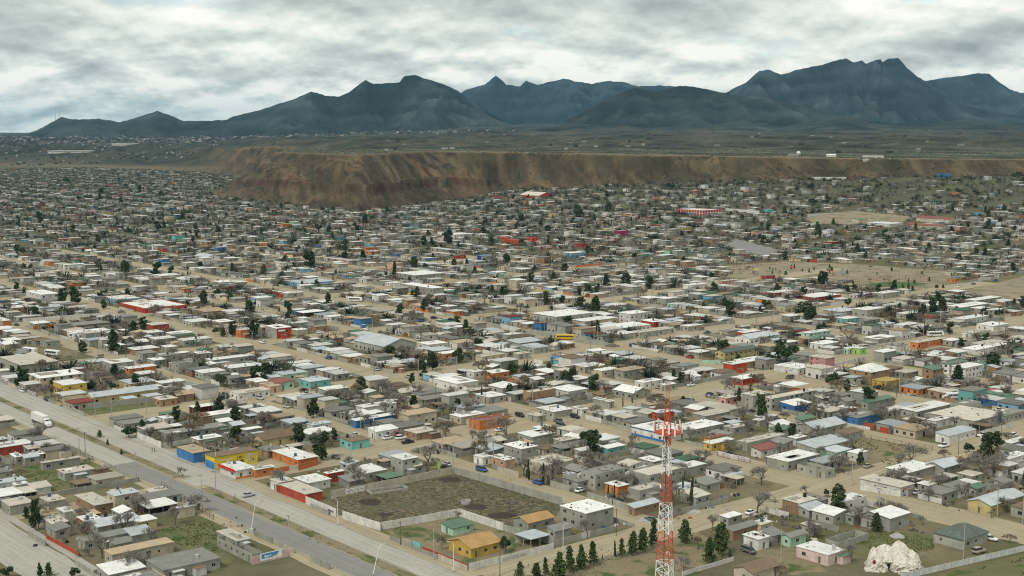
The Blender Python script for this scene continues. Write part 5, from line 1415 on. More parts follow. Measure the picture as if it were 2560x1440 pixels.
tufts('C', [(1200, 1085), (1880, 1120), (1890, 1230), (1500, 1300)], 1400, (.08, .105, .035), .12, .35)
tufts('B', [(1000, 1440), (2000, 1200), (2800, 1100), (2800, 1500)], 2600, (.14, .12, .06), .1, .3)
tufts('C', [(1800, 1470), (2560, 1290), (2560, 1440)], 1500, (.09, .105, .04), .12, .35)
stuff(add('grass', gr.mesh('grass', 'town_mix')), 'rough weeds and grass in the open lots and median', 'grass')
jb = MB(); nj = 0
PALJ = ((.06, .055, .05), (.03, .03, .03), (.1, .09, .075), (.16, .13, .1), (.3, .29, .26), (.5, .49, .46), (.22, .15, .09), (.65, .64, .6), (.08, .12, .24), (.3, .09, .06), (.05, .05, .05))
while nj < 2600:
    nj += 1
    y0 = 260 + 800 * rt.random() ** 1.6; x0 = rt.uniform(-.42, .42) * (y0 + 60); u, v = uv(x0, y0)
    if not in_view(x0, y0): continue
    inblk = any(a * K < v < b * K for a, b in IV_V[:12]) and any((a + rnd_u(v / K)) * K < u < (b + rnd_u(v / K)) * K for a, b in IV_U[:9])
    if not inblk or v < 205 * K and rt.random() < .5: continue
    if excluded(x0, y0, 0): continue
    rad = rt.uniform(.6, 3.2); main = rt.choice(PALJ)
    for _ in range(rt.randrange(4, 16)):
        x, y = x0 + rt.gauss(0, rad), y0 + rt.gauss(0, rad); u, v = uv(x, y)
        if not free(u - .4, u + .4, v - .4, v + .4, 0): continue
        s = rt.uniform(.12, .7); h = rt.uniform(.05, .6); a = rt.uniform(0, 3.14); w = s * rt.uniform(.2, .9)
        c = main if rt.random() < .5 else rt.choice(PALJ)
        ca, sa = math.cos(a), math.sin(a); k = len(jb.v)
        for zz, f in ((0, 1), (h, .8)):
            for px_, py_ in ((-s, -w), (s, -w), (s, w), (-s, w)): jb.v.append((x + (px_ * ca - py_ * sa) * f, y + (px_ * sa + py_ * ca) * f, zz + rt.uniform(0, .15) * (zz > 0)))
        for q in ((4, 5, 6, 7), (0, 1, 5, 4), (1, 2, 6, 5), (2, 3, 7, 6), (3, 0, 4, 7)): jb.f.append(tuple(k + i for i in q)); jb.m.append(0); jb.c.append(c)
stuff(add('yard_litter', jb.mesh('yard_litter', 'town_mix')), 'scrap, planks and rubble lying about in the yards', 'litter')
# ------------------------------------------------------------------ vehicles
def wheel_mesh(r, w):
    m = MB(); m.tube((0, -w / 2, 0), (0, w / 2, 0), r, r, 12, 0, cap=True); m.tube((0, -w / 2 - .01, 0), (0, w / 2 + .01, 0), r * .55, r * .55, 10, 1, cap=True)
    return m.mesh('wheel', ['rubber', 'frame_metal'])
WH = {'car': wheel_mesh(.33, .22), 'bus': wheel_mesh(.5, .3)}
def loft(secs):
    """closed body through cross-sections (x, [(y, z)...])"""
    m = MB(); n = len(secs[0][1])
    for x, s in secs: m.v.extend([(x, y, z) for y, z in s])
    for i in range(len(secs) - 1):
        for j in range(n):
            k = (j + 1) % n; m.f.append((i * n + j, i * n + k, (i + 1) * n + k, (i + 1) * n + j)); m.m.append(0); m.c.append(None)
    for q in (tuple(range(n))[::-1], tuple((len(secs) - 1) * n + j for j in range(n))): m.f.append(q); m.m.append(0); m.c.append(None)
    return m
def sec(w, z0, z1, tuck=.1): return [(-w + .06, z0), (-w, z0 + .18), (-w, z1 - tuck), (-w + tuck, z1), (w - tuck, z1), (w, z1 - tuck), (w, z0 + .18), (w - .06, z0)]
CARS = {}
def mk_car(kind):
    W = .88
    if kind == 'sedan':
        body = [(-2.2, sec(.74, .35, .78)), (-1.95, sec(W, .25, .95)), (-.9, sec(W, .22, .98)), (.9, sec(W, .22, .94)), (1.9, sec(W - .04, .25, .82)), (2.2, sec(.72, .35, .66))]
        cab = [(-1.75, sec(.62, .9, .98, .03)), (-1.0, sec(.66, .9, 1.40)), (.15, sec(.66, .9, 1.42)), (.95, sec(.66, .88, .97, .03))]; top = (-1.0, .15, .58, 1.425)
    elif kind == 'suv':
        body = [(-2.3, sec(.84, .4, 1.0)), (-2.1, sec(.93, .3, 1.1)), (.9, sec(.93, .28, 1.1)), (2.0, sec(.9, .3, 1.0)), (2.3, sec(.8, .4, .85))]
        cab = [(-2.2, sec(.76, 1.05, 1.12, .03)), (-2.0, sec(.78, 1.05, 1.75)), (.2, sec(.78, 1.05, 1.76)), (1.0, sec(.76, 1.0, 1.1, .03))]; top = (-2.0, .2, .7, 1.765)
    elif kind == 'van':
        body = [(-2.4, sec(.86, .4, 1.1)), (-2.3, sec(.95, .3, 1.2)), (1.2, sec(.95, .28, 1.15)), (2.1, sec(.9, .3, .95)), (2.35, sec(.8, .4, .8))]
        cab = [(-2.35, sec(.8, 1.1, 1.2, .03)), (-2.2, sec(.82, 1.1, 1.8)), (.6, sec(.82, 1.1, 1.8)), (1.7, sec(.78, 1.0, 1.08, .03))]; top = (-2.2, .6, .74, 1.805)
    else:
        body = [(-2.6, sec(.86, .4, 1.0, .04)), (-2.5, sec(.92, .32, 1.05, .04)), (.9, sec(.92, .3, 1.05)), (2.2, sec(.9, .32, 1.0)), (2.5, sec(.8, .4, .85))]
        cab = [(-.75, sec(.76, 1.0, 1.1, .03)), (-.6, sec(.78, 1.0, 1.72)), (.45, sec(.78, 1.0, 1.73)), (1.15, sec(.76, .98, 1.07, .03))]; top = (-.6, .45, .7, 1.735)
    bm, gm = loft(body), loft(cab)
    if kind == 'pickup': bm.box(-2.42, -.72, 1.051, -.95, .72, 1.058)
    tp = MB(); tp.box(top[0], -top[2], top[3] - .02, top[1], top[2], top[3] + .03)
    hl = MB(); hl.box(-.03, -.16, -.08, .03, .16, .08)
    ends = body[-1][0]
    CARS[kind] = (bm.mesh('body', 'car_paint', True), gm.mesh('windows', 'window_glass'), tp.mesh('roof', 'car_paint'), hl.mesh('headlight', 'lamp_lens'), ends)
for k in ('sedan', 'suv', 'van', 'pickup'): mk_car(k)
PAINT = {'white': (.72, .72, .70), 'silver': (.42, .43, .43), 'black': (.02, .02, .022), 'grey': (.12, .12, .115), 'red': (.30, .03, .03), 'blue': (.04, .09, .25), 'tan': (.33, .29, .22), 'green': (.05, .10, .06), 'yellow': (.65, .40, .03)}
def car(kind, t, x, y, ang, col, extra='', lab=None):
    gx, gy = ground(*pix(t, x, y)); b, g, r, h, e = CARS[kind]
    o = add({'sedan': 'parked_car', 'suv': 'parked_car', 'van': 'minivan', 'pickup': 'pickup_truck'}[kind], None, None, (gx, gy, .08 + h1(gx, gy)), ROT + ang)
    add('body', b, o, color=PAINT[col]); add('windows', g, o); add('roof', r, o, color=PAINT[col])
    for sx_ in (-1.38, 1.4):
        for sy_ in (-.8, .8): add('wheel', WH['car'], o, (sx_, sy_, .33))
    for sy_ in (-.6, .6): add('headlight', h, o, (e - .1, sy_, .72 if kind == 'sedan' else .82))
    reg(o, f'{col} {dict(sedan="sedan", suv="sport utility car", van="minivan", pickup="pickup")[kind]}{extra}', 'car', 'car', 'vehicles in the streets', gx, gy, lab)
PI2 = math.pi / 2
CSPEC = '''sedan A 1850 838 0 silver|silver sedan turning at the avenue crossing
sedan D 165 1012 1 white|;sedan D 255 1037 1 silver|;pickup D 350 1077 1 black|;sedan D 140 982 1 red|
sedan D 2330 817 3 black|;sedan D 2480 862 0 white|;suv D 2545 882 0 white|;sedan D 2240 792 3 green|;sedan D 2030 725 0 red|;sedan D 1720 1088 0 white|;suv D 1660 1066 0 black|;sedan D 2260 1005 0 black|
suv E 700 468 0 black|;sedan E 757 478 0 white|;sedan E 60 902 0 white|;suv E 20 873 0 white|;sedan E 1040 158 3 white|;sedan E 1860 838 0 white|;suv E 1620 1238 1 grey|
sedan B 115 390 0 white|;sedan B 355 412 0 white|white sedan in the yard below the long blue house;van B 400 385 1 red|dark red van behind the two white cars;suv B 455 412 0 white|white sport utility car beside the beige house;pickup B 505 442 0 black|black pickup in front of the white cars
sedan B 1190 353 0 white|;van B 1055 650 3 blue|blue van parked against the scrub lot wall;sedan B 790 630 3 black|;sedan B 2065 885 1 black|black car at the end of the lane by the mast;sedan B 1790 803 0 white|
van C 510 1255 3 grey|grey minivan parked before the white cube house;suv C 2225 1258 0 tan|tan sport utility car near the panel fence;sedan C 2310 1163 3 white|white car behind the dark hipped house
pickup C 2255 392 0 white|white pickup beside the big dark pine;suv C 2485 392 0 white|;sedan C 1765 818 0 silver|silver car inside the ornate white wall;sedan C 1185 303 3 red|;sedan C 535 213 0 black|
sedan F 1640 742 0 black|black sedan on the wide dirt street;sedan F 2075 627 3 silver|;sedan F 2110 638 3 grey|;suv F 1545 543 3 black|;sedan F 2480 553 0 white|;sedan F 2080 232 0 white|;sedan F 2185 212 0 blue|;pickup F 2350 187 0 blue|;sedan F 2195 167 3 black|;sedan F 2085 162 3 black|
pickup F 1480 988 3 black|black pickup with covered bed by the yellow front;sedan W 500 942 0 white|;suv W 595 947 0 black|;sedan A 2500 555 3 grey|;sedan B 2310 1020 1 grey|'''
for q in CSPEC.replace('\n', ';').split(';'):
    a, lab = q.split('|'); a = a.split()
    car(a[0], a[1], float(a[2]), float(a[3]), (int(a[4]) * PI2) + random.uniform(-.12, .12), a[5], '', lab or None)
def bus(t, x, y, ang, col, L, lab, school=False, z=0):
    gx, gy = ground(*pix(t, x, y)); W, H = 1.22, 2.95
    o = add('school_bus' if school else 'bus', None, None, (gx, gy, .08 + h1(gx, gy)), ROT + ang)
    if school: b = loft([(-L / 2, sec(W - .1, .5, H - .05, .25)), (-L / 2 + .15, sec(W, .45, H, .3)), (L / 2 - 1.9, sec(W, .45, H, .3)), (L / 2 - 1.7, sec(W, .45, H - .35, .3)), (L / 2 - 1.5, sec(W - .15, .5, 1.6, .15)), (L / 2, sec(W - .3, .5, 1.35, .15))])
    else: b = loft([(-L / 2, sec(W - .1, .45, H - .1, .25)), (-L / 2 + .2, sec(W, .4, H, .3)), (L / 2 - .5, sec(W, .4, H, .3)), (L / 2, sec(W - .1, .45, H - .5, .3))])
    add('body', b.mesh('body', 'car_paint'), o, color=PAINT[col])
    n = int((L - 2.4) / 1.0) if school else int((L - 1.2) / 1.6)
    wl_ = .78 if school else 1.45; stp = 1.0 if school else 1.6
    wm = MB(); wm.box(-wl_ / 2, -.02, 0, wl_ / 2, .02, .72 if school else .95); wm = wm.mesh('window', 'window_glass')
    for s in (-1, 1):
        for i in range(n): add('window', wm, o, (-L / 2 + .6 + wl_ / 2 + i * stp, s * (W + .005), 1.62 if school else 1.45))
    f = MB(); f.box(-.02, -1, 0, .02, 1, .8)
    add('windscreen', f.mesh('windscreen', 'window_glass'), o, (L / 2 - (1.66 if school else .12), 0, 1.75))
    if school or col == 'white':
        st = MB(); st.box(-L / 2 + .3, -W - .012, 1.28, L / 2 - 2, W + .012, 1.34); add('stripe', st.mesh('stripe', 'dark_steel'), o)
    for sx_ in (-L / 2 + 2.4, L / 2 - 1.5):
        for sy_ in (-1.08, 1.08): add('wheel', WH['bus'], o, (sx_, sy_, .5))
    hl = MB(); hl.box(-.04, -.18, 0, .04, .18, .2); hl = hl.mesh('headlight', 'lamp_lens')
    for sy_ in (-.75, .75): add('headlight', hl, o, (L / 2, sy_, .9))
    reg(o, f'{col} bus', 'bus', 'bus', 'buses', gx, gy, lab)
bus('C', 2045, 112, math.pi - .55, 'white', 11.6, 'white school bus parked beside the mint green house', True)
for t, x, y, a, c, L, lab in (('F', 330, 503, .0, 'white', 10.5, 'white coach at the roadside near the round tree'), ('F', 1900, 598, -.5, 'white', 10, 'white bus behind the long orange front'),
        ('F', 1400, 303, -.1, 'white', 10, 'white bus with many windows near the football pitch'), ('W', 395, 948, 0, 'white', 10.5, 'white bus beside the playground fence'),
        ('D', 640, 655, -1.4, 'white', 10, 'white bus in the bus yard next to the evergreen'), ('D', 392, 740, -1.2, 'white', 9.5, 'white bus standing alone at the bus yard front'),
        ('D', 225, 722, -1.2, 'white', 9, 'dusty white bus at the bus yard edge'), ('D', 565, 615, -1.3, 'white', 9, 'white bus at the back of the bus yard'), ('D', 690, 322, -1.3, 'white', 10, 'white bus at the head of the street by two evergreens'),
        ('E', 115, 338, -.9, 'white', 10, 'white coach with dark windows up the street from the warehouse'), ('E', 335, 326, -.4, 'yellow', 9, 'yellow bus beside the open ground-floor hall'), ('E', 550, 306, -.4, 'yellow', 9, 'yellow bus under the hall overhang'),
        ('E', 1680, 622, -.75, 'yellow', 11, 'yellow bus parked in front of the white-roofed complex')):
    bus(t, x, y, a, c, L, lab)
def truck():
    gx, gy = ground(*pix('A', 310, 300)); o = add('semi_truck', None, None, (gx, gy, .07), ROT - PI2)
    m = MB(); m.box(-8.2, -1.28, 1.15, 4.6, 1.28, 4.0); add('trailer_box', m.mesh('trailer_box', 'car_paint'), o, color=(.70, .70, .66))
    m = MB()
    for i in range(21): m.box(-8.1 + i * .62, -1.295, 1.25, -8.06 + i * .62, 1.295, 3.9)
    add('ribs', m.mesh('ribs', 'frame_metal'), o)
    m = MB(); m.box(-8, -.5, .8, 7.5, .5, 1.14); add('chassis', m.mesh('chassis', 'dark_steel'), o)
    b = loft([(4.95, sec(1.2, .8, 3.3, .2)), (6.5, sec(1.2, .8, 3.1, .25)), (7.0, sec(1.15, .7, 2.1, .15)), (8.6, sec(1.05, .6, 1.85, .25)), (8.8, sec(.95, .6, 1.5, .2))])
    add('cab', b.mesh('cab', 'car_paint'), o, color=PAINT['white'])
    f = MB(); f.box(-.03, -.95, 0, .03, .95, .75); add('windscreen', f.mesh('windscreen', 'window_glass'), o, (6.78, 0, 2.2))
    w = MB(); w.box(-.5, -.02, 0, .5, .02, .6)
    wm = w.mesh('window', 'window_glass')
    for s in (-1, 1): add('window', wm, o, (5.95, s * 1.21, 2.2))
    for x in (-7.2, -6.0, 4.2, 5.4, 7.9):
        for s in (-1, 1): add('wheel', WH['bus'], o, (x, s * 1.05, .5))
    reg(o, '', 'truck', 'truck', 'vehicles in the streets', gx, gy, 'white semi truck with long box trailer on the avenue')
truck()

# more cars along the street edges and in front yards
rcar = random.Random(404); nc_ = 0; tries = 0
while nc_ < 70 and tries < 4000:
    tries += 1
    if rcar.random() < .5: sv, hw, a, b = rcar.choice(UST[:4]); cu, cv, an = rcar.uniform(a, min(b, 800)), sv + rcar.choice((-1, 1)) * (hw - 1.6), PI2
    else: su, hw, a, b = rcar.choice(VST[:5]); cv = rcar.uniform(a, 700); cu, an = su + rnd_u(cv) + rcar.choice((-1, 1)) * (hw - 1.6), 0
    x, y = xy(cu * K, cv * K)
    if not in_view(x, y, 0, -20) or y > 900 or excluded(x, y, 0) or not free(cu * K - 2, cu * K + 2, cv * K - 2, cv * K + 2, .3): continue
    car(rcar.choice(('sedan', 'sedan', 'suv', 'van', 'pickup')), 'X', *proj(x, y, 0), an + rcar.choice((0, math.pi)) + rcar.uniform(-.1, .1), rcar.choice(('white', 'white', 'silver', 'black', 'grey', 'red', 'blue', 'tan', 'green'))); nc_ += 1
    book(cu * K - 2.2, cu * K + 2.2, cv * K - 2.2, cv * K + 2.2)
# ------------------------------------------------------------------ poles and lamps
pm = MB(); pm.tube((0, 0, 0), (0, 0, 9.5), .16, .09, 8, cap=True); POLE = pm.mesh('shaft', 'concrete')
pm = MB(); pm.tube((0, 0, 0), (0, 0, 8), .13, .09, 7, cap=True); WOOD = pm.mesh('shaft', 'bark')
pm = MB(); pm.box(-.9, -.05, 0, .9, .05, .12); ARM = pm.mesh('crossarm', 'bark')
pm = MB()
for x in (-.8, 0, .8): pm.tube((x, 0, .12), (x, 0, .3), .05, .04, 6, cap=True)
INS = pm.mesh('insulator', 'mast_white')
pm = MB(); pm.tube((0, 0, 0), (0, 0, .9), .22, .22, 9, cap=True); TRF = pm.mesh('transformer', 'frame_metal')
NP = [0]
def pole(x, y, rnd, kind=None, lab=None):
    k = kind or rnd.choice('cccw')
    o = add('utility_pole', None, None, (x, y, -.02), ROT + rnd.choice((0, PI2)), scale=(1, 1, rnd.uniform(.85, 1.1)))
    add('shaft', POLE if k == 'c' else WOOD, o); top = 9.2 if k == 'c' else 7.6
    a = add('crossarm', ARM, o, (0, .12, top)); add('insulator', INS, a)
    tr = rnd.random() < .15
    if tr: add('transformer', TRF, o, (.35, 0, top - 1.6))
    reg(o, ('slim grey concrete' if k == 'c' else 'dark wooden') + ' utility pole' + (' with transformer' if tr else ''), 'pole', 'pole', 'utility poles', x, y, lab); NP[0] += 1
rp = random.Random(5)
for l in '''A 1015 722,1605 802,1500 862,2150 1212,590 502,635 522,1520 602,710 250,830 240,1090 225,2285 330
B 845 600,1265 720,700 1310,450 1195,255 430,1190 1429,2055 1130,760 530,1415 560,80 570,1560 290
C 220 525,1280 755,1010 700,750 1340,870 270,2390 430,1480 1000,2550 1050,95 150,2110 1300,1610 100
D 1675 1120,1475 590,1545 520,940 740,735 720,1280 930,320 490,210 480,2135 600,1945 650,2190 450,600 1000
E 1080 1110,1955 1210,525 610,710 1090,255 920,1145 770,990 810,1735 680,1890 640,1205 400,430 520,1950 560,2315 1060,1255 600
F 715 440,860 870,1340 500,1650 760,80 960,1230 480,570 500,740 590,1210 730,2280 640,1500 340,1395 250,2425 160,2560 250,580 850,305 480'''.split('\n'):
    t, it = l[0], l[2:].split(',')
    for q in it:
        x, y = map(float, q.split()); pole(*ground(*pix(t, x, y)), rp)
PL = []
for (sv, hw, a, b) in UST:
    u = a + 12; PL.append([])
    while u < b and NP[0] < 290:
        u += rp.uniform(30, 48); x, y = xy(u * K, (sv + hw + .4) * K)
        if in_view(x, y) and y < 1200 and not excluded(x, y, 0) and free(u * K - .3, u * K + .3, (sv + hw + .4) * K - .3, (sv + hw + .4) * K + .3, 0): pole(x, y, rp); PL[-1].append((x, y))
for (su, hw, a, b) in VST:
    v = a + 8; PL.append([])
    while v < b and NP[0] < 299:
        v += rp.uniform(30, 48); uu = (su + rnd_u(v) - hw - .4) * K; x, y = xy(uu, v * K)
        if in_view(x, y) and y < 1200 and not excluded(x, y, 0) and free(uu - .3, uu + .3, v * K - .3, v * K + .3, 0): pole(x, y, rp); PL[-1].append((x, y))
for line in PL:                                     # sagging wires from pole to pole
    for p, q in zip(line, line[1:]):
        if math.dist(p, q) > 75 or min(p[1], q[1]) > 750: continue
        m = MB(); d = Vector((q[1] - p[1], p[0] - q[0])).normalized()
        for off in (-.7, 0, .7):
            P = [(p[0] + (q[0] - p[0]) * t_ + d.x * off - p[0], p[1] + (q[1] - p[1]) * t_ + d.y * off - p[1], 8.6 - 3.2 * t_ * (1 - t_)) for t_ in (0, .2, .4, .6, .8, 1)]
            for a_, b_ in zip(P, P[1:]): m.tube(a_, b_, .022, .022, 3)
        reg(add('power_line', m.mesh('power_line', 'dark_steel'), None, (*p, 0)), 'sagging dark power line span', 'line', 'power line', 'power lines', (p[0] + q[0]) / 2, (p[1] + q[1]) / 2)
def lamp(t, x, y, ax, ay, lab, tilt=0):
    gx, gy = ground(*pix(t, x, y)); o = add('street_lamp', None, None, (gx, gy, .05), math.atan2(ay, ax)); o.rotation_euler[1] = tilt
    m = MB(); m.tube((0, 0, 0), (0, 0, 7.2), .1, .07, 8); P = [(0, 0, 7.2), (.25, 0, 7.9), (.8, 0, 8.5), (1.7, 0, 8.8)]
    add('shaft', m.mesh('shaft', 'mast_white'), o)
    m = MB()
    for a, b in zip(P, P[1:]): m.tube(a, b, .07, .055, 7)
    add('arm', m.mesh('arm', 'mast_white'), o)
    m = MB(); m.box(1.6, -.16, 8.7, 2.3, .16, 8.86); h = add('lamp_head', m.mesh('lamp_head', 'frame_metal'), o)
    m = MB(); m.box(1.7, -.12, 8.66, 2.2, .12, 8.69); add('lens', m.mesh('lens', 'lamp_lens'), h)
    m = MB(); m.box(-.3, -.3, 0, .3, .3, .35); add('footing', m.mesh('footing', 'concrete'), o)
    reg(o, '', 'lamp', 'street lamp', 'street lamps', gx, gy, lab)
lamp('A', 2515, 1052, -VX, -VY, 'white curved street lamp beside the lettered white wall')
lamp('B', 845, 1398, -VX, -VY, 'white curved street lamp before the yellow house')
lamp('B', 245, 1425, VX, VY, 'leaning white street lamp on the median', .28)
lamp('A', 1870, 1080, VX, VY, 'leaning white street lamp across from the avenue crossing', .2)
lamp('B', 1660, 1255, -UX, -UY, 'white street lamp on the dirt street by the pines')
lamp('A', 1605, 640, -VX, -VY, 'white street lamp at the oil shop corner')

# ------------------------------------------------------------------ lattice mast
def mast():
    cx, cy = 31.9, 270.0
    o = add('lattice_mast', None, None, (cx, cy, 0), math.radians(8))
    lev = [0, 5.4, 11.5, 17.5, 23.6, 29.7, 35.8, 41.9, 48.0, 54.1, 61.6]
    side = lambda z: 5.85 - .0778 * z if z < 54 else 1.63 - (z - 54) * .06
    def corner(k, z):
        r = side(z) / math.sqrt(3); a = -PI2 + k * 2 * math.pi / 3
        return Vector((math.cos(a) * r, math.sin(a) * r, z))
    def bar(name, a, b, r, mat):
        d = b - a; m = MB(); m.tube((0, 0, 0), tuple(d), r, r, 5); return add(name, m.mesh(name, mat), o, tuple(a))
    for i in range(len(lev) - 1):
        mat = 'mast_white' if i % 2 == 0 else 'mast_red'
        z0, z1 = lev[i], lev[i + 1]; nb = 3
        for k in range(3): bar('leg', corner(k, z0), corner(k, z1), .125 - .006 * i, mat)
        for b in range(nb):
            a, c = z0 + (z1 - z0) * b / nb, z0 + (z1 - z0) * (b + 1) / nb
            for k in range(3):
                j = (k + 1) % 3
                bar('brace', corner(k, a), corner(j, c), .052, mat); bar('brace', corner(j, a), corner(k, c), .052, mat)
                bar('girt', corner(k, c), corner(j, c), .045, mat)
    z = 57.0
    m = MB()
    for i in range(12):
        a0, a1 = i * math.pi / 6, (i + 1) * math.pi / 6
        m.quad([(math.cos(t) * r, math.sin(t) * r, z + h) for t, r, h in ((a0, .8, .05), (a1, .8, .05), (a1, 2.6, .05), (a0, 2.6, .05))])
        m.quad([(math.cos(t) * 2.6, math.sin(t) * 2.6, z + h) for t, h in ((a0, -.25), (a1, -.25), (a1, .05), (a0, .05))])
        m.quad([(math.cos(t) * r, math.sin(t) * r, z - .1) for t, r in ((a0, .8), (a0, 2.6), (a1, 2.6), (a1, .8))])
    add('platform', m.mesh('platform', 'mast_red'), o)
    for i in range(3):
        a = i * 2 * math.pi / 3; m = MB(); m.tube((math.cos(a) * .3, math.sin(a) * .3, z - 2), (math.cos(a) * 2.5, math.sin(a) * 2.5, z - .1), .07, .07, 5); add('strut', m.mesh('strut', 'mast_red'), o)
    m = MB()
    for h in (.55, 1.05):
        for i in range(18):
            a0, a1 = i * math.pi / 9, (i + 1) * math.pi / 9
            m.tube((math.cos(a0) * 2.6, math.sin(a0) * 2.6, z + h), (math.cos(a1) * 2.6, math.sin(a1) * 2.6, z + h), .035, .035, 4)
    for i in range(18): a = i * math.pi / 9; m.tube((math.cos(a) * 2.6, math.sin(a) * 2.6, z), (math.cos(a) * 2.6, math.sin(a) * 2.6, z + 1.05), .03, .03, 4)
    add('railing', m.mesh('railing', 'mast_red'), o)
    am = MB(); am.box(-.15, -.09, -1.0, .15, .09, 1.1); AN = am.mesh('antenna_panel', 'mast_white')
    mp = MB(); mp.tube((0, 0, -1.3), (0, 0, 1.5), .05, .05, 5); MP = mp.mesh('antenna_pipe', 'mast_red')
    for i in range(9):
        a = (i // 3) * 2 * math.pi / 3 + .35 + (i % 3 - 1) * .42; r = 2.95
        p = add('antenna_pipe', MP, o, (math.cos(a) * 2.75, math.sin(a) * 2.75, z + .5)); add('antenna_panel', AN, o, (math.cos(a) * r, math.sin(a) * r, z + .7 + (i % 2) * .4), a + PI2)
    m = MB()
    for k in range(3): m.tube(tuple(corner(k, 61.6)), (math.cos(k * 2.094 - PI2) * .12, math.sin(k * 2.094 - PI2) * .12, 67.4), .05, .03, 5)
    for q in range(9): zz = 61.8 + q * .6; m.tube((-.2, -.12, zz), (.2, -.12, zz + .3), .02, .02, 4)
    add('spire', m.mesh('spire', 'mast_red'), o)
    m = MB(); m.tube((-1.0, -1.0, 0), (-.35, -.35, 57), .09, .07, 5); add('cable_run', m.mesh('cable_run', 'dark_steel'), o)
    for i, (zz, a) in enumerate(((45.4, 2.6), (31, 1.0))):
        m = MB(); m.tube((0, 0, 0), (.25, 0, 0), .45, .4, 14, cap=True); add('dish', m.mesh('dish', 'mast_white'), o, (math.cos(a) * 1.2, math.sin(a) * 1.2, zz), a)
    for k in range(3):
        m = MB(); m.box(-.6, -.6, 0, .6, .6, .5); c = corner(k, 0); add('footing', m.mesh('footing', 'concrete'), o, (c.x, c.y, 0))
    reg(o, '', 'mast', 'radio mast', 'masts', cx, cy, 'tall red and white lattice radio mast with antenna platform')
mast()

# ------------------------------------------------------------------ white rock grotto
def grotto():
    gx, gy = ground(*pix('C', 1610, 1400)); o = add('rock_grotto', None, None, (gx, gy + 3, -.1))
    def blob(name, x, y, r, h, seed, sharp=1.0, ry=1.0, z0=0.0):
        m = MB(); nu, nv = 34, 18
        for j in range(nv + 1):
            t = j / nv
            for i in range(nu):
                a = 2 * math.pi * i / nu
                pr = (1 - t ** (2.0 / sharp)) ** .5 if t < 1 else 0.0
                n = nfbm(np.array([math.cos(a) * 1.3 + seed * 3.1 + 9]), np.array([math.sin(a) * 1.3 + t * 2.6 + seed]), 4)[0]
                n3_ = nfbm(np.array([math.cos(a) * 4 + seed * 2.1 + 20]), np.array([math.sin(a) * 4 + t * 7 + seed]), 3)[0]; n4_ = nridge(np.array([math.cos(a) * 2.2 + seed + 30]), np.array([math.sin(a) * 2.2 + t * 4 + seed]), 3)[0]; rr = r * max(pr, .1) * (.42 + .5 * n + .3 * n3_ + .38 * n4_)
                m.v.append((x + math.cos(a) * rr, y + math.sin(a) * rr * ry, z0 + (h - z0) * t * (.86 + .28 * n)))
        for j in range(nv):
            for i in range(nu):
                k = (i + 1) % nu; m.f.append((j * nu + i, j * nu + k, (j + 1) * nu + k, (j + 1) * nu + i)); m.m.append(0); m.c.append(None)
        m.f.append(tuple(nv * nu + i for i in range(nu))); m.m.append(0); m.c.append(None)
        add(name, m.mesh(name, 'rock_plaster'), o)
    blob('boulder', -4.7, -.6, 2.7, 5.0, 1); blob('boulder', -1.7, 2.2, 3.3, 6.0, 2); blob('boulder', 1.7, .9, 3.0, 7.3, 3, .8); blob('boulder', 4.7, .2, 2.7, 5.2, 4)
    blob('boulder', 1.6, -1.6, 3.0, 4.6, 5); blob('boulder', -5.2, 1.2, 1.4, 5.6, 6, .8); blob('boulder', 3.4, -2.2, 2.4, 3.2, 7)
    for i in range(16): a_ = random.uniform(0, 6.28); blob('loose_rock', math.cos(a_) * random.uniform(6.5, 8.2), math.sin(a_) * random.uniform(3.8, 5) - .5, random.uniform(.3, .8), random.uniform(.4, .9), 20 + i)
    blob('arch_stone', -1.6, -.4, 2.3, 4.4, 8, 1.6, .9, 2.4)
    m = MB(); P = [(-.75, 0), (.75, 0), (.75, 1.7)] + [(math.cos(t) * .75, 1.7 + math.sin(t) * .8) for t in np.linspace(.2, 2.94, 8)] + [(-.75, 1.7)]
    m.quad([(x, 0, z) for x, z in P]); add('cave_shade_panel', m.mesh('cave_shade_panel', 'window_glass'), o, (-1.6, -1.25, .1))  # flat dark panel painted in for the shade inside the cave
    w = MB(); P = [(math.cos(t) * .42, math.sin(t) * .62) for t in np.linspace(0, 6.28, 15)[:-1]]; w.quad([(x, -.06, z) for x, z in P]); w.quad([(x, .3, z) for x, z in P][::-1])
    for i in range(14): a, b = P[i], P[(i + 1) % 14]; w.quad([(a[0], -.06, a[1]), (a[0], .3, a[1]), (b[0], .3, b[1]), (b[0], -.06, b[1])])
    wm = w.mesh('round_window', 'maroon_paint'); add('round_window', wm, o, (-6.0, -2.75, 2.7), -.5); add('round_window', wm, o, (.0, -3.95, 1.6), -.3)
    reg(o, '', 'grotto', 'grotto', 'sculpted rocks', gx, gy, 'white sculpted rock grotto with dark cave mouth by the panel fence')
grotto()

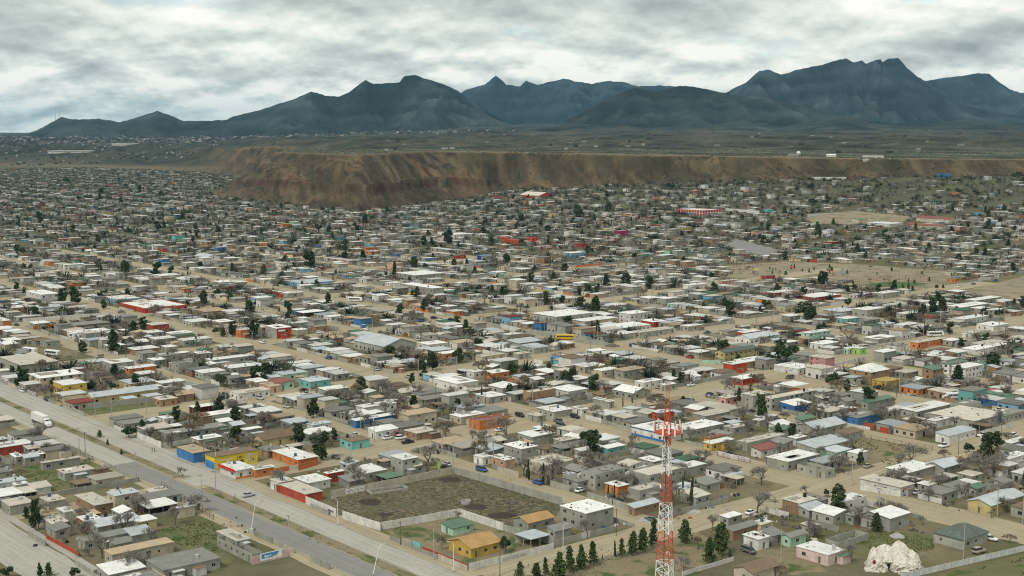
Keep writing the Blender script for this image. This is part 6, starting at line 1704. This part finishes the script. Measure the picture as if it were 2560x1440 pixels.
# ------------------------------------------------------------------ panel fence, wells, heaps, signs, people
def panel_fence():
    p0, p1 = ground(*pix('C', 1640, 1462)), ground(*pix('C', 2760, 1200)); L = math.dist(p0, p1); a = math.atan2(p1[1] - p0[1], p1[0] - p0[0])
    o = add('panel_fence', None, None, (*p0, 0), a); n = int(L / 2.35)
    m = MB(); m.box(.06, -.04, .1, 2.29, .04, 1.75); pmh = m.mesh('panel', 'weathered_wall'); m = MB(); m.box(-.06, -.07, 0, .06, .07, 1.95); psh = m.mesh('post', 'frame_metal')
    for i in range(n): add('panel', pmh, o, (i * 2.35, 0, 0), color=(.62, .65, .6)); add('post', psh, o, (i * 2.35, 0, 0))
    reg(o, '', 'fence', 'fence', 'fences', *p0, 'long white panel fence with dark posts at the lower corner')
panel_fence()
def ring(t, x, y, r, h, lab):
    gx, gy = ground(*pix(t, x, y)); m = MB(); n = 22
    for i in range(n):
        a, b = 2 * math.pi * i / n, 2 * math.pi * (i + 1) / n; c0, s0, c1, s1 = math.cos(a), math.sin(a), math.cos(b), math.sin(b)
        m.quad([(c0 * r, s0 * r, 0), (c1 * r, s1 * r, 0), (c1 * r, s1 * r, h), (c0 * r, s0 * r, h)]); q = r * .82
        m.quad([(c0 * q, s0 * q, h), (c1 * q, s1 * q, h), (c1 * q, s1 * q, .1), (c0 * q, s0 * q, .1)]); m.quad([(c0 * r, s0 * r, h), (c1 * r, s1 * r, h), (c1 * q, s1 * q, h), (c0 * q, s0 * q, h)])
    reg(add('concrete_well', m.mesh('concrete_well', 'concrete'), None, (gx, gy, .03)), '', 'well', 'well', 'wells', gx, gy, lab)
ring('B', 937, 888, 1.6, 1.0, 'round concrete well ring in the scrub lot')
def trough():
    p = [ground(*pix('B', *q)) for q in ((235, 825), (510, 785))]; L = math.dist(*p); m = MB(); W = 4.2
    for x0, y0, x1, y1 in ((0, 0, L, .3), (0, W - .3, L, W), (0, .3, .3, W - .3), (L - .3, .3, L, W - .3)): m.box(x0, y0, 0, x1, y1, .75)
    reg(add('concrete_basin', m.mesh('concrete_basin', 'concrete'), None, (*p[0], .03), math.atan2(p[1][1] - p[0][1], p[1][0] - p[0][0])), '', 'basin', 'basin', 'basins', *p[0], 'long empty concrete basin in the scrub lot')
trough()
def heap(t, x, y, r, h, mat, nm, lab):
    gx, gy = ground(*pix(t, x, y)); m = MB(); n, k = 20, 7
    for j in range(k + 1):
        for i in range(n):
            a = 2 * math.pi * i / n; tt = j / k; rr = r * (1 - tt) * random.uniform(.85, 1.15)
            m.v.append((math.cos(a) * rr, math.sin(a) * rr, h * tt ** .9 + random.uniform(-.05, .05)))
    for j in range(k):
        for i in range(n): q = (i + 1) % n; m.f.append((j * n + i, j * n + q, (j + 1) * n + q, (j + 1) * n + i)); m.m.append(0); m.c.append(None)
    reg(add(nm, m.mesh(nm, mat), None, (gx, gy, -.05)), '', nm, nm.split('_')[1], 'heaps', gx, gy, lab)
heap('C', 1615, 1135, 2.4, 1.4, 'concrete', 'gravel_heap', 'pale gravel heap in the yard below the tall grey house')
heap('E', 2025, 672, 4.5, 2.0, 'bark', 'soil_heap', 'dark brown soil heap in the street by the white-roofed complex')
heap('B', 2300, 1010, 3.5, .8, 'concrete', 'rubble_heap', 'pale rubble heap along the shack by the mast')
heap('C', 100, 950, 3.0, .7, 'concrete', 'scrap_heap', 'scrap and rubble heap below the three cypresses')
def text_mesh(s, size, mat, bold=.02):
    c = bpy.data.curves.new('lettering', 'FONT'); c.body = s; c.size = size; c.extrude = .01; c.offset = bold; c.align_x = 'CENTER'
    o = bpy.data.objects.new('lettering', c); me = bpy.data.meshes.new_from_object(o); bpy.data.objects.remove(o)
    me.materials.clear(); me.materials.append(MAT[mat]); me.name = 'lettering'; return me
def letter(parent, s, x, y, z, size, mat, rz=0.0, bold=.02):
    o = add('lettering', text_mesh(s, size, mat, bold), parent, (x, y, z)); o.rotation_euler = (PI2, 0, rz); return o
plain('sign_white', (.8, .8, .78), .6, var=.04); plain('sign_black', (.02, .02, .02), .6); plain('sign_red', (.5, .03, .03), .6); plain('sign_blue', (.05, .28, .55), .6); plain('sign_yellow', (.7, .45, .04), .6)
o, u, v, Lu, Lv, H = PICKED['oil']
letter(o, 'TOP', Lv * .80, -.04, H * .60, 1.75, 'sign_black', 0, .09); letter(o, 'OIL', Lv * .82, -.04, H * .24, 1.75, 'sign_black', 0, .09)
letter(o, 'TOP', Lv * .80, -.06, H * .60, 1.75, 'sign_white', 0, .02); letter(o, 'OIL', Lv * .82, -.06, H * .24, 1.75, 'sign_white', 0, .02)
letter(o, '7 321 1', Lv * .60, -.04, H * .60, 1.0, 'sign_black'); letter(o, 'BAHL', Lv * .60, -.04, H * .30, 1.15, 'sign_black', 0, .04)

for x0_, n_, z_, h_ in ((.12, 11, .64, .55), (.22, 8, .32, .85), (.04, 4, .17, .6)):      # worn white lettering too faded to read
    for i in range(n_):
        m = MB(); m.box(0, -.045, 0, random.uniform(.18, .34), -.03, h_ * random.uniform(.6, 1)); add('worn_letter', m.mesh('worn_letter', 'sign_white'), o, (Lv * x0_ + i * .46, 0, H * z_))
bl = MB(); bl.box(-.05, .2, 0, -.02, Lu - .1, H * .62); add('blue_front', bl.mesh('blue_front', 'weathered_wall'), o, color=(.07, .25, .52))
for i in range(2):
    bl = MB(); bl.box(-.09, .5 + i * Lu * .48, 0, -.055, .5 + i * Lu * .48 + Lu * .36, 2.5); add('shutter', bl.mesh('shutter', 'weathered_wall'), o, color=(.05, .20, .46))
o, u, v, Lu, Lv, H = PICKED['shopred']
bl = MB(); bl.box(-.75, .1, H - .55, -.45, Lu, H + .45); add('sign_band', bl.mesh('sign_band', 'sign_red'), o)
bl = MB(); bl.box(-.02, -.03, 0, Lv, -.005, .7); add('orange_base', bl.mesh('orange_base', 'weathered_wall'), o, color=WALLC['o'][0])
o, u, v, Lu, Lv, H = PICKED['redsign']
bl = MB(); bl.box(Lv * .12, -.12, H * .68, Lv * .55, -.03, H * .84); s = add('sign_board', bl.mesh('sign_board', 'sign_white'), o)
bl = MB(); bl.box(-.03, -.005, 0, -.005, Lu, H - .05); add('grey_side', bl.mesh('grey_side', 'weathered_wall'), o, color=WALLC['g'][0])
o, u, v, Lu, Lv, H = PICKED['store']
m = MB(); m.tube((-.05, 0, 0), (-.02, 0, 0), .62, .62, 18, cap=True); add('round_logo', m.mesh('round_logo', 'sign_red'), o, (0, Lu * .47, 1.7)); m = MB(); m.tube((-.07, 0, 0), (-.055, 0, 0), .4, .4, 16, cap=True); add('logo_core', m.mesh('logo_core', 'sign_white'), o, (0, Lu * .47, 1.7))
m = MB(); m.box(-.04, Lu * .28, 1.5, -.01, Lu * .39, 1.95); add('name_panel', m.mesh('name_panel', 'sign_blue'), o)
bl = MB(); bl.box(-.02, -.03, 0, Lv, -.005, .35); add('red_base', bl.mesh('red_base', 'weathered_wall'), o, color=(.35, .06, .04))
o, u, v, Lu, Lv, H = PICKED['bluestore']
bl = MB(); bl.box(-.04, .1, 0, -.012, Lu, .95); add('blue_base', bl.mesh('blue_base', 'weathered_wall'), o, color=(.05, .19, .46))
bl = MB(); bl.box(-.05, -.05, H - .55, -.012, Lu, H - .2); add('blue_band', bl.mesh('blue_band', 'weathered_wall'), o, color=(.05, .19, .46))
o, u, v, Lu, Lv, H = PICKED['grey2']
bl = MB(); bl.box(.02, -.025, 0, Lv, -.004, 2.35); wbm = bl
o, u, v, Lu, Lv, H = PICKED['redwhite']
for k, L in ((0, Lv), (1, Lu)):
    n = int(L / 4.5); c = MB(); c.box(-.25, -.12, 0, .25, .12, H + .3); cm = c.mesh('column', 'mast_white')
    for i in range(n + 1): add('column', cm, o, (L * i / n, -.1, 0) if k == 0 else (-.1, L * i / n, 0), 0 if k == 0 else PI2)
    c = MB(); c.box(0, -.1, H * .46, L, .1, H * .54); add('floor_band', c.mesh('floor_band', 'mast_white'), o, (0, -.1, 0) if k == 0 else (-.1, 0, 0), 0 if k == 0 else PI2)
o, u, v, Lu, Lv, H = PICKED['longg']
bl = MB(); bl.box(Lv - 6, -.03, 0, Lv + .02, -.004, H - .1); add('blue_end', bl.mesh('blue_end', 'weathered_wall'), o, color=(.06, .22, .5))
# painted advertising panel on the ruin's end wall
p0, p1 = ground(*pix('I', 968, 1305)), ground(*pix('I', 1205, 1250)); L = math.dist(p0, p1); a = math.atan2(p1[1] - p0[1], p1[0] - p0[0])
o = add('painted_sign_wall', None, None, (*p0, 0), a)
m = MB(); m.box(-2.2, 0, 0, L + 2.6, .16, 2.3); add('wall_body', m.mesh('wall_body', 'weathered_wall'), o, color=(.62, .47, .42))
m = MB(); m.box(.3, -.03, .5, L, -.004, 2.6); add('white_panel', m.mesh('white_panel', 'sign_white'), o)
m = MB(); m.quad([(.7, -.04, 1.0), (L * .72, -.04, 1.0), (L * .9, -.04, 2.35), (.7, -.04, 2.35)]); add('blue_field', m.mesh('blue_field', 'sign_blue'), o)
m = MB(); m.quad([(L * .6, -.046, 1.0), (L * .76, -.046, 1.0), (L * .84, -.046, 1.7), (L * .6, -.046, 1.25)]); add('yellow_mark', m.mesh('yellow_mark', 'sign_yellow'), o)
letter(o, 'Sayer', L * .38, -.055, 1.25, 1.0, 'sign_white', 0, .04)
reg(o, '', 'sign', 'sign', 'signs', *p0, 'painted blue and white advertising wall at the roadside ruin')
for ob in list(bpy.data.objects):
    if ob.get('label') == 'white wall with dark lettering beside the avenue':
        L = math.dist(ground(*pix('A', 2278, 893)), ground(*pix('A', 2500, 988)))
        letter(ob, 'morena', L * .84, -.13, 1.0, 1.05, 'sign_black', 0, .03)
    if ob.get('label') == 'long white wall with faded lettering along the dirt street':
        plain('sign_faded', (.42, .41, .38), .9)
        letter(ob, 'CONSTRUYES PARA', 15.5, -.13, .5, .95, 'sign_faded')
    if ob.get('label') == 'long plain wall along the upper side of the scrub lot':
        for i in range(2):
            m = MB(); m.box(0, -.1, 0, 3.4, -.075, 1.5); s = add('notice_board', m.mesh('notice_board', 'sign_white'), ob, (5.2 + i * 3.8, 0, .55))
            for r_ in range(3): m = MB(); m.box(.3, -.11, .25 + r_ * .4, 3.1, -.102, .42 + r_ * .4); add('text_row', m.mesh('text_row', 'sign_black' if r_ == 1 else 'sign_faded' if 'sign_faded' in MAT else 'frame_metal'), s)
def person_mesh(top, legs, seed):
    v = [(0, 0, .95), (0, 0, 1.2), (0, 0, 1.42), (0, 0, 1.52), (0, .01, 1.64), (0, .01, 1.74), (-.18, 0, 1.40), (-.25, .02, 1.12), (-.24, -.08, .88), (.18, 0, 1.40), (.25, .02, 1.12), (.24, -.06, .88), (-.10, 0, .90), (-.11, -.05, .5), (-.11, .02, .08), (-.11, -.12, .04), (.10, 0, .90), (.12, .04, .5), (.12, .1, .08), (.12, -.03, .04)]
    e = [(0, 1), (1, 2), (2, 3), (3, 4), (4, 5), (2, 6), (6, 7), (7, 8), (2, 9), (9, 10), (10, 11), (0, 12), (12, 13), (13, 14), (14, 15), (0, 16), (16, 17), (17, 18), (18, 19)]
    rad = [.15, .14, .15, .06, .10, .07, .065, .05, .04, .065, .05, .04, .09, .065, .045, .04, .09, .065, .045, .04]
    me = bpy.data.meshes.new('body'); me.from_pydata(v, e, []); o = bpy.data.objects.new('body', me); COL.objects.link(o)
    md = o.modifiers.new('s', 'SKIN'); 
    for i, d in enumerate(me.skin_vertices[0].data): d.radius = (rad[i], rad[i]); d.use_root = (i == 0)
    o.modifiers.new('b', 'SUBSURF').levels = 1
    ev = o.evaluated_get(bpy.context.evaluated_depsgraph_get()); out = bpy.data.meshes.new_from_object(ev)
    bpy.data.objects.remove(o)
    for c, nm in ((legs, 'l'), (top, 't'), ((.35, .2, .13), 's'), ((.02, .015, .012), 'h')):
        k = f'cloth_{nm}{seed}'; plain(k, c, .9); out.materials.append(MAT[k])
    for p in out.polygons:
        z, ax = p.center.z, abs(p.center.x)
        p.material_index = 3 if z > 1.70 else 2 if z > 1.5 or (ax > .2 and z < .97) else 1 if z > .93 else 0
        p.use_smooth = True
    return out
PM = [person_mesh((.08, .09, .13), (.03, .035, .05), 0), person_mesh((.5, .5, .5), (.05, .06, .1), 1), person_mesh((.02, .02, .02), (.03, .03, .03), 2)]
for t, x, y, k, lab in (('A', 1748, 855, 1, 'person in pale shirt standing on the median by the crossing'), ('A', 1133, 508, 2, 'person in black walking beside the avenue, first of two'), ('A', 1150, 506, 0, 'person in dark blue walking beside the avenue, second of two'),
                        ('A', 1995, 768, 2, 'person in black at the street corner by the red wall'), ('P', 1605, 762, 0, 'person in dark clothes standing beside the park pines'), ('B', 1793, 330, 2, 'person in black crossing the wide dirt crossing'), ('F', 2006, 636, 2, 'person in black beside the bus by the long orange front'), ('E', 612, 470, 2, 'person in black on the dirt street near the dark car')):
    gx, gy = ground(*pix(t, x, y)); o = add('person', PM[k], None, (gx, gy, .05), random.uniform(0, 6)); reg(o, '', 'person', 'person', 'people', gx, gy, lab)
# buildings on the mesa rim
def rim_house(t, x, y, lx, rx, H, wall, roof, z, lab, st='f', nm='house'):
    X, Y = pix(t, x, y); gx, gy = ground(X, Y, z); w = (pix(t, rx, 0)[0] - pix(t, lx, 0)[0]) / FPX * gy
    o = add(nm, None, None, (gx - w * .5, gy, float(height(np.array([gx]), np.array([gy]))[0]) - .3), .05)
    house_parts(o, w, 9, H, wall, roof, st, random.Random(int(x)), 1); reg(o, '', nm, nm, 'buildings on the mesa', gx, gy, lab)
rim_house('W', 1975, 200, 1930, 2022, 7, 'b', 'B', 76, 'blue two-storey building standing on the mesa rim')
rim_house('W', 1445, 160, 1370, 1520, 5, 'w', 'w', 82, 'long white building on the plain behind the mesa rim')
rim_house('W', 1130, 158, 1098, 1165, 5, 'w', 'w', 82, 'white gabled shed behind the mesa rim wall', 'h')
rim_house('W', 845, 182, 805, 870, 6, 'g', 'g', 76, 'grey block building beside the white dome on the mesa')
rim_house('W', 1385, 190, 1360, 1400, 4, 'w', 'w', 76, 'small white house on the mesa rim')
gx, gy = ground(*pix('W', 882, 170), 76); o = add('dome_chapel', None, None, (gx, gy, float(height(np.array([gx]), np.array([gy]))[0])))
m = MB(); m.tube((0, 0, -1), (0, 0, 3.5), 3.6, 3.6, 16); add('drum', m.mesh('drum', 'weathered_wall'), o, color=(.6, .6, .58))
m = MB()
for j in range(6): m.tube((0, 0, 3.5 + 3.4 * math.sin(j * PI2 / 6)), (0, 0, 3.5 + 3.4 * math.sin((j + 1) * PI2 / 6)), 3.7 * math.cos(j * PI2 / 6), 3.7 * math.cos((j + 1) * PI2 / 6) + .01, 16)
add('dome', m.mesh('dome', 'mast_white', True), o); reg(o, '', 'chapel', 'chapel', 'buildings on the mesa', gx, gy, 'white domed chapel on the mesa behind the rim')
# far city specks and pale buildings on the plain
fb = MB(); rc_ = random.Random(3)
xs_, ys_ = [], []
for _ in range(2600):
    X = rc_.choice((rc_.uniform(-60, 1250), rc_.uniform(-60, 700))); D = rc_.uniform(6200, 8600); xs_.append((X - 1280) / FPX * D); ys_.append(D)
for _ in range(450): X = rc_.uniform(-60, 560); D = rc_.uniform(4650, 6300); xs_.append((X - 1280) / FPX * D); ys_.append(D)
for _ in range(150): X = rc_.uniform(600, 2600); D = rc_.uniform(2600, 6500); xs_.append((X - 1280) / FPX * D); ys_.append(D)
hz_ = height(np.array(xs_), np.array(ys_))
for i, (x, y, z) in enumerate(zip(xs_, ys_, hz_)):
    s = rc_.uniform(3, 9) * (1 if i < 2600 else .8); c = rc_.choice(((.22, .22, .21), (.15, .15, .14), (.10, .10, .095), (.03, .04, .03), (.03, .04, .03), (.03, .04, .03), (.34, .34, .33))); s *= .6 if i < 3050 and i >= 2600 else 1; fb.box(x - s, y - 6, z - 3, x + s, y + 6, z + rc_.uniform(4, 9) * (1 if i < 2600 else .6), 0, c, False)
stuff(add('distant_city', fb.mesh('distant_city', 'town_mix')), 'pale specks of the far city at the foot of the mountains', 'city')
def plant(X, D, w, h, lab):
    gx, gy = (X - 1280) / FPX * D, D; ww = w / FPX * gy; zz = float(height(np.array([gx]), np.array([gy]))[0]); m = MB()
    o = add('factory_shed', None, None, (gx - ww / 2, gy, zz - 4))
    m.box(0, 0, 0, ww, 60, h); add('wall', m.mesh('wall', 'weathered_wall'), o, color=(.6, .58, .52)); m = MB(); m.box(-2, -2, h, ww + 2, 62, h + 1.2); add('roof', m.mesh('roof', 'weathered_roof'), o, color=(.7, .69, .64)); reg(o, '', 'factory', 'factory', 'far factories', gx, gy, lab)
plant(1640, 7600, 104, 14, 'long pale factory at the foot of the middle mountains'); plant(180, 5250, 110, 10, 'long pale factory on the flats beyond the far town'); plant(330, 5700, 90, 8, 'second pale factory on the flats, thinner and paler')
# small radio masts on the far summits
for X, Y, h, lab in ((155, 293, 60, 'pair of thin masts on the low far summit'), (1240, 192, 45, 'thin mast on the sharp middle summit')):
    D = 9200 if X < 500 else 13200; x = (X - 1280) / FPX * D; z = CAMH + (HORIZON - Y) / FPX * D; m = MB()
    for k in (0, 28) if X < 500 else (0,): m.tube((k, 0, -40), (k, 0, h * (1 - .3 * (k > 0))), 1.0, .6, 4)
    reg(add('summit_mast', m.mesh('summit_mast', 'dark_steel'), None, (x, D - 60, z)), '', 'mast', 'mast', 'masts', x, D, lab)

# park: post fences, play frames, saplings
def post_fence(t, a, b, h, lab, mat='maroon_paint'):
    p0, p1 = ground(*pix(t, *a)), ground(*pix(t, *b)); L = math.dist(p0, p1); n = max(2, int(L / 3)); o = add('post_fence', None, None, (*p0, 0), math.atan2(p1[1] - p0[1], p1[0] - p0[0]))
    m = MB(); m.tube((0, 0, 0), (0, 0, h), .09, .09, 5, cap=True); pm_ = m.mesh('post', mat); m = MB()
    for z in (.15, h * .5, h - .1): m.tube((0, 0, z), (L, 0, z), .05, .05, 4)
    add('rails', m.mesh('rails', mat), o)
    for i in range(n + 1): add('post', pm_, o, (L * i / n, 0, 0))
    reg(o, '', 'fence', 'fence', 'fences', *p0, lab)
post_fence('F', (1260, 215), (1560, 170), 4, 'red post fence along the near end of the football pitch'); post_fence('F', (1600, 172), (1980, 205), 4, 'red post fence behind the football pitch')
post_fence('F', (380, 85), (750, 60), 4, 'red post fence of the upper court'); post_fence('F', (0, 100), (320, 98), 3, 'dark red fence beside the playground')
post_fence('C', (278, 535), (365, 560), 1.6, 'red-posted fence at the yellow block'); post_fence('C', (432, 570), (522, 592), 1.6, 'red-posted gate beside the yellow block'); post_fence('C', (1370, 405), (1880, 490), 1.6, 'dark post fence around the weedy empty lot', 'bark')
post_fence('A', (1590, 1010), (1200, 760), 1.8, 'dark post fence between the avenue and the carport yard', 'bark')
def play_frame(t, x, y, c, lab):
    gx, gy = ground(*pix(t, x, y)); o = add('play_frame', None, None, (gx, gy, 0), random.uniform(0, 3)); m = MB()
    for px_, py_ in ((-2, -1), (2, -1), (2, 1), (-2, 1)): m.tube((px_, py_, 0), (px_ * .8, py_ * .8, 3), .1, .1, 6)
    add('posts', m.mesh('posts', 'frame_metal'), o); m = MB(); m.quad([(-2, -1.2, 3), (2, -1.2, 3), (0, 0, 4)]); m.quad([(-2, 1.2, 3), (0, 0, 4), (2, 1.2, 3)]); m.quad([(-2, -1.2, 3), (0, 0, 4), (-2, 1.2, 3)]); m.quad([(2, -1.2, 3), (2, 1.2, 3), (0, 0, 4)])
    add('roof', m.mesh('roof', 'car_paint'), o, color=c); m = MB(); m.box(-2, -1, 1.4, 2, 1, 1.5); add('deck', m.mesh('deck', 'bark'), o)
    m = MB(); m.quad([(2, -.5, 1.5), (5, -.5, .2), (5, .5, .2), (2, .5, 1.5)]); m.quad([(2, -.5, 1.42), (2, .5, 1.42), (5, .5, .12), (5, -.5, .12)]); add('slide', m.mesh('slide', 'car_paint'), o, color=(.7, .45, .08)); reg(o, '', 'play frame', 'play frame', 'play frames', gx, gy, lab)
play_frame('F', 570, 130, (.6, .35, .05), 'orange play frame beside the red park pavilion'); play_frame('F', 830, 110, (.5, .08, .05), 'red play frame in the middle of the park'); play_frame('F', 1130, 145, (.6, .1, .05), 'red-roofed play frame near the tall park evergreen'); play_frame('F', 1210, 150, (.1, .15, .3), 'blue play frame next to the red one')
ps = random.Random(9)
for i in range(56):
    X_ = ps.uniform(380, 2000); Y_ = ps.uniform(90, 150) + (X_ > 1250) * ps.choice((-10, 95)); gx, gy = ground(*pix('F', X_, Y_)); tree(ps.choice('ppbbo'), gx, gy, 0, ps.uniform(2, 4.5), ps, 1)

# ------------------------------------------------------------------ labels
ORD = ['first', 'second', 'third', 'fourth', 'fifth', 'sixth', 'seventh', 'eighth', 'ninth', 'tenth', 'eleventh', 'twelfth', 'thirteenth', 'fourteenth', 'fifteenth', 'sixteenth', 'seventeenth', 'eighteenth', 'nineteenth', 'twentieth']
ORD += ['twenty-' + w for w in ORD[:9]] + ['thirtieth'] + ['thirty-' + w for w in ORD[:9]] + ['fortieth']
byk = {}
for o, look, noun, x, y in REG:
    l = min(LAND, key=lambda q: (q[1] - x) ** 2 + (q[2] - y) ** 2)
    byk.setdefault((look, l[0]), []).append((math.dist((x, y), l[1:]), o))
for (look, l), L in byk.items():
    L.sort(key=lambda q: q[0])
    for i, (_, o) in enumerate(L):
        o['label'] = f'{look} near {l}' if len(L) == 1 else f'{look}, {ORD[min(i, 39)]} such from {l}'
for o in list(bpy.data.objects):
    if o.parent is None and o.get('label') and not o.get('category'): o['category'] = o.name.split('.')[0].replace('_', ' ')

# ------------------------------------------------------------------ haze
def haze():
    m = bpy.data.materials.new('haze'); m.use_nodes = True; nt = m.node_tree; nt.nodes.clear()
    out = nt.nodes.new('ShaderNodeOutputMaterial'); v = nt.nodes.new('ShaderNodeVolumePrincipled')
    v.inputs['Color'].default_value = (.34, .70, .95, 1); v.inputs['Density'].default_value = HAZE; v.inputs['Anisotropy'].default_value = 0.0
    nt.links.new(v.outputs[0], out.inputs['Volume']); MAT['haze'] = m
    b = MB(); b.box(-37000, -400, -6, 37000, 38500, 760)
    o = add('haze', b.mesh('haze', 'haze')); o['kind'] = 'stuff'; o['label'] = 'thin bluish haze over the town and plain'; o['category'] = 'haze'
HAZE = 2.0e-5
haze()
